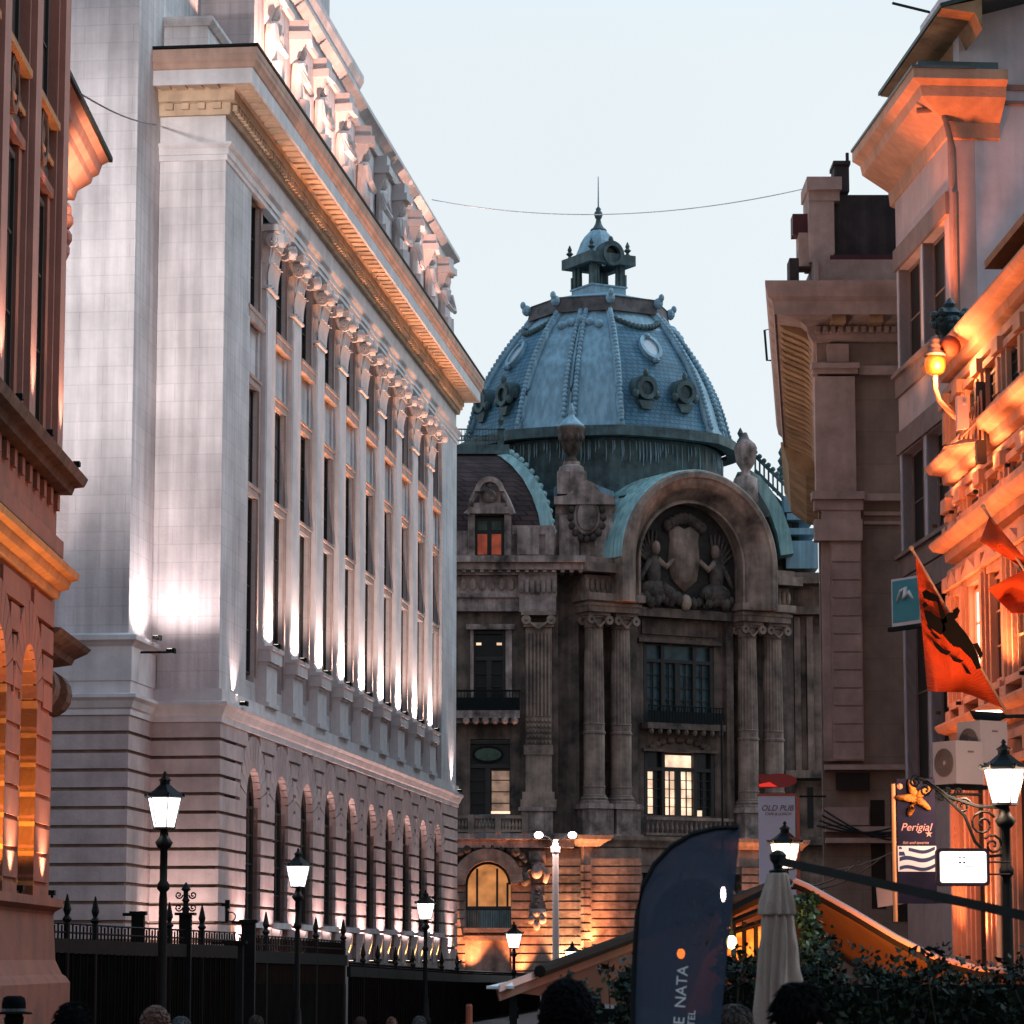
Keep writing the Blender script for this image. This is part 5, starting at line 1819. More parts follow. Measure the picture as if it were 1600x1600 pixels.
# balcony ledge with brackets
m = MB()
zb_ = zL(748)
m.run([(-0.2, zb_ - 0.28), (0.22, zb_ - 0.24), (0.26, zb_ - 0.12), (0.40, zb_ - 0.08), (0.46, zb_ + 0.06), (-0.2, zb_ + 0.08)], [(-LL, 0.55), (-LL, 0.0), (0.06, 0.0), (0.06, 2)])
m.build('balcony_ledge', M['dark_carve'], lb_)
m = MB()
zq = zL(800)
m.box(-LL, 0.0, 0.0, 0.21, zL(890), zb_ - 0.29)
for k in range(20):
    x = -0.2 - 0.78 * k
    m.box(x - 0.13, x + 0.13, -0.07, 0, zL(800), zb_ - 0.3)
m.box(-LL, 0.12, -0.12, 1.5, zL(872), zL(846))
m.build('balcony_front', M['brick'], lb_)
# main string cornice, brightly lit on its lower steps
m = MB()
zs1 = zL(905)
m.run([(-0.2, zs1 - 0.35), (0.06, zs1 - 0.33), (0.08, zs1 - 0.2), (0.2, zs1 - 0.15), (0.24, zs1 - 0.02), (0.34, zs1 + 0.02), (0.36, zs1 + 0.12), (0.1, zs1 + 0.24), (-0.2, zs1 + 0.25)], [(-LL, 0.4), (-LL, 0.0), (0.05, 0.0), (0.05, 2)])
m.build('string_cornice', M['amber_glow_stone'], lb_)
# rusticated arcade with thin voussoir joints
XA = [-2.55 - BAY * k for k in range(4)]
AR2, RO2 = 0.82, 1.5
asp = zat(1005, 49.4) - 0.82
m = MB()
ed = [(XA[0] + AR2, 0.0)] + [(XA[j + 1] + AR2, XA[j] - AR2) for j in range(len(XA) - 1)] + [(-LL, XA[-1] - AR2)]
z = zs1 - 0.42
k = 0
hc_ = 0.47
while z > zL(1400) - 0.1:
    zm = z - hc_ / 2
    for i, (a, b) in enumerate(ed):
        if zm > asp:
            q = math.sqrt(max(0.04, (RO2 + 0.03) ** 2 - min(zm - asp, RO2) ** 2))
            a2 = XA[i] + q if i < len(XA) else a
            b2 = XA[i - 1] - q if i > 0 else b
        else:
            a2, b2 = a, b
        if b2 - a2 > 0.05:
            m.box(a2, b2, 0.0, 0.5, z - hc_ + 0.075, z)
    z -= hc_
for xc in XA:
    n = 11
    for i in range(n):
        a0, a1 = PI * i / n + 0.012, PI * (i + 1) / n - 0.012
        pts = [(xc + AR2 * math.cos(a0 + (a1 - a0) * q / 2), 0.002, asp + AR2 * math.sin(a0 + (a1 - a0) * q / 2)) for q in range(3)]
        pts += [(xc + RO2 * math.cos(a1 + (a0 - a1) * q / 2), 0.002, asp + RO2 * math.sin(a1 + (a0 - a1) * q / 2)) for q in range(3)]
        m.prism(pts, (0, 0.5, 0))
m.box(-LL, -0.02, 0.05, 0.54, asp + RO2 + 0.02, zs1 - 0.3)
for (a, b) in ed:
    m.box(max(a, -LL) + 0.03, b - 0.03, 0.04, 0.54, zL(1410), asp + 0.6)
m.build('rusticated_arcade', M['brick'], lb_)
m = MB()
for xc in XA:
    m.ring((xc, 0.06, asp), (1, 0, 0), (0, 0, 1), AR2 + 0.005, AR2 + 0.1, -0.5, 14, 0, 0, PI)
    for s in (-1, 1):
        for q in range(8):
            z1 = asp - 0.47 * q
            m.box(xc + s * (AR2 + 0.03) - 0.03, xc + s * (AR2 + 0.03) + 0.03, 0.0, 0.5, z1 - 0.44, z1 - 0.02)
m.build_each('arch_reveal', M['amber_glow_stone'], lb_)
for xc in XA:
    f, pn = MB(), MB()
    window(f, pn, xc - AR2, xc + AR2, zL(1405), asp + AR2, 0.46, 1, 4, 0.05)
    o = f.build('arched_window', M['frame_dark'], lb_)
    pn.build('pane', M['shade_glass'], o)
for xc in XA[:4]:
    lamp('arch_lamp', lb_, (xc, 0.18, zL(1398)), 800, (1.0, 0.42, 0.08), 'SPOT', 0.06, (xc + 0.2, 0.22, asp + 0.5), 120, 1.0)
# plinth with a heavy foot moulding
m = MB()
zp_ = zL(1405)
m.run([(-0.5, 0), (0.34, 0), (0.34, zL(1535)), (0.28, zL(1526)), (0.22, zL(1522)), (0.12, zL(1500)), (0.08, zL(1430)), (0.1, zL(1425)), (0.22, zL(1418)), (0.22, zp_), (-0.5, zp_ + 0.02)], [(-LL, 0.5), (-LL, 0.0), (0.0, 0.0), (0.0, 6)])
m.build('plinth', M['brick'], lb_)
for i, (a, b) in enumerate(ed[:4]):
    x = (a + b) / 2 if i else -0.75
    f = dup(fx0, lb_, (x, 0.12, zp_ + 0.05))
    lamp('floodlight_lamp', f, (0, -0.36, 0.16), 420, (1.0, 0.60, 0.40), 'SPOT', 0.05, (0, -0.10, 2.0), 100, 0.95)
    lamp('floodlight_lamp', f, (-0.85, 0.05, 0.2), 420, (1.0, 0.40, 0.09), 'SPOT', 0.05, (-0.6, 0.25, 3.2), 80, 0.95)
lamp('street_glow', lb_, (-2.5, -5.0, 3.0), 850, (1.0, 0.25, 0.05), 'SPOT', 0.5, (-1.5, 0, 8.0), 100, 0.9)
# farther, deeper parts of the same house showing past its corner
m = MB()
zk = zL(238, 6)
m.run([(-0.3, zk - 0.95), (0.15, zk - 0.9), (0.2, zk - 0.7), (0.42, zk - 0.5), (0.45, zk - 0.38), (0.55, zk - 0.3), (0.6, zk - 0.1), (0.72, zk), (-0.3, zk + 0.1)], [(0.01, 0.8), (6.0, 0.8), (6.0, 3.0)])
m.run([(0.66, zk + 0.005), (0.78, zk + 0.005), (0.78, zk + 0.1), (0.66, zk + 0.1)], [(0.01, 0.8), (6.0, 0.8), (6.0, 3.0)], 1)
m.build('rear_cornice', [M['rose_stone'], M['black']], lb_)
m = MB()
m.box(0.01, 5.8, 0.82, 5, 0, zk - 0.9)
m.build('rear_wall', M['brick'], lb_)
m = MB()
for (v, r_) in ((330, 0.16), (345, 0.2), (372, 0.18), (392, 0.14), (275, 0.16)):
    m.ball((5.6, 0.78, zL(v, 5.6)), (0.2, r_, 0.2), 8, 5)
m.build_each('carved_drop', M['rose_stone'], lb_)
m = MB()
z1 = zat(1008, 55)
m.run([(-0.2, z1 - 0.55), (0.2, z1 - 0.5), (0.3, z1 - 0.38), (0.62, z1 - 0.3), (0.66, z1 - 0.2), (0.86, z1 - 0.08), (0.92, z1), (-0.2, z1 + 0.08)], [(0.01, 0.8), (3.0, 0.8), (3.0, 2)])
m.box(0.1, 2.7, 0.42, 0.8, z1 + 0.09, z1 + 0.95)
m.run([(-0.1, z1 + 0.95), (0.3, z1 + 0.96), (0.55, z1 + 1.05), (0.55, z1 + 1.12), (-0.1, z1 + 1.15)], [(0.01, 0.8), (2.8, 0.8), (2.8, 2)])
for x in (0.5, 2.0):
    m.loft([[(x + dx, 0.42 + 0.40 * math.sin(a), z1 - 0.92 + 0.40 * math.cos(a)) for a in [2 * PI * i / 16 for i in range(16)]] for dx in (0.0, 0.6)])
m.build('rear_balcony', M['dark_carve'], lb_)
lamp('eaves_lamp', lb_, (4.5, 0.1, zk - 2.4), 1300, (1.0, 0.5, 0.3), 'SPOT', 0.08, (4.6, 0.55, zk), 100, 0.9)
# added unseen projector on this roof, brightens the blank front of the bank
added_projector = MB().box(1.0, 1.4, 3.6, 4.0, zk + 0.1, zk + 0.5).build('floodlight', M['black'], lb_)
lamp('floodlight_lamp', lb_, (1.6, 3.8, zk + 0.9), 26000, (1.0, 0.92, 0.92), 'SPOT', 0.3, (27, 2.0, 19), 40, 1.0)
# ================================================================ STREET FURNITURE
M.update({
    'lamp_glass': glow('lit_lamp_glass', (1.0, 0.96, 0.98), 3.2, 0.25, 2.5),
    'lamp_glass_warm': glow('lit_lamp_glass_warm', (1.0, 0.80, 0.66), 3.5, 0.3, 2.5),
    'navy': mat('navy_flag_cloth', (0.020, 0.034, 0.058), rough=0.85, var=0.2, scale=1.2, spec=0.1),
    'print_white': mat('white_print', (0.72, 0.70, 0.68), var=0.1),
    'print_gold': mat('faded_gold_print', (0.10, 0.075, 0.045), var=0.6, scale=12),
    'canvas': mat('beige_parasol_canvas', (0.34, 0.25, 0.20), rough=0.9, var=0.2, scale=2.0, bump=0.15, fine=50),
    'canvas_orange': mat('ochre_awning_canvas', (0.46, 0.22, 0.09), rough=0.9, var=0.15, scale=1.5, bump=0.1, fine=40),
    'roller': mat('dark_awning_roller', (0.018, 0.014, 0.012), rough=0.8, var=0.3, spec=0.04),
    'rim': mat('salmon_painted_rim', (0.50, 0.30, 0.25), rough=0.6, var=0.15),
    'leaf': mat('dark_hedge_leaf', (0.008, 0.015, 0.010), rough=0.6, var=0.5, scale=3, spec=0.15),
    'leaf2': mat('mid_hedge_leaf', (0.03, 0.045, 0.02), rough=0.6, var=0.4, scale=3, spec=0.2),
    'twig': mat('hedge_twig', (0.05, 0.035, 0.025), var=0.3),
    'sign_blue': mat('pale_blue_sign_sheet', (0.50, 0.55, 0.68), rough=0.5, var=0.06, scale=1),
    'sign_navy': mat('navy_sign_sheet', (0.014, 0.012, 0.028), spec=0.08, rough=0.7, var=0.35, scale=2.5),
    'sign_white': mat('white_sign_sheet', (0.62, 0.55, 0.55), rough=0.5, var=0.08),
    'sign_teal': mat('teal_sign_sheet', (0.05, 0.25, 0.28), rough=0.45, var=0.15),
    'starfish': mat('orange_starfish', (0.50, 0.15, 0.018), rough=0.7, var=0.3, scale=9, bump=0.6, fine=30),
    'red_sign': mat('dark_red_sign', (0.28, 0.008, 0.015), rough=0.35, var=0.2),
    'flag_red': mat('scarlet_flag_cloth', (0.66, 0.06, 0.012), rough=0.75, var=0.2, scale=1.6, spec=0.15),
    'flag_black': mat('black_flag_print', (0.006, 0.005, 0.005), rough=0.9, spec=0.02),
    'ac': mat('orange_lit_casing', (0.56, 0.40, 0.34), rough=0.5, var=0.08),  # orange lamp tint put into the grey-white casing colour
    'panel_dark': mat('black_sheet_panel', (0.003, 0.0045, 0.0042), rough=0.9, var=0.35, scale=1.5, spec=0.01),
    'awning_brown': mat('brown_awning_canvas', (0.17, 0.075, 0.05), rough=0.9, var=0.2),
    'rust': mat('rust_brown_paint', (0.33, 0.10, 0.06), rough=0.7, var=0.25),
})


def tubeline(mb, pts, r, n=5):
    mb.tube(pts, r, n)


# ---- street lanterns
def make_lantern(label, u, vtop, Y, gw, dark=False, bulb=60, col=WHITE, rot=0.3, low=False):
    """gw = width of the glass in pixels; sets the size"""
    s = gw * Y / F / 0.46
    p = at(u, vtop, Y)
    t = thing('street_lamp', label, 'street lamp', (p.x, Y, 0), rot, 'lantern street lamps along the street')
    H = p.z
    zg1, zg0 = H - 0.36 * s, H - 0.80 * s
    m = MB()
    base = zg0 - 0.02
    m.lathe((0, 0, 0), [(0.17, 0), (0.17, 0.35), (0.12, 0.4), (0.10, 0.9), (0.07, 1.0), (0.06, base - 1.0), (0.05, base - 0.9), (0.09, base - 0.86), (0.09, base - 0.8), (0.055, base - 0.74), (0.055, base - 0.3), (0.10, base - 0.26), (0.13, base - 0.2), (0.07, base - 0.12), (0.05, base - 0.02), (0.14 * s, base)], 10)
    m.build('post', M['black'], t, True)
    m = MB()
    m.lathe((0, 0, zg1), [(0.30 * s, -0.02), (0.31 * s, 0.0), (0.27 * s, 0.03 * s), (0.17 * s, 0.09 * s), (0.10 * s, 0.15 * s), (0.075 * s, 0.17 * s), (0.075 * s, 0.22 * s), (0.10 * s, 0.235 * s), (0.05 * s, 0.27 * s), (0.02 * s, 0.3 * s), (0.035 * s, 0.32 * s), (0.01, 0.36 * s)], 6, 0, R(30))
    for k in range(6):
        a = R(30 + 60 * k)
        m.ball((0.29 * s * math.cos(a), 0.29 * s * math.sin(a), zg1 + 0.02 * s), 0.03 * s, 5, 4)
    m.build('roof', M['black'], t)
    gl = MB()
    gl.lathe((0, 0, 0), [(0.15 * s, zg0), (0.245 * s, zg1 - 0.03)], 6, 0, R(30))
    gl.build('glass', M['lamp_glass_warm'] if col == WARM else M['lamp_glass'], t)
    m = MB()
    for k in range(6):
        a = R(30 + 60 * k)
        m.tube([(0.155 * s * math.cos(a), 0.155 * s * math.sin(a), zg0), (0.25 * s * math.cos(a), 0.25 * s * math.sin(a), zg1 - 0.02)], 0.008 * s, 4)
    m.lathe((0, 0, zg0), [(0.17 * s, -0.03), (0.17 * s, 0.0), (0.02, 0.001)], 6, 0, R(30))
    m.build('glazing_bars', M['black'], t)
    for k in range(2):
        a = PI * k
        lamp('lamp_light', t, (0.42 * s * math.cos(a), 0.42 * s * math.sin(a), (zg0 + zg1) / 2), bulb / 2, col, 'POINT', 0.1)
    return t


lamps = [
    ('black lantern street lamp standing in front of the bank corner, nearest on the left', 258, 1205, 45, 50, 40),
    ('black lantern street lamp before the third arch of the bank with cables at its neck', 466, 1325, 68, 34, 40),
    ('black lantern street lamp before the far end of the bank', 665, 1390, 90, 26, 45),
    ('small lantern street lamp below the carved console of the palace', 803, 1440, 110, 23, 60),
    ('small lantern street lamp just above the slanting awning', 894, 1470, 128, 20, 60),
    ('smallest lantern street lamp, close to the left edge of the navy flag', 981, 1500, 140, 17, 60),
]
for (lab, u, v, Y, gw, e) in lamps:
    make_lantern(lab, u, v, Y, gw, bulb=e)
nl = make_lantern('large lantern street lamp with scrolled iron bracket in front of the apricot house', 1568, 1155, 39, 57, bulb=420, col=(1.0, 0.62, 0.42))
m = MB()
c = nl.location
H = at(1568, 1262, 39).z
for (pts) in ([(0, H), (-0.35, H + 0.02), (-0.7, H + 0.14), (-0.95, H + 0.32), (-1.05, H + 0.36)], [(0, H - 0.58), (-0.2, H - 0.6), (-0.38, H - 0.42), (-0.5, H - 0.1), (-0.8, H + 0.2), (-0.98, H + 0.33)]):
    m.tube([(x, 0, z) for x, z in pts], 0.022, 5)
def scroll(mb, cx, cz, r, turns=1.6, a0=0.0, sgn=1, y=0.0):
    pts = []
    for k in range(18):
        t = k / 17
        a = a0 + sgn * 2 * PI * turns * t
        rr = r * (1 - 0.85 * t)
        pts.append((cx + rr * math.cos(a), y, cz + rr * math.sin(a)))
    mb.tube(pts, 0.016, 4)
for (x, z, r, a, s_) in ((-0.28, H - 0.2, 0.17, 0.5, 1), (-0.16, H - 0.46, 0.13, 2.5, -1), (-0.52, H + 0.02, 0.11, 0, 1), (-0.98, H + 0.22, 0.09, 2, -1), (-1.1, H + 0.32, 0.08, 1, 1)):
    scroll(m, x, z, r, 1.6, a, s_)
m.build('scroll_bracket', M['black'], nl).rotation_euler = (0, 0, -0.3)
make_lantern('lantern street lamp whose glass glows behind the folded parasol', 1226, 1283, 53, 42, bulb=120, col=WARM)
# ---- tall pale pole with two bright heads
p = at(868, 1312, 138)
t = thing('twin_street_light', 'tall pale pole with two dazzling round heads in front of the palace', 'street lamp', (p.x, 138, 0))
m = MB()
m.lathe((0, 0, 0), [(0.2, 0), (0.16, 1.2), (0.13, p.z - 1.6), (0.13, p.z - 0.6), (0.2, p.z - 0.55), (0.2, p.z - 0.3), (0.12, p.z - 0.25), (0.1, p.z)], 10)
m.build('pole', mat('pale_painted_pole', (0.55, 0.48, 0.45), var=0.15, rough=0.5), t)
for s in (-1, 1):
    m = MB()
    m.tube([(0, 0, p.z - 0.2), (s * 0.3, 0, p.z + 0.1), (s * 0.62, 0, p.z + 0.2)], 0.04, 5)
    m.build('arm', M['black'], t)
    m = MB()
    m.ball((s * 0.74, -0.05, p.z + 0.2), (0.19, 0.19, 0.15), 12, 8)
    h = m.build('lamp_head', glow('dazzling_lamp_head', (1.0, 0.86, 0.82), 14), t, True)
    lamp('lamp_light', t, (s * 0.74, -0.45, p.z + 0.15), 260, (1.0, 0.72, 0.66), 'POINT', 0.15)
    lamp('lamp_light', t, (s * 0.74, 0.6, p.z - 0.1), 160, (1.0, 0.72, 0.66), 'POINT', 0.15)

# ---- iron fence and gate in front of the bank
def fence(name, label, pts, sections, spike_u, top_extra, panel=True, gap=0.0):
    """pts: list of (u, v_top, Y) of the top rail; spikes rise from it"""
    A = [at(u, v, Y) for (u, v, Y) in pts]
    t = thing(name, label, 'fence', (A[0].x, A[0].y, 0))
    rail, bars, pan = MB(), MB(), MB()
    for a, b in zip(A, A[1:]):
        d = (b - a)
        dn = Vector((d.x, d.y, 0)).normalized()
        n = Vector((dn.y, -dn.x, 0)) * 0.05
        h = 0.26
        rail.prism([a - n, a + n, a + n + Vector((0, 0, -h)), a - n + Vector((0, 0, -h))], d)
        for dz in (top_extra * 0.38, top_extra * 0.9):
            rail.tube([a + Vector((0, 0, dz)), b + Vector((0, 0, dz))], 0.018, 4)
        if panel:
            pan.prism([a - n * 0.3 + Vector((0, 0, -h - gap)), a + n * 0.3 + Vector((0, 0, -h - gap)), Vector((a.x, a.y, 0)) + n * 0.3, Vector((a.x, a.y, 0)) - n * 0.3], d * 0.999)
        L_ = d.length
        nb = int(L_ / 0.16)
        for k in range(nb):
            q = a + d * ((k + 0.5) / nb)
            bars.tube([Vector((q.x, q.y, q.z - 0.01)), Vector((q.x, q.y, q.z + top_extra * (0.95 if k % 2 else 0.8)))], 0.017, 4)
            if not panel or gap:
                bars.tube([Vector((q.x, q.y, 0.1)), Vector((q.x, q.y, q.z))], 0.02, 4)
            elif k % 2 == 0:
                bars.tube([Vector((q.x, q.y, 0.1)) + n * 1.6, Vector((q.x, q.y, q.z - 0.25)) + n * 1.6], 0.02, 4)
    tag(rail.build('rail', M['black'], t, world=True))
    bars.build('bars', mat('rust_lit_iron', (0.010, 0.006, 0.005), spec=0.05, rough=0.7, var=0.3), t, world=True)
    if panel:
        pan.build('sheet_panel', M['panel_dark'], t, world=True)  # dark sheet added to keep the view through the bars black
    for u in spike_u:
        for (pa, pb), a, b in zip(zip(pts, pts[1:]), A, A[1:]):
            if pa[0] <= u <= pb[0]:
                f = (u - pa[0]) / (pb[0] - pa[0])
                # perspective-correct interpolation
                f = f * pa[2] / (pb[2] * (1 - f) + pa[2] * f) if True else f
                q = a.lerp(b, f)
                m = MB()
                m.lathe((q.x, q.y, 0), [(0.055, 0.0), (0.055, q.z + top_extra), (0.09, q.z + top_extra + 0.05), (0.04, q.z + top_extra + 0.12), (0.075, q.z + top_extra + 0.22), (0.012, q.z + top_extra + 0.5)], 7)
                m.build('spiked_post', M['black'], t, world=True)
                break
    return t


fence('iron_fence', 'dark iron fence with spiked posts and a lit rail in front of the bank corner', [(70, 1465, 56), (208, 1472, 60), (368, 1478, 66)], None, (104, 148, 264, 315), 0.30)
fence('bank_gate', 'dark iron gate with tall square posts in front of the first bank arches', [(372, 1484, 67), (540, 1492, 78)], None, (415, 493, 536), 0.36, gap=0.45)
fence('garden_fence', 'long low dark fence running past the far arches of the bank to the palace', [(545, 1510, 80), (720, 1522, 100), (840, 1526, 125)], None, (567, 590, 618, 645, 690, 714), 0.12)
g0 = thing('gate_pillar', 'square black gate pillar with a flat top beside the lantern by the bank corner', 'gate pillar', (at(215, 1500, 61).x, 61, 0), 0, 'black gate pillars in front of the bank')
H = at(215, 1424, 61).z
m = MB()
m.box(-0.12, 0.12, -0.12, 0.12, 0, H)
m.box(-0.16, 0.16, -0.16, 0.16, H - 0.07, H)
m.box(-0.3, -0.12, -0.05, 0.05, H - 0.09, H - 0.03)
m.build('shaft', M['black'], g0)
for (u, v, Y, lab, wd) in ((388, 1437, 67, 'tallest square black gate pillar, left of the second lantern', 1.2), (366, 1470, 66.5, 'shorter black gate pillar touching the tall one by the first arch', 1.6)):
    x = dup(g0, None, (at(u, 1500, Y).x, Y, 0))
    x.scale = (wd, wd, at(u, v, Y).z / H)
    x['label'] = lab
# urn-topped pillar with iron scrolls
p = at(290, 1430, 63)
t = thing('lamp_pedestal', 'black pedestal with slim finial and iron scrolls, right of the nearest lantern', 'pedestal', (p.x, 63, 0))
m = MB()
m.box(-0.12, 0.12, -0.12, 0.12, 0, p.z)
m.box(-0.2, 0.2, -0.2, 0.2, p.z, p.z + 0.05)
m.build('shaft', M['black'], t)
m = MB()
m.lathe((0, 0, p.z + 0.05), [(0.07, 0), (0.05, 0.2), (0.08, 0.24), (0.05, 0.3), (0.05, 0.42), (0.1, 0.46), (0.05, 0.54), (0.01, 0.6)], 8)
for s in (-1, 1):
    for z in (0.15, 0.4):
        scroll(m, s * 0.14, p.z + z, 0.08, 1.4, 0 if s < 0 else PI, s)
m.build('finial', M['black'], t)
# window of the guard house behind the gate, lit
p = at(195, 1505, 70)
t = thing('guard_booth', 'dark guard booth with a small lit window behind the iron fence', 'booth', (p.x, 70, 0))
m = MB()
m.box(-1.0, 1.0, 0, 2.0, 0, p.z + 0.35)
m.box(-1.1, 1.1, -0.1, 2.1, p.z + 0.35, p.z + 0.42)
m.build('cabin', M['panel_dark'], t)
MB().box(-0.15, 0.15, -0.02, -0.005, p.z - 0.1, p.z + 0.2).build('lit_window', glow('booth_window', (1.0, 0.75, 0.42), 1.6, 0.5, 6), t)
# wall lantern on the bank corner
p = at(345, 1420, 79.5)
t = thing('wall_lantern', 'small dark wall lantern with a ring bracket on the bank corner', 'wall lamp', (p.x + 0.12, p.y, p.z))
m = MB()
m.box(-0.1, 0.1, -0.1, 0.1, 0, 0.22)
m.lathe((0, 0, -0.35), [(0.06, 0), (0.09, 0.1), (0.09, 0.3), (0.05, 0.35)], 6)
m.ring((0.14, 0, -0.2), (1, 0, 0), (0, 0, 1), 0.1, 0.13, 0.04, 12)
m.box(-0.3, 0.0, -0.02, 0.02, -0.05, 0.0)
m.build('bracket', M['black'], t)

# ---- navy feather flag
YF = 16.0
fx = lambda u: xat(u, YF, 1450)
fz = lambda v: zat(v, YF)
t = thing('feather_flag', 'tall navy feather flag with white letters and a faded printed ball', 'flag', (fx(1000), YF, 0))
outer = [(1157, 1293), (1120, 1294), (1085, 1303), (1052, 1322), (1025, 1350), (1006, 1385), (997, 1430), (993, 1490), (990, 1560), (988, 1660), (988, 1800)]
right = [(1157, 1293), (1154, 1330), (1147, 1390), (1140, 1450), (1133, 1520), (1126, 1590), (1118, 1700), (1110, 1800)]
def samp(poly, t):
    n = len(poly) - 1
    k = min(int(t * n), n - 1)
    f = t * n - k
    return (poly[k][0] * (1 - f) + poly[k + 1][0] * f, poly[k][1] * (1 - f) + poly[k + 1][1] * f)
cl = MB()
NR, NCl = 40, 10
rg = []
for i in range(NR + 1):
    t_ = i / NR
    a, b = samp(outer, t_ ** 0.85), samp(right, t_)
    row = []
    for j in range(NCl + 1):
        s_ = j / NCl
        u, v = a[0] * (1 - s_) + b[0] * s_, a[1] * (1 - s_) + b[1] * s_
        row.append((fx(u), YF + 0.035 * math.sin(s_ * 5 + t_ * 2.2) * s_ + 0.006 * math.sin(t_ * 9 + s_ * 3) * s_, fz(v)))
    rg.append(row)
for i in range(NR):
    for j in range(NCl):
        cl.add([rg[i][j], rg[i][j + 1], rg[i + 1][j + 1], rg[i + 1][j]], [(0, 3, 2, 1)])
_t = M['navy'].node_tree
_o = [n for n in _t.nodes if n.type == 'OUTPUT_MATERIAL'][0]
_b = _t.nodes['Principled BSDF']
_tr = _t.nodes.new('ShaderNodeBsdfTransparent')
_tl = _t.nodes.new('ShaderNodeBsdfTranslucent')
_tl.inputs[0].default_value = (0.06, 0.07, 0.10, 1)
_m1, _m2 = _t.nodes.new('ShaderNodeMixShader'), _t.nodes.new('ShaderNodeMixShader')
_m1.inputs[0].default_value, _m2.inputs[0].default_value = 0.35, 0.06
_t.links.new(_b.outputs[0], _m1.inputs[1])
_t.links.new(_tl.outputs[0], _m1.inputs[2])
_t.links.new(_m1.outputs[0], _m2.inputs[1])
_t.links.new(_tr.outputs[0], _m2.inputs[2])
_t.links.new(_m2.outputs[0], _o.inputs[0])
co_ = cl.build('cloth', M['navy'], t, True, world=True)
m = MB()
m.tube([(fx(u) - 0.005, YF, fz(v)) for u, v in outer], 0.014, 6)
m.tube([(fx(988), YF, fz(1790)), (fx(988), YF, 0)], 0.016, 6)
m.build('pole', M['black'], t, world=True)
m = MB()
m.box(fx(988) - 0.25, fx(988) + 0.25, YF - 0.25, YF + 0.25, 0, 0.06)
m.build('foot', M['black'], t, world=True)
wl_ = at(1070, 1480, YF - 0.035)
tx = text_mesh('lettering', 'DE  NATA', 0.078, M['print_white'], t, (0, 0, 0), (PI / 2, -PI / 2 + 0.08, 0), 0.001)
pp = at(1064, 1564, YF - 0.05)
tx.location = Vector((pp.x, pp.y, pp.z)) - t.location
tx = text_mesh('lettering', 'PASTEL', 0.05, M['print_white'], t, (0, 0, 0), (PI / 2, -PI / 2 + 0.08, 0), 0.001)
pp = at(1080, 1604, YF - 0.05)
tx.location = Vector((pp.x, pp.y, pp.z)) - t.location
m = MB()
for k in range(150):
    a, r = rnd.random() * 2 * PI, math.sqrt(rnd.random()) * 0.17
    c = at(1088, 1425, YF - 0.036)
    x, z = c.x + r * math.cos(a), c.z + r * math.sin(a)
    b_ = rnd.random() * 6.28
    l_ = 0.008 + 0.02 * rnd.random()
    m.tube([(x, c.y, z), (x + l_ * math.cos(b_), c.y, z + l_ * math.sin(b_))], 0.0016, 3)
m.build('printed_ball', M['print_gold'], t, world=True)
# lamps shining through from behind the flag: globe lights on the terrace
def globe(label, u, v, Y, r, strength, rgb, e):
    p = at(u, v, Y)
    t = thing('terrace_lamp', label, 'lamp', (p.x, p.y, p.z))
    MB().ball((0, 0, 0), (r, r, r * 1.3), 10, 8).build('globe', glow('terrace_globe_glow', rgb, strength), t, True)
    m = MB()
    m.tube([(0, 0, r * 1.2), (0, 0, r * 1.2 + 0.6)], 0.01, 5)
    m.lathe((0, 0, r * 1.2), [(0.5 * r, -0.05), (0.4 * r, 0.05)], 8)
    m.build('hanger', M['black'], t)
    lamp('lamp_light', t, (0, -r - 0.12, 0), e, rgb, 'POINT', r)
    return t

# ---- folded beige parasol on a long cantilever arm
YS = 18.0
sx_ = lambda u: xat(u, YS, 1450)
sz = lambda v: zat(v, YS)
t = thing('cantilever_parasol', 'folded beige parasol hanging in pleats from a long black slanting arm', 'parasol', (sx_(1217), YS, 0))
m = MB()
x0 = sx_(1217)
NF = 9
def PR_(a, v, r, dep, ph, kf):
    w_ = a + 0.25 * math.sin(2 * a + v * 0.011) + 0.12 * math.sin(3 * a - v * 0.02)
    return r * (1 - dep * abs(math.cos(kf * w_ / 2 + ph)) ** 1.3 - 0.05 * math.sin(5 * a + v * 0.06) * math.sin(v * 0.045))
def pleat(zr_list, n=72, y=YS, ph=0.0, kf=NF):
    rgs = []
    for (v, hw, dep) in zr_list:
        r = hw * YS / F
        rgs.append([(x0 + (v - 1360) * 0.0 + PR_(a, v, r, dep, ph, kf) * math.cos(a), y + PR_(a, v, r, dep, ph, kf) * math.sin(a), sz(v)) for a in [2 * PI * i / n for i in range(n)]])
    return rgs
m.loft(pleat([(1364, 14, 0.1), (1366, 17, 0.12), (1385, 23, 0.2), (1410, 31, 0.28), (1428, 35, 0.3), (1430, 33, 0.34)]))
m.build('top_flap', M['canvas'], t, world=True)
m = MB()
m.loft(pleat([(1424, 24, 0.2), (1440, 29, 0.36), (1480, 34, 0.42), (1530, 38, 0.44), (1580, 41, 0.42), (1640, 44, 0.40), (1700, 40, 0.4), (1740, 30, 0.4)], ph=0.7))
m.build('folded_canopy', M['canvas'], t, True, world=True)
m = MB()
a = at(1214, 1344, YS)
b = at(1610, 1432, 15.6)
c = at(1760, 1466, 14.9)
dv = (c - a).normalized()
m.prism([a + Vector((0, -0.025, -0.026)), a + Vector((0, 0.025, -0.026)), a + Vector((0, 0.025, 0.022)), a + Vector((0, -0.025, 0.022))], c - a)
m.build('arm', M['black'], t, world=True)
m = MB()
m.lathe((x0, YS, 0), [(0.05, sz(1364)), (0.052, sz(1360)), (0.025, sz(1358)), (0.03, sz(1350)), (0.045, sz(1344)), (0.05, sz(1336)), (0.03, sz(1330)), (0.01, sz(1328))], 10)
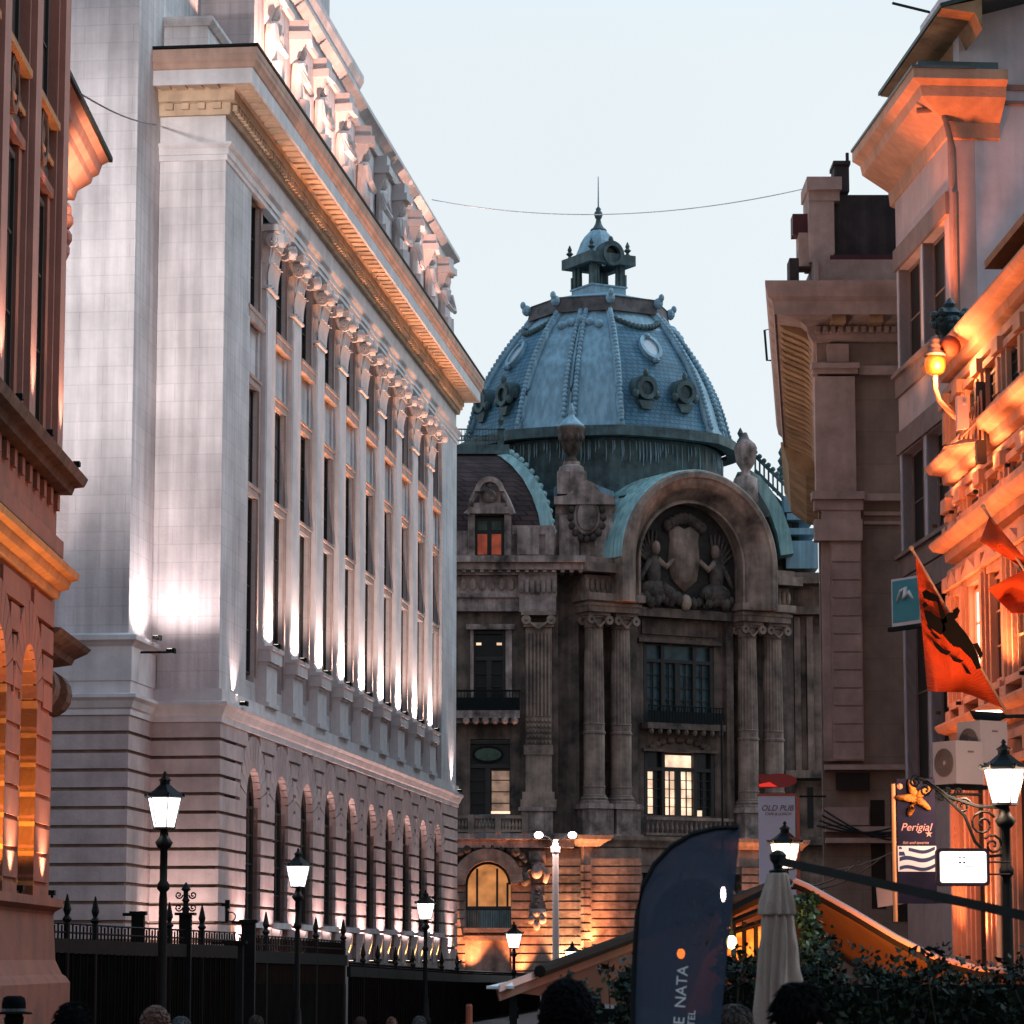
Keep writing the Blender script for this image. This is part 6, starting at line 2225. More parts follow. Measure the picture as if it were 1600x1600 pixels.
m.build('hub', M['black'], t, world=True)
m = MB()
m.box(c.x - 0.05, c.x + 0.05, c.y - 0.05, c.y + 0.05, 0, c.z + 0.25)
m.box(c.x - 0.5, c.x + 0.5, c.y - 0.5, c.y + 0.5, 0, 0.08)
m.build('mast', M['black'], t, world=True)

# ---- terrace canopies
def slab(mb, pts, th, mi=0):
    return mb.prism(pts, (0, 0, th), mi)
# left slanting awning with a rolled tube
t = thing('slanting_awning', 'long cafe awning with a dark roller and pale valance slanting up behind the navy flag', 'awning', (at(880, 1500, 26).x, 26, 0))
A, Bp = at(775, 1538, 24), at(1195, 1384, 31)
m = MB()
pts = []
for k in range(13):
    f = k / 12
    pts.append(A.lerp(Bp, f) + Vector((0.12, 0, 0.02)))
m.tube(pts[1:], [0.05] * 12, 8)
m.build('roller', M['roller'], t, world=True)
m = MB()
for k in range(12):
    a_, b_ = A.lerp(Bp, k / 12), A.lerp(Bp, (k + 1) / 12)
    d1, d2 = 0.075, 0.075
    m.add([a_ + Vector((0, -0.1, -0.04)), b_ + Vector((0, -0.1, -0.04)), b_ + Vector((0.02, -0.05, -0.05 - d2)), a_ + Vector((0.02, -0.05, -0.05 - d1))], [(0, 1, 2, 3)])
v_o = m.build('valance', M['awning_brown'], t, world=True)
v_o.modifiers.new('thickness', 'SOLIDIFY').thickness = 0.01
m = MB()
m.add([A + Vector((0, -0.1, -0.04)), Bp + Vector((0, -0.1, -0.04)), Bp + Vector((2.0, 7, -0.35)), A + Vector((2.0, 7, -0.35))], [(0, 1, 2, 3)])
m.build('canvas_sheet', M['awning_brown'], t, world=True).modifiers.new('thickness', 'SOLIDIFY').thickness = 0.012
m = MB()
for k in range(7):
    a_, b_ = A.lerp(Bp, k / 14), A.lerp(Bp, (k + 1) / 14)
    m.add([a_ + Vector((0.03, -0.12, -0.055)), b_ + Vector((0.03, -0.12, -0.055)), b_ + Vector((0.03, -0.10, 0.0)), a_ + Vector((0.03, -0.10, 0.0))], [(0, 1, 2, 3)])
m.build('valance_edge', M['rim'], t, world=True).modifiers.new('thickness', 'SOLIDIFY').thickness = 0.01
m = MB()
e0 = at(760, 1541, 24)
m.prism([e0, at(803, 1541, 24), at(803, 1545, 24), at(760, 1545, 24)], (0, 0.3, 0))
m.prism([at(762, 1541, 24), at(802, 1540.5, 24), at(800, 1532, 24.2)], (0, 0.15, 0))
m.build('end_plate', M['print_white'], t, world=True)
m = MB()
m.box(A.x + 0.1, A.x + 0.16, 24.4, 24.46, 0, A.z)
m.build('prop', M['black'], t, world=True)
# right canopy glowing orange below
t = thing('terrace_canopy', 'sagging terrace canopy glowing orange underneath with a salmon rim, right of the folded parasol', 'awning', (at(1400, 1500, 30).x, 30, 0))
rim = [(1243, 1384), (1262, 1392), (1330, 1430), (1400, 1472), (1460, 1503), (1530, 1522), (1620, 1530)]
Yc = lambda u: 31 - (u - 1243) / 380 * 3.5
m = MB()
rp = [at(u, v, Yc(u)) for u, v in rim]
m.tube(rp, 0.035, 6)
m.tube([q + Vector((0.0, 0.0, 0.045)) for q in rp], 0.03, 6, 1)
m.build('rim', [M['roller'], M['rim']], t, world=True)
m = MB()
lowv = [(1256, 1424), (1270, 1452), (1330, 1496), (1390, 1520), (1450, 1536), (1530, 1552), (1620, 1560)]
rg = []
for k, (u, v) in enumerate(rim):
    top = at(u, v + 3, Yc(u))
    lu, lv = lowv[k]
    low = at(lu, lv + 14, Yc(u) + 3.2)
    row = []
    for j in range(9):
        s_ = j / 8
        q = top.lerp(low, s_)
        q.z += 0.16 * math.sin(PI * s_)
        row.append(q)
    rg.append(row)
m.loft(rg, 0, False, False)
cv = m.build('canvas_sheet', M['canvas_orange'], t, True, world=True)
cv.modifiers.new('thickness', 'SOLIDIFY').thickness = 0.01
m = MB()
for (u, v) in ((1256, 1400), (1540, 1525)):
    q = at(u, v, Yc(u))
    m.box(q.x - 0.03, q.x + 0.03, q.y - 0.03, q.y + 0.03, 0, q.z)
m.build('prop', M['black'], t, world=True)
q = at(1300, 1480, 29.0)
lamp('canopy_lamp', t, (q.x, 28.2, q.z - 0.5), 560, (1.0, 0.33, 0.07), 'SPOT', 0.1, at(1300, 1415, 31.2), 120, 0.9, world=True)
q = at(1420, 1530, 28.0)
lamp('canopy_lamp', t, (q.x, 27.5, q.z - 0.4), 240, (1.0, 0.30, 0.05), 'SPOT', 0.1, at(1420, 1490, 31), 120, 0.9, world=True)
MB().ball((at(1285, 1545, 27.8).x, 27.8, zat(1545, 27.8)), 0.05, 8, 6).build('bulb', glow('bulb_amber', (1, 0.5, 0.15), 3), t, True, world=True)
# timber pergola under the left awning with amber glow
t = thing('timber_pergola', 'dark timber pergola with amber glow between its slats beside the folded parasol', 'pergola', (at(1165, 1500, 29).x, 29, 0))
m = MB()
for (u0, v0, u1, v1, r) in ((1125, 1432, 1195, 1398, 0.05), (1125, 1448, 1195, 1420, 0.03), (1125, 1461, 1195, 1440, 0.03)):
    m.tube([at(u0, v0, 29), at(u1, v1, 29)], r, 4)
for u in (1128, 1142, 1158, 1176, 1192):
    m.box(xat(u, 29) - 0.02, xat(u, 29) + 0.02, 28.98, 29.02, 0, zat(1440, 29))
m.build('frame', M['roller'], t, world=True)
m = MB()
m.add([at(1128, 1450, 29.6), at(1192, 1440, 29.6), at(1192, 1500, 29.6), at(1128, 1500, 29.6)], [(0, 3, 2, 1)])
m.build('lit_screen', glow('amber_screen', (0.9, 0.32, 0.03), 0.7, 0.8, 9), t, world=True)
globe('small glaring amber terrace lamp right of the navy flag', 1143, 1472, 27, 0.045, 9, (1.0, 0.72, 0.38), 10)
globe('white glaring terrace lamp shining through the right edge of the navy flag', 1130, 1397, 25, 0.022, 60, (1.0, 0.85, 0.9), 8).scale = (1, 1, 2.2)
globe('glowing orange lamp shining through the navy flag above its lettering', 1064, 1490, 25, 0.032, 20, (1.0, 0.20, 0.015), 6)

# ---- hedges
def hedge(label, u0, u1, vt, Y, dep, n, seed, warm=0.3):
    r_ = random.Random(seed)
    a, b = at(u0, 1500, Y), at(u1, 1500, Y)
    t = thing('hedge', label, 'hedge', ((a.x + b.x) / 2, Y + dep / 2, 0))
    m, tw = MB(), MB()
    for k in range(n):
        x = a.x + (b.x - a.x) * r_.random()
        y = Y + dep * r_.random()
        u = u0 + (u1 - u0) * (x - a.x) / (b.x - a.x)
        top = zat(vt(u), Y) + 0.05 * math.sin(x * 9) + 0.03 * math.sin(x * 23 + 1)
        z = 0.55 + (top - 0.55) * (r_.random() ** 0.6)
        if r_.random() < 0.03:
            z = top + 0.12 * r_.random()
        s = 0.022 + 0.05 * r_.random() ** 2.2
        if math.sin(x * 5.3 + 1.7 * math.sin(z * 6 + x)) > 0.95:
            continue
        d = Vector((r_.gauss(0, 1), r_.gauss(0, 1), r_.gauss(0.35, 0.8))).normalized()
        e = d.cross(Vector((r_.gauss(0, 1), r_.gauss(0, 1), r_.gauss(0, 1)))).normalized() * s * 0.36
        p = Vector((x, y, z))
        m.add([p, p + d * s * 0.5 + e, p + d * s * 1.25, p + d * s * 0.5 - e], [(0, 1, 2, 3)], 0 if r_.random() > warm else 1)
    for k in range(int((b.x - a.x) * 14)):
        x = a.x + (b.x - a.x) * r_.random()
        y = Y + dep * r_.random()
        u = u0 + (u1 - u0) * (x - a.x) / (b.x - a.x)
        top = zat(vt(u), Y)
        tw.tube([(x, y, 0.5), (x + r_.gauss(0, 0.08), y, (top + 0.5) / 2), (x + r_.gauss(0, 0.12), y, top - 0.02)], [0.012, 0.008, 0.003], 4)
    m.build('foliage', [M['leaf'], M['leaf2']], t, world=True)
    tw.build('stems', M['twig'], t, world=True)
    m = MB()
    m.box(a.x - 0.02, b.x + 0.02, Y - 0.05, Y + dep + 0.05, 0, 0.55)
    m.build('planter', M['roller'], t, world=True)
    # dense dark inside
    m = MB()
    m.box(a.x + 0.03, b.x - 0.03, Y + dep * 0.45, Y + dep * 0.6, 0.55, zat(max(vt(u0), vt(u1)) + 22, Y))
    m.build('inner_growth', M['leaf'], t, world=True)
    return t


hedge('dark leafy hedge left of the navy flag, behind the dark-haired head', 880, 1000, lambda u: 1555 - (u - 880) * 0.30, 20, 0.5, 5200, 3)
hedge('long dark hedge in front of the terrace on the right, below the glowing canopy', 1120, 1720, lambda u: 1512 - 16 * math.sin((u - 1120) / 90.0) * 0.6 + (8 if u < 1200 else -4) + 0.02 * (u - 1300), 22, 0.6, 21000, 5)
# climbing plant beside the parasol
r_ = random.Random(9)
t = thing('climbing_plant', 'upright climbing plant with light green leaves between the folded parasol and the canopy', 'plant', (at(1268, 1500, 27).x, 27, 0))
m, tw = MB(), MB()
for k in range(1500):
    v = 1400 + 190 * r_.random()
    uc_ = 1258 + 0.13 * (v - 1400)
    p = at(uc_ + r_.gauss(0, 9), v, 27 + 0.12 * r_.gauss(0, 1))
    s = 0.035 + 0.03 * r_.random()
    d = Vector((r_.gauss(0, 1), r_.gauss(0, 1), r_.gauss(-0.2, 0.8))).normalized()
    e = d.cross(Vector((r_.gauss(0, 1), r_.gauss(0, 1), r_.gauss(0, 1)))).normalized() * s * 0.5
    m.add([p, p + d * s * 0.5 + e, p + d * s * 1.2, p + d * s * 0.5 - e], [(0, 1, 2, 3)], 0 if r_.random() > 0.4 else 1)
for k in range(4):
    tw.tube([(at(1262 + 6 * k, 1600, 27).x, 27, 0), at(1270 + 4 * k, 1500, 27), at(1258 + 3 * k, 1402, 27)], [0.02, 0.014, 0.005], 5)
m.build('foliage', [M['leaf2'], mat('fresh_green_leaf', (0.10, 0.14, 0.03), rough=0.5, var=0.3)], t, world=True)
tw.build('stems', M['twig'], t, world=True)

# ---- signs
YG = 62.0
p = at(1215, 1335, YG)
t = thing('pub_sign', 'tall pale blue pub banner with brown lettering hanging in a red frame', 'sign', (p.x, YG, p.z))
gx = lambda u: xat(u, YG, 1335) - p.x
gz = lambda v: zat(v, YG) - p.z
m = MB()
m.box(gx(1186), gx(1243), -0.03, 0.03, gz(1424), gz(1244))
m.build('sheet', M['sign_blue'], t)
m = MB()
m.box(gx(1245), gx(1250), -0.04, 0.04, gz(1440), gz(1246))
m.box(gx(1184), gx(1245), -0.035, 0.035, gz(1244), gz(1240))
m.box(gx(1230), gx(1250), -0.03, 0.03, gz(1390), gz(1386))
m.build('frame', mat('red_sign_frame', (0.45, 0.12, 0.08), var=0.2), t)
brn = mat('brown_lettering', (0.10, 0.05, 0.055), var=0.1)
text_mesh('lettering', 'OLD PUB', 0.155, brn, t, (gx(1215), -0.034, gz(1263)), (PI / 2, 0, 0), 0.003, 0.25)
text_mesh('lettering', 'CAFE & LUNCH', 0.075, brn, t, (gx(1216), -0.034, gz(1272)), (PI / 2, 0, 0), 0.003, 0.25)
m = MB()
m.box(gx(1250), gx(1292), -0.02, 0.02, gz(1246), gz(1243))
m.build('wall_arm', M['black'], t)
p = at(1214, 1220, 61)
t = thing('red_oval_sign', 'dark red oval sign plate with a bright lower edge above the pub banner', 'sign', (p.x, 61, p.z))
m = MB()
m.ring((0.02, 0, 0), (1, 0, 0), (0, 0, 1), (0.01, 0.005), (0.36, 0.135), 0.1, 24)
m.box(-0.36, 0.0, 0.0, 0.1, -0.135, 0.13)
m.build('plate', M['red_sign'], t)
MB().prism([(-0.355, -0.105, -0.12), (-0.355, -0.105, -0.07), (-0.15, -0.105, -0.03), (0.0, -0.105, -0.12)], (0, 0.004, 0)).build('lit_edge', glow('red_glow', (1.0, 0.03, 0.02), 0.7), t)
m = MB()
m.box(0.3, 0.85, 0.04, 0.08, 0.0, 0.05)
m.build('wall_arm', M['black'], t)

YT = 40.0
p = at(1426, 1315, YT)
tx_ = lambda u: xat(u, YT, 1315) - p.x
tz_ = lambda v: zat(v, YT) - p.z
t = thing('starfish_sign', 'navy hanging restaurant sign with a big orange starfish and a blue striped flag', 'sign', (p.x, YT, p.z))
m = MB()
m.box(tx_(1402), tx_(1462), -0.03, 0.03, tz_(1412), tz_(1217))
m.build('sheet', M['sign_navy'], t)
m = MB()
m.tube([(tx_(1397), 0, tz_(1225)), (tx_(1397), 0, tz_(1440))], 0.03, 8)
m.ball((tx_(1407), 0, tz_(1229)), 0.05, 8, 6)
m.build('frame', mat('orange_painted_tube', (0.7, 0.28, 0.12), var=0.15), t)
m = MB()
pts = []
for k in range(10):
    a = R(106 + 36 * k)
    r = (0.235 if k % 2 == 0 else 0.085)
    pts.append((r * math.cos(a), r * math.sin(a)))
cen = (tx_(1430), -0.05, tz_(1247))
for k in range(5):
    a = R(106 + 72 * k)
    m.tube([(cen[0] + 0.03 * math.cos(a), cen[1] - 0.01, cen[2] + 0.03 * math.sin(a)), (cen[0] + 0.14 * math.cos(a + 0.04), cen[1] - 0.012, cen[2] + 0.14 * math.sin(a + 0.04)), (cen[0] + 0.21 * math.cos(a), cen[1], cen[2] + 0.21 * math.sin(a)), (cen[0] + 0.245 * math.cos(a), cen[1], cen[2] + 0.245 * math.sin(a))], [0.062, 0.042, 0.034, 0.012], 8)
m.ball(cen, (0.085, 0.05, 0.085), 10, 7)
m.build('starfish', M['starfish'], t, True)
salmon = mat('salmon_lettering', (0.55, 0.26, 0.22), var=0.1)
text_mesh('lettering', 'Perigial', 0.135, salmon, t, (tx_(1431), -0.034, tz_(1293)), (PI / 2, 0, 0), 0.003, 0.3)
text_mesh('lettering', 'fish and taverna', 0.052, salmon, t, (tx_(1430), -0.034, tz_(1317)), (PI / 2, 0, 0), 0.002, 0.3)
m = MB()
for k in range(5):
    a = R(90 + 72 * k)
    m.prism([(tx_(1451) + 0.05 * math.cos(a), -0.033, tz_(1303) + 0.05 * math.sin(a)), (tx_(1451) + 0.018 * math.cos(a - 0.6), -0.033, tz_(1303) + 0.018 * math.sin(a - 0.6)), (tx_(1451), -0.033, tz_(1303)), (tx_(1451) + 0.018 * math.cos(a + 0.6), -0.033, tz_(1303) + 0.018 * math.sin(a + 0.6))], (0, -0.003, 0))
m.build('small_star', salmon, t)
m = MB()
fx0_, fx1_ = tx_(1402), tx_(1462)
fz0_, fz1_ = tz_(1362), tz_(1322)
m.box(fx0_, fx1_, -0.036, -0.031, fz0_, fz1_)
m.build('flag_picture', M['sign_white'], t)
nb = mat('deep_blue_stripe', (0.02, 0.03, 0.08), var=0.2)
m = MB()
for k, (a, b) in enumerate(((0.02, 0.16), (0.36, 0.52), (0.70, 0.84))):
    top_, bot_ = [], []
    x_start = 0.28 if k == 2 else 0.04
    for q in range(13):
        f = x_start + (0.97 - x_start) * q / 12
        wv = 0.10 * math.sin(f * 6.0 + 0.5) + 0.2 * (f - 0.5)
        zb2 = fz0_ + (fz1_ - fz0_) * min(0.98, max(0.02, a + wv + 0.06))
        zt2 = fz0_ + (fz1_ - fz0_) * min(0.98, max(0.02, b + wv + 0.06))
        top_.append((fx0_ + (fx1_ - fx0_) * f, -0.0375, zt2))
        bot_.append((fx0_ + (fx1_ - fx0_) * f, -0.0375, zb2))
    for q in range(12):
        m.add([bot_[q], bot_[q + 1], top_[q + 1], top_[q]], [(0, 1, 2, 3)])
for (a, b, c_, d) in ((0.03, 0.20, 0.62, 0.78), (0.03, 0.12, 0.88, 0.97)):
    m.add([(fx0_ + (fx1_ - fx0_) * a, -0.0376, fz0_ + (fz1_ - fz0_) * c_), (fx0_ + (fx1_ - fx0_) * b, -0.0376, fz0_ + (fz1_ - fz0_) * c_), (fx0_ + (fx1_ - fx0_) * b * 0.8, -0.0376, fz0_ + (fz1_ - fz0_) * d), (fx0_ + (fx1_ - fx0_) * a, -0.0376, fz0_ + (fz1_ - fz0_) * d)], [(0, 1, 2, 3)])
m.build('flag_stripes', nb, t)
m = MB()
m.tube([(tx_(1462), 0, tz_(1245)), (tx_(1500), 0.1, tz_(1240)), (tx_(1545), 0.6, tz_(1238))], 0.02, 5)
for k in range(5):
    scroll(m, tx_(1464 + 9 * k), tz_(1237 + (k % 2) * 9), 0.05, 1.3, k, 1 if k % 2 else -1, 0.02)
m.build('scroll_arm', M['black'], t)
# white light box
p = at(1504, 1355, 38.5)
t = thing('light_box', 'glaring white light box sign with a brown rounded frame held by two rods', 'sign', (p.x, 38.5, p.z))
bw, bh = 41 * 38.5 / F, 29 * 38.5 / F
def rrect(hw, hh, r, y, n=5):
    pts = []
    for cx_, cz_, a0 in ((hw - r, hh - r, 0), (-hw + r, hh - r, PI / 2), (-hw + r, -hh + r, PI), (hw - r, -hh + r, 3 * PI / 2)):
        for k in range(n):
            a = a0 + PI / 2 * k / (n - 1)
            pts.append((cx_ + r * math.cos(a), y, cz_ + r * math.sin(a)))
    return pts
m = MB()
m.prism(rrect(bw, bh, 0.05, -0.06), (0, 0.16, 0))
m.build('case', mat('brown_light_box_case', (0.085, 0.03, 0.03), rough=0.5), t)
m = MB()
m.prism(rrect(bw * 0.88, bh * 0.83, 0.03, -0.064), (0, 0.003, 0))
m.build('lit_face', glow('white_light_face', (1.0, 0.98, 0.96), 1.6), t)
dk = mat('dark_print', (0.16, 0.04, 0.05))
m = MB()
for (x, z, s) in ((-0.04, 0.115, 0.010), (0.012, 0.115, 0.010), (-0.04, 0.052, 0.014), (0.012, 0.052, 0.014)):
    m.box(x - s, x + s, -0.067, -0.0645, z - s * 0.6, z + s)
m.box(-0.043, 0.015, -0.067, -0.0645, 0.118, 0.122)
m.build('emblem', dk, t)
m = MB()
m.box(0.03, 0.13, -0.067, -0.0645, 0.0, 0.008)
m.build('printed_line', mat('grey_print', (0.4, 0.4, 0.4)), t)
m = MB()
for v in (1347, 1366):
    z = zat(v, 38.5) - p.z
    m.tube([(bw, 0.02, z), (bw + 0.26, 0.03, z)], 0.012, 5)
m.build('rods', M['black'], t)
# teal sign high on the rendered house
p = at(1416, 940, 93)
t = thing('teal_sign', 'teal sign board with a pale sweeping emblem high on the rendered house', 'sign', (p.x, p.y, p.z), R(-58))
m = MB()
m.box(-0.62, 0.75, -0.06, 0.0, -0.72, 0.72)
m.build('board', M['sign_white'], t)
m = MB()
m.box(-0.55, 0.68, -0.075, -0.06, -0.6, 0.65)
m.build('face', M['sign_teal'], t)
m = MB()
m.tube([(-0.35, -0.085, 0.0), (-0.15, -0.085, 0.32), (0.1, -0.085, 0.38), (0.05, -0.085, 0.1), (0.25, -0.085, 0.25), (0.42, -0.085, 0.05)], [0.03, 0.06, 0.09, 0.11, 0.08, 0.03], 6)
m.build('emblem', M['print_white'], t, True)
m = MB()
m.box(-0.75, 0.85, -0.12, 0.04, -0.85, -0.72)
m.build('ledge', M['black'], t)
# timber board below the beam
p = at(1390, 1405, 42)
t = thing('timber_board', 'plain salmon timber board jutting out below the starfish sign', 'board', (p.x, 42, p.z))
m = MB()
q = [at(1369, 1384, 42), at(1480, 1398, 41.5), at(1482, 1402, 41.5), at(1372, 1418, 42)]
m.prism([v - Vector((p.x, 42, p.z)) for v in q], (0, 0.06, 0))
m.build('plank', M['rim'], t)
MB().box(0.6, 0.8, 0.0, 0.3, -0.05, 0.05).build('wall_arm', M['black'], t)

# ---- flags on poles
YFl = 47.0
def flag(label, pole_uv, poly, emblem, seed, Yf, splits=40):
    b = at(pole_uv[1][0], pole_uv[1][1], Yf)
    t = thing('flag', label, 'flag', (b.x, b.y, b.z), 0, 'scarlet flags on slanting poles')
    m = MB()
    a = at(pole_uv[0][0], pole_uv[0][1], Yf)
    m.tube([a, b], 0.022, 7)
    m.ball(a, 0.04, 7, 5)
    m.build('pole', M['orange_render'], t, world=True)
    (tl, tr, br2, bl) = poly
    m = MB()
    N1, N2 = splits, 44
    rows = []
    for i in range(N1 + 1):
        s = i / N1
        row = []
        for j in range(N2 + 1):
            q = j / N2
            u = (1 - s) * ((1 - q) * tl[0] + q * tr[0]) + s * ((1 - q) * bl[0] + q * br2[0])
            v = (1 - s) * ((1 - q) * tl[1] + q * tr[1]) + s * ((1 - q) * bl[1] + q * br2[1])
            row.append(at(u, v, Yf - 0.05 + 0.20 * math.sin(q * 5.2 + s * 2.5 + seed) * (0.12 + s) + 0.05 * math.sin(q * 12 - s * 4) * (0.3 + s)))
        rows.append(row)
    for i in range(N1):
        for j in range(N2):
            m.add([rows[i][j], rows[i + 1][j], rows[i + 1][j + 1], rows[i][j + 1]], [(0, 1, 2, 3)])
    c_ = m.build('cloth', M['flag_red'], t, True, world=True)
    c_.modifiers.new('thickness', 'SOLIDIFY').thickness = 0.006
    if emblem:
        m = MB()
        for poly2 in emblem:
            m.prism([at(u, v, Yf - 0.30) for u, v in poly2], (0, 0.004, 0))
        m.build('emblem', M['flag_black'], t, world=True)
    return t


eagle = [
    [(1441, 925), (1447, 921), (1455, 926), (1466, 931), (1470, 942), (1462, 940), (1452, 938), (1443, 934)],
    [(1464, 938), (1470, 942), (1476, 956), (1480, 972), (1472, 975), (1468, 958)],
    [(1444, 953), (1454, 955), (1463, 963), (1474, 968), (1478, 984), (1470, 992), (1460, 985), (1450, 978), (1446, 966)],
    [(1474, 968), (1480, 958), (1490, 956), (1497, 964), (1492, 968), (1500, 978), (1510, 990), (1520, 1006), (1528, 1024), (1533, 1044), (1526, 1046), (1518, 1030), (1508, 1020), (1500, 1012), (1490, 1010), (1480, 1000), (1472, 990)],
    [(1440, 944), (1446, 940), (1450, 946), (1444, 950)],
    [(1452, 986), (1462, 990), (1470, 998), (1462, 998)],
    [(1446, 974), (1454, 980), (1460, 990), (1452, 984)],
    [(1520, 1006), (1528, 1004), (1536, 1022), (1532, 1030)],
    [(1488, 954), (1496, 948), (1500, 954), (1496, 964)],
    [(1456, 1000), (1466, 1006), (1474, 1014), (1486, 1018), (1480, 1024), (1470, 1020), (1462, 1012)],
    [(1484, 1024), (1494, 1028), (1506, 1032), (1500, 1036), (1490, 1033)],
    [(1504, 1038), (1512, 1044), (1518, 1054), (1510, 1052)],
]
flag('large scarlet flag with a black eagle hanging from a slanting pole', ((1424, 856), (1572, 1112)), ((1430, 868), (1566, 1106), (1506, 1082), (1449, 1080)), eagle, 0.6, YFl)
flag('folded scarlet flag with no emblem, the upper one at the right edge', ((1536, 792), (1640, 950)), ((1546, 806), (1625, 900), (1600, 888), (1531, 846)), None, 2.0, 46)
flag('scarlet flag tip drooping below the folded flag at the right edge', ((1560, 842), (1660, 990)), ((1600, 890), (1660, 960), (1580, 958), (1543, 920)), None, 3.4, 46.4)
# ---- orange globe wall lamp, projector boxes, air conditioners, black floodlight
p = at(1461, 572, 66)
t = thing('globe_wall_lamp', 'round orange glowing wall lamp on a curved bracket', 'wall lamp', (p.x, 66, p.z))
m = MB()
m.lathe((0, 0, -0.2), [(0.08, 0), (0.19, 0.06), (0.23, 0.2), (0.22, 0.34), (0.16, 0.42)], 14)
m.build('glass', M['lit_orange'], t, True)
m = MB()
m.lathe((0, 0, 0.22), [(0.24, 0), (0.22, 0.06), (0.13, 0.14), (0.15, 0.2), (0.1, 0.26), (0.12, 0.34), (0.06, 0.42)], 14)
m.build('cap', M['taupe'], t, True)
m = MB()
m.tube([(0, 0, -0.2), (0.0, 0, -0.5), (0.08, 0, -0.75), (0.25, 0.0, -0.95), (0.5, 0.3, -1.1)], 0.055, 8)
m.build('bracket', M['orange_render'], t, True)
m = MB()
m.ball((0.34, 0.1, 0.45), (0.24, 0.2, 0.24), 9, 6)
m.build('side_boss', mat('red_boss', (0.16, 0.035, 0.015), var=0.2), t, True)
lamp('lamp_light', t, (0.1, -0.45, -0.1), 420, ORANGE, 'POINT', 0.15)
p = at(1506, 690, 64)
t = thing('projector_bracket', 'cluttered bracket of small boxes and a tilted orange plate on the apricot house corner', 'projector', (p.x, 64, p.z))
m = MB()
m.box(-0.14, 0.1, -0.1, 0.15, 0.25, 0.95)
m.box(-0.02, 0.04, -0.12, -0.1, 0.75, 0.82)
m.build('box', M['ac'], t)
m = MB()
m.prism([(-0.42, -0.1, -0.12), (0.25, -0.05, 0.0), (0.3, 0.0, 0.06), (0.0, 0.0, 0.06)], (0, 0.35, 0))
m.build('plate', M['orange_render'], t)
m = MB()
for k in range(6):
    m.tube([(-0.1 + 0.1 * k, 0.05, 0.05), (0.1 + 0.06 * k, 0.15, 0.5 + 0.12 * k), (0.35, 0.2, 0.9)], 0.025, 5)
m.tube([(-0.05, -0.05, 0.1), (0.4, 0.0, 0.55)], 0.03, 5)
m.build('struts', M['orange_render'], t)
m = MB()
m.box(0.3, 0.5, 0.2, 0.5, -0.4, 1.3)
m.build('wall_plate', M['frame_dark'], t)
p = at(1500, 1192, 44)
t0 = thing('air_conditioner', 'orange-lit air conditioner box, lower and left of the pair below the eagle flag', 'air conditioner', (p.x, 44, p.z), R(32), 'air conditioners on the apricot house')
m = MB()
m.box(-0.2, 0.30, -0.15, 0.35, -0.3, 0.3)
m.build('case', M['ac'], t0)
m = MB()
m.ring((-0.201, 0.1, 0), (0, 1, 0), (0, 0, 1), 0.03, 0.20, 0.012, 18)
for k in range(5):
    m.ring((-0.204, 0.1, 0), (0, 1, 0), (0, 0, 1), 0.05 + 0.035 * k, 0.06 + 0.035 * k, -0.012, 18)
m.box(0.02, 0.12, -0.158, -0.15, 0.14, 0.165)
m.build('fan_grille', M['taupe'], t0)
m = MB()
m.box(-0.2, 0.5, 0.0, 0.3, -0.36, -0.301)
m.build('shelf', M['black'], t0)
t1 = dup(t0, None, at(1538, 1160, 44.6))
t1['label'] = 'orange-lit air conditioner box, higher and right of the pair below the eagle flag'
p = at(1542, 1117, 45)
t = thing('facade_floodlight', 'wide black floodlight jutting out under the eagle flag', 'floodlight', (p.x, 45, p.z), R(-15))
m = MB()
m.prism([(-0.24, -0.1, 0.06), (-0.18, -0.1, -0.06), (0.12, -0.1, -0.10), (0.24, -0.1, -0.04), (0.24, -0.1, 0.02)], (0, 0.3, 0))
m.build('housing', M['black'], t)
m = MB()
m.box(-0.15, 0.2, -0.08, 0.18, 0.045, 0.06)
m.build('lens', M['lens'], t)
m = MB()
m.box(0.2, 0.6, 0.0, 0.1, -0.05, 0.0)
m.build('arm', M['black'], t)
lamp('lamp_light', t, (0.1, -0.6, 0.15), 300, (1.0, 0.5, 0.2), 'SPOT', 0.08, (-0.5, 1.2, 2.0), 110, 0.9)
lamp('lamp_light', t, (0.0, 0.6, 0.15), 260, (1.0, 0.45, 0.16), 'SPOT', 0.08, (-0.4, 1.2, 2.5), 110, 0.9)
# ---- cables
m = MB()
a, b = at(675, 312, 118), at(1278, 290, 103)
pts = []
for k in range(41):
    f = k / 40
    q = a.lerp(b, f)
    q.z -= 0.78 * 4 * f * (1 - f)
    pts.append(q)
m.tube(pts, 0.018, 4)
tag(m.build('overhead_cable', mat('grey_cable', (0.50, 0.60, 0.66), spec=0.0), None), 'thin overhead cable sagging across the sky from the bank to the brown building', 'cable')
m = MB()
a, b = at(112, 138, 53.5), at(243, 195, 78)
m.tube([a.lerp(b, k / 8) + Vector((0, 0, -0.12 * math.sin(PI * k / 8))) for k in range(9)], 0.02, 4)
tag(m.build('wall_cable', mat('grey_cable_near', (0.24, 0.22, 0.24)), None), 'short thin cable running from the left house eaves to the bank corner', 'cable')
m = MB()
for (u0, v0, u1, v1) in ((1252, 1360, 1400, 1330), (1250, 1385, 1345, 1345), (1262, 1392, 1378, 1340)):
    a, b = at(u0, v0, 55), at(u1, v1, 52)
    m.tube([a.lerp(b, k / 6) + Vector((0, 0, -0.12 * math.sin(PI * k / 6))) for k in range(7)], 0.014, 4)
tag(m.build('cable_tangle', M['cable'], None), 'loose tangle of thin black cables right of the glowing lantern', 'cable')
p = at(1196, 1245, 60)
p = at(733, 1600, 40)
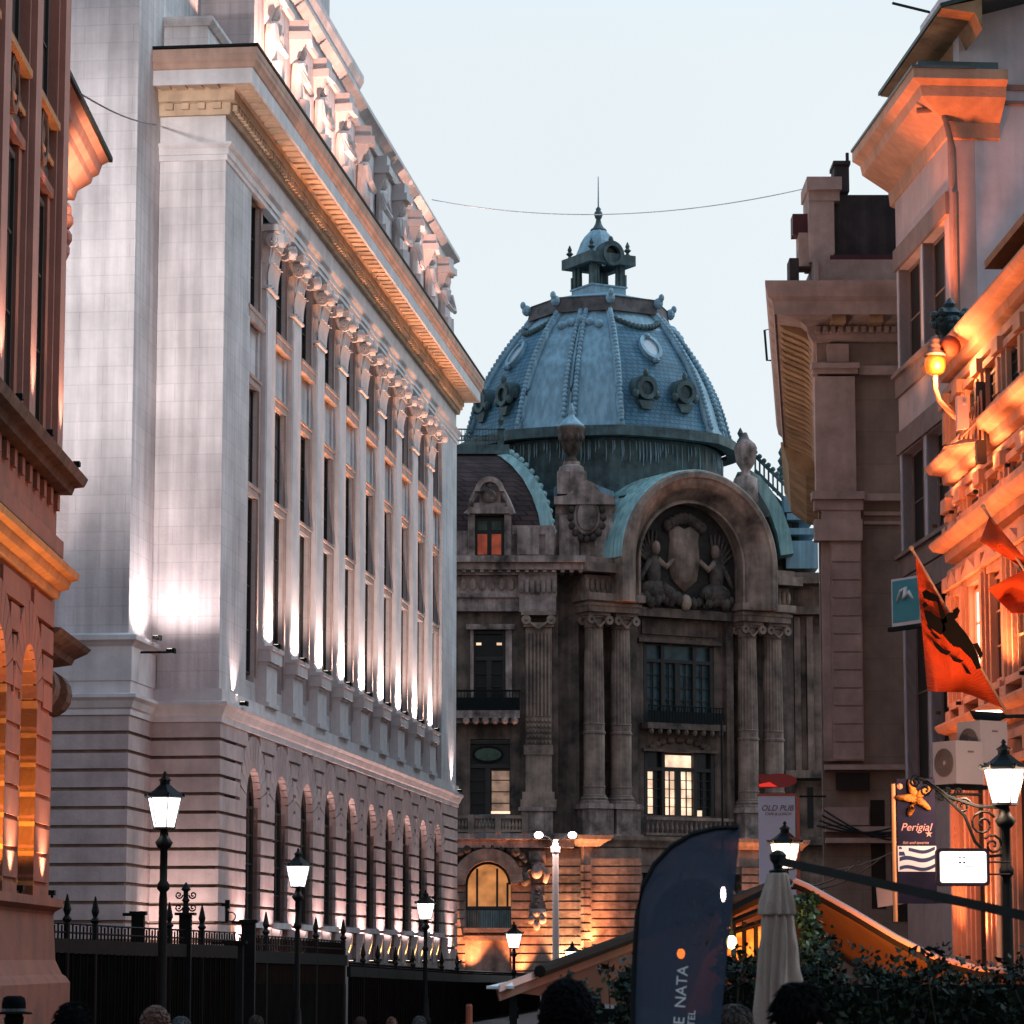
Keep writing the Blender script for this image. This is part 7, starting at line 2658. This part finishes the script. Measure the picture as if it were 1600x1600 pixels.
t = thing('bollard', 'rust red bollard post by the dark fence', 'bollard', (p.x, 40, 0))
m = MB()
m.lathe((0, 0, 0), [(0.06, 0), (0.05, 0.1), (0.042, 0.2), (0.042, zat(1572, 40)), (0.03, zat(1569, 40))], 10)
m.build('post', M['rust'], t)
m = MB()
m.lathe((0, 0, 0), [(0.046, 1.0), (0.046, 1.08)], 10)
m.build('band', M['print_white'], t)
# ================================================================ PEOPLE (walking away, seen from behind)
M.update({
    'skin': mat('warm_skin', (0.45, 0.26, 0.19), rough=0.6, var=0.1, scale=6),
    'hair_black': mat('black_hair', (0.004, 0.004, 0.0045), rough=0.8, var=0.5, scale=30, spec=0.03),
    'hair_brown': mat('brown_hair', (0.045, 0.022, 0.014), rough=0.55, var=0.5, scale=30),
    'hair_red': mat('auburn_hair', (0.12, 0.045, 0.025), rough=0.55, var=0.5, scale=30),
    'hair_grey': mat('grey_hair', (0.06, 0.058, 0.06), rough=0.6, var=0.4, scale=30),
    'coat_black': mat('black_coat_cloth', (0.006, 0.006, 0.007), rough=0.9, var=0.3, scale=5, spec=0.03),
    'coat_blue': mat('dark_blue_coat_cloth', (0.02, 0.03, 0.05), rough=0.9, var=0.3, scale=5),
    'coat_brown': mat('brown_coat_cloth', (0.06, 0.035, 0.025), rough=0.9, var=0.3, scale=5),
    'coat_red': mat('red_coat_cloth', (0.30, 0.03, 0.025), rough=0.9, var=0.3, scale=5),
    'trousers': mat('dark_trouser_cloth', (0.015, 0.016, 0.02), rough=0.9, var=0.2, scale=5),
    'felt': mat('black_felt', (0.005, 0.005, 0.0055), rough=0.95, var=0.3, scale=10, spec=0.02),
})


def skin_body(name, chains, matl, parent, sub=1):
    """one continuous skinned surface grown over joint chains [(point, radius), ...] that share their first joint"""
    vs, es, rs = [], [], []
    index = {}
    for ch in chains:
        prev = None
        for (p, r) in ch:
            key = tuple(round(c, 4) for c in p)
            if key not in index:
                index[key] = len(vs)
                vs.append(p)
                rs.append(r)
            i = index[key]
            if prev is not None and prev != i:
                es.append((prev, i))
            prev = i
    me = bpy.data.meshes.new(name)
    me.from_pydata(vs, es, [])
    o = bpy.data.objects.new(name, me)
    COL.objects.link(o)
    md = o.modifiers.new('skin', 'SKIN')
    for i, r in enumerate(rs):
        rr = r if isinstance(r, tuple) else (r, r)
        me.skin_vertices[0].data[i].radius = rr
    me.skin_vertices[0].data[0].use_root = True
    md.use_smooth_shade = True
    ms = o.modifiers.new('sub', 'SUBSURF')
    ms.levels = ms.render_levels = sub
    me.materials.append(matl)
    o.parent = parent
    return o


def person(label, u, vtop, Y, h, hair, coat, style='short', rz=0.0, group='people walking up the street'):
    """h = height to the top of the head; placed so that the crown sits at pixel row vtop"""
    q = at(u, vtop, Y)
    h = q.z
    t = thing('person', label, 'person', (q.x, Y, 0), rz, group)
    s = h / (1.825 if style == 'hat' else 1.75)
    S = lambda x, y, z: (x * s, y * s, z * s)
    pel = S(0, 0, 0.95)
    ch = [[(pel, (0.15 * s, 0.11 * s)), (S(0, 0, 1.15), (0.14 * s, 0.10 * s)), (S(0, 0.01, 1.36), (0.17 * s, 0.11 * s)), (S(0, 0.01, 1.46), (0.085 * s, 0.075 * s)), (S(0, 0, 1.53), 0.055 * s), (S(0, -0.0, 1.60), 0.075 * s)]]
    for sx in (-1, 1):
        fy = 0.12 * sx
        ch.append([(pel, 0.15 * s), (S(0.09 * sx, 0.0, 0.86), 0.085 * s), (S(0.10 * sx, fy * 0.6, 0.48), 0.058 * s), (S(0.10 * sx, fy * 1.2 - 0.03, 0.10), 0.042 * s), (S(0.11 * sx, fy * 1.2 + 0.09, 0.04), 0.036 * s)])
        ch.append([(S(0, 0.01, 1.36), 0.17 * s), (S(0.19 * sx, 0.0, 1.40), 0.062 * s), (S(0.25 * sx, -0.03, 1.14), 0.048 * s), (S(0.25 * sx, 0.07 - 0.05 * sx, 0.90), 0.034 * s), (S(0.245 * sx, 0.10 - 0.05 * sx, 0.82), 0.034 * s)])
    skin_body('body', ch, M['skin'], t)
    # coat as its own cloth layer
    c2 = [[(S(0, 0, 0.82), (0.175 * s, 0.14 * s)), (S(0, 0, 1.0), (0.17 * s, 0.135 * s)), (S(0, 0, 1.18), (0.165 * s, 0.125 * s)), (S(0, 0.01, 1.36), (0.185 * s, 0.13 * s)), (S(0, 0.01, 1.475), (0.10 * s, 0.09 * s))]]
    for sx in (-1, 1):
        c2.append([(S(0, 0.01, 1.36), 0.185 * s), (S(0.20 * sx, 0.0, 1.395), 0.075 * s), (S(0.255 * sx, -0.03, 1.14), 0.062 * s), (S(0.252 * sx, 0.07 - 0.05 * sx, 0.90), 0.05 * s)])
    skin_body('coat', c2, coat, t)
    c3 = [[(S(0, 0, 0.9), (0.16 * s, 0.12 * s)), (S(0, 0, 0.82), (0.15 * s, 0.11 * s))]]
    for sx in (-1, 1):
        fy = 0.12 * sx
        c3.append([(S(0, 0, 0.82), 0.15 * s), (S(0.09 * sx, 0.0, 0.74), 0.095 * s), (S(0.10 * sx, fy * 0.6, 0.48), 0.07 * s), (S(0.10 * sx, fy * 1.2 - 0.03, 0.09), 0.058 * s)])
    skin_body('trousers', c3, M['trousers'], t)
    # head with features, one mesh
    m = MB()
    hz = 1.635 * s
    rg = []
    for k in range(13):
        a = PI * (0.03 + 0.94 * k / 12)
        zz = -math.cos(a)
        wid = 0.074 * math.sin(a) * (0.86 if zz < -0.45 else 1.0)
        rg.append([(s * wid * math.cos(b_), s * (0.004 + (0.092 if math.sin(b_) > 0 else 0.098) * math.sin(a) * math.sin(b_) * (0.9 if zz < -0.4 else 1)), hz + s * 0.115 * zz) for b_ in [2 * PI * i / 16 for i in range(16)]])
    m.loft(rg)
    m.ball((0, 0.098 * s, hz - 0.02 * s), (0.014 * s, 0.02 * s, 0.026 * s), 7, 5)
    for sx in (-1, 1):
        m.ball((sx * 0.075 * s, -0.005 * s, hz - 0.012 * s), (0.012 * s, 0.02 * s, 0.032 * s), 8, 6)
        m.ball((sx * 0.03 * s, 0.082 * s, hz + 0.008 * s), (0.012 * s, 0.01 * s, 0.008 * s), 7, 5)
    m.ball((0, 0.088 * s, hz - 0.058 * s), (0.024 * s, 0.01 * s, 0.008 * s), 8, 5)
    m.build('head', M['skin'], t, True)
    # hands
    for sx in (-1, 1):
        m = MB()
        c = Vector(S(0.245 * sx, 0.10 - 0.05 * sx, 0.82))
        m.ball(c + Vector((0, 0.01 * s, -0.035 * s)), (0.016 * s, 0.036 * s, 0.048 * s), 8, 6)
        for f in range(4):
            y = (-0.026 + 0.018 * f) * s
            l_ = (0.075, 0.085, 0.08, 0.062)[f] * s
            m.tube([c + Vector((0, y + 0.01 * s, -0.07 * s)), c + Vector((-0.004 * sx * s, y + 0.013 * s, -0.07 * s - l_ * 0.5)), c + Vector((-0.016 * sx * s, y + 0.02 * s, -0.07 * s - l_ * 0.9))], [0.009 * s, 0.0085 * s, 0.007 * s], 6)
        m.tube([c + Vector((-0.008 * sx * s, 0.035 * s, -0.02 * s)), c + Vector((-0.018 * sx * s, 0.058 * s, -0.05 * s)), c + Vector((-0.022 * sx * s, 0.06 * s, -0.08 * s))], [0.012 * s, 0.01 * s, 0.008 * s], 6)
        m.build('hand', M['skin'], t, True)
        m = MB()
        fy = 0.12 * sx
        m.ball(S(0.105 * sx, fy * 1.2 + 0.04, 0.045), (0.045 * s, 0.13 * s, 0.045 * s), 9, 6)
        m.build('shoe', M['felt'], t, True)
    # hair or hat
    m = MB()
    r_ = random.Random(int(u))
    if style in ('short', 'long', 'curly', 'bun'):
        rg = []
        for k in range(11):
            a = PI * (0.02 + (0.60 if style == 'short' else 0.66) * k / 10)
            zz = math.cos(a)
            rg.append([(s * 0.083 * math.sin(a) * math.cos(b_), s * (-0.008 + (0.092 if math.sin(b_) > 0.3 else 0.112) * math.sin(a) * math.sin(b_) - (0.05 * max(0, math.sin(b_)) if zz < 0.3 else 0)), hz + s * (0.022 + 0.112 * zz)) for b_ in [2 * PI * i / 18 for i in range(18)]])
        m.loft(rg)
        if style == 'long':
            m.loft([[(s * wx * math.cos(b_), s * (-0.055 + 0.06 * math.sin(b_)), hz + s * zz) for b_ in [2 * PI * i / 14 for i in range(14)]] for wx, zz in ((0.07, 0.08), (0.09, 0.0), (0.10, -0.1), (0.105, -0.2), (0.085, -0.27), (0.04, -0.29))])
        if style in ('curly', 'long', 'bun'):
            for k in range(900 if style == 'curly' else 260):
                a, b_ = r_.random() * 2 * PI, r_.random() * 1.9
                d = Vector((math.cos(a) * math.sin(b_), math.sin(a) * math.sin(b_), math.cos(b_)))
                if d.y > 0.45 and d.z < 0.5:
                    continue
                c = Vector((0, -0.015 * s, hz + 0.02 * s)) + Vector((d.x * 0.085, d.y * 0.105, d.z * 0.11)) * s
                tt = d.cross(Vector((r_.gauss(0, 1), r_.gauss(0, 1), r_.gauss(0, 1)))).normalized()
                l_ = 0.03 * s
                m.tube([c - d * 0.012 * s, c + tt * l_ * 0.5 + d * 0.012 * s * r_.random(), c + tt * l_ + d * 0.004 * s * r_.random() - Vector((0, 0, 0.006))], [0.004 * s, 0.005 * s, 0.0015 * s], 4)
        if style == 'short':
            for k in range(520):
                a, b_ = r_.random() * 2 * PI, r_.random() * 1.75
                d = Vector((math.cos(a) * math.sin(b_), math.sin(a) * math.sin(b_), math.cos(b_)))
                if d.y > 0.5 and d.z < 0.55:
                    continue
                c = Vector((0, -0.01 * s, hz + 0.022 * s)) + Vector((d.x * 0.081, d.y * 0.103, d.z * 0.111)) * s
                tt = (Vector((d.x, d.y, 0)) * 0.8 - Vector((0, 0, 0.9)) * (1 - abs(d.z)) + Vector((r_.gauss(0, .4), r_.gauss(0, .4), 0))).normalized()
                m.tube([c - d * 0.004 * s, c + tt * 0.022 * s + d * 0.004 * s, c + tt * 0.04 * s], [0.003 * s, 0.0035 * s, 0.001 * s], 4)
        m.build('hair', hair, t, True)
    if style == 'hat':
        m.lathe((0, 0, hz), [(0.14 * s, 0.052 * s), (0.152 * s, 0.046 * s), (0.142 * s, 0.06 * s), (0.095 * s, 0.066 * s), (0.096 * s, 0.075 * s), (0.096 * s, 0.135 * s), (0.086 * s, 0.175 * s), (0.055 * s, 0.19 * s), (0.0, 0.187 * s)], 18, 0, 0, 1.0, 1.12)
        m.build('hat', M['felt'], t, True)
        m = MB()
        m.lathe((0, 0, hz), [(0.0975 * s, 0.068 * s), (0.0965 * s, 0.09 * s)], 18, 0, 0, 1.0, 1.12)
        m.build('hat_band', M['hair_grey'], t)
        m = MB()
        m.ball((0, -0.03 * s, hz + 0.0), (0.08 * s, 0.085 * s, 0.075 * s), 10, 7)
        m.build('hair', hair, t, True)
    return t


person('person in a black felt hat and dark coat at the left edge', 22, 1556, 24, 1.7, M['hair_black'], M['coat_black'], 'hat', 0.3)
person('person with smooth black hair and a blue coat beside the hatted person', 116, 1573, 16, 1.7, M['hair_black'], M['coat_blue'], 'short', -0.2)
person('person with curly auburn hair, lit from behind', 243, 1578, 19, 1.7, M['hair_red'], M['coat_brown'], 'curly', 0.1)
person('person with short grey hair just right of the curly-haired person', 283, 1592, 27, 1.7, M['hair_grey'], M['coat_black'], 'short', 0.0)
person('person with brown hair and pale collar under the second lantern', 400, 1589, 34, 1.7, M['hair_brown'], M['coat_blue'], 'short', 0.2)
person('person in a red coat, leftmost of three by the dark fence', 563, 1591, 38, 1.7, M['hair_brown'], M['coat_red'], 'short', 0.0)
person('person in a red coat, middle one of three by the dark fence', 590, 1593, 40, 1.7, M['hair_black'], M['coat_red'], 'short', 0.3)
person('person in a brown coat, rightmost of three by the dark fence', 612, 1591, 39, 1.7, M['hair_red'], M['coat_brown'], 'long', 0.0)
person('person with grey hair alone before the far fence', 655, 1590, 36, 1.7, M['hair_grey'], M['coat_black'], 'short', 0.0)
person('person with thick black hair left of the navy flag', 885, 1542, 11.5, 1.7, M['hair_black'], M['coat_black'], 'curly', 0.0)
person('person with reddish brown hair just right of the navy flag', 1146, 1576, 17, 1.7, M['hair_brown'], M['coat_brown'], 'short', 0.2)
person('person with short black hair and bare ear in front of the parasol', 1249, 1545, 12.5, 1.7, M['hair_black'], M['coat_black'], 'short', -0.5)
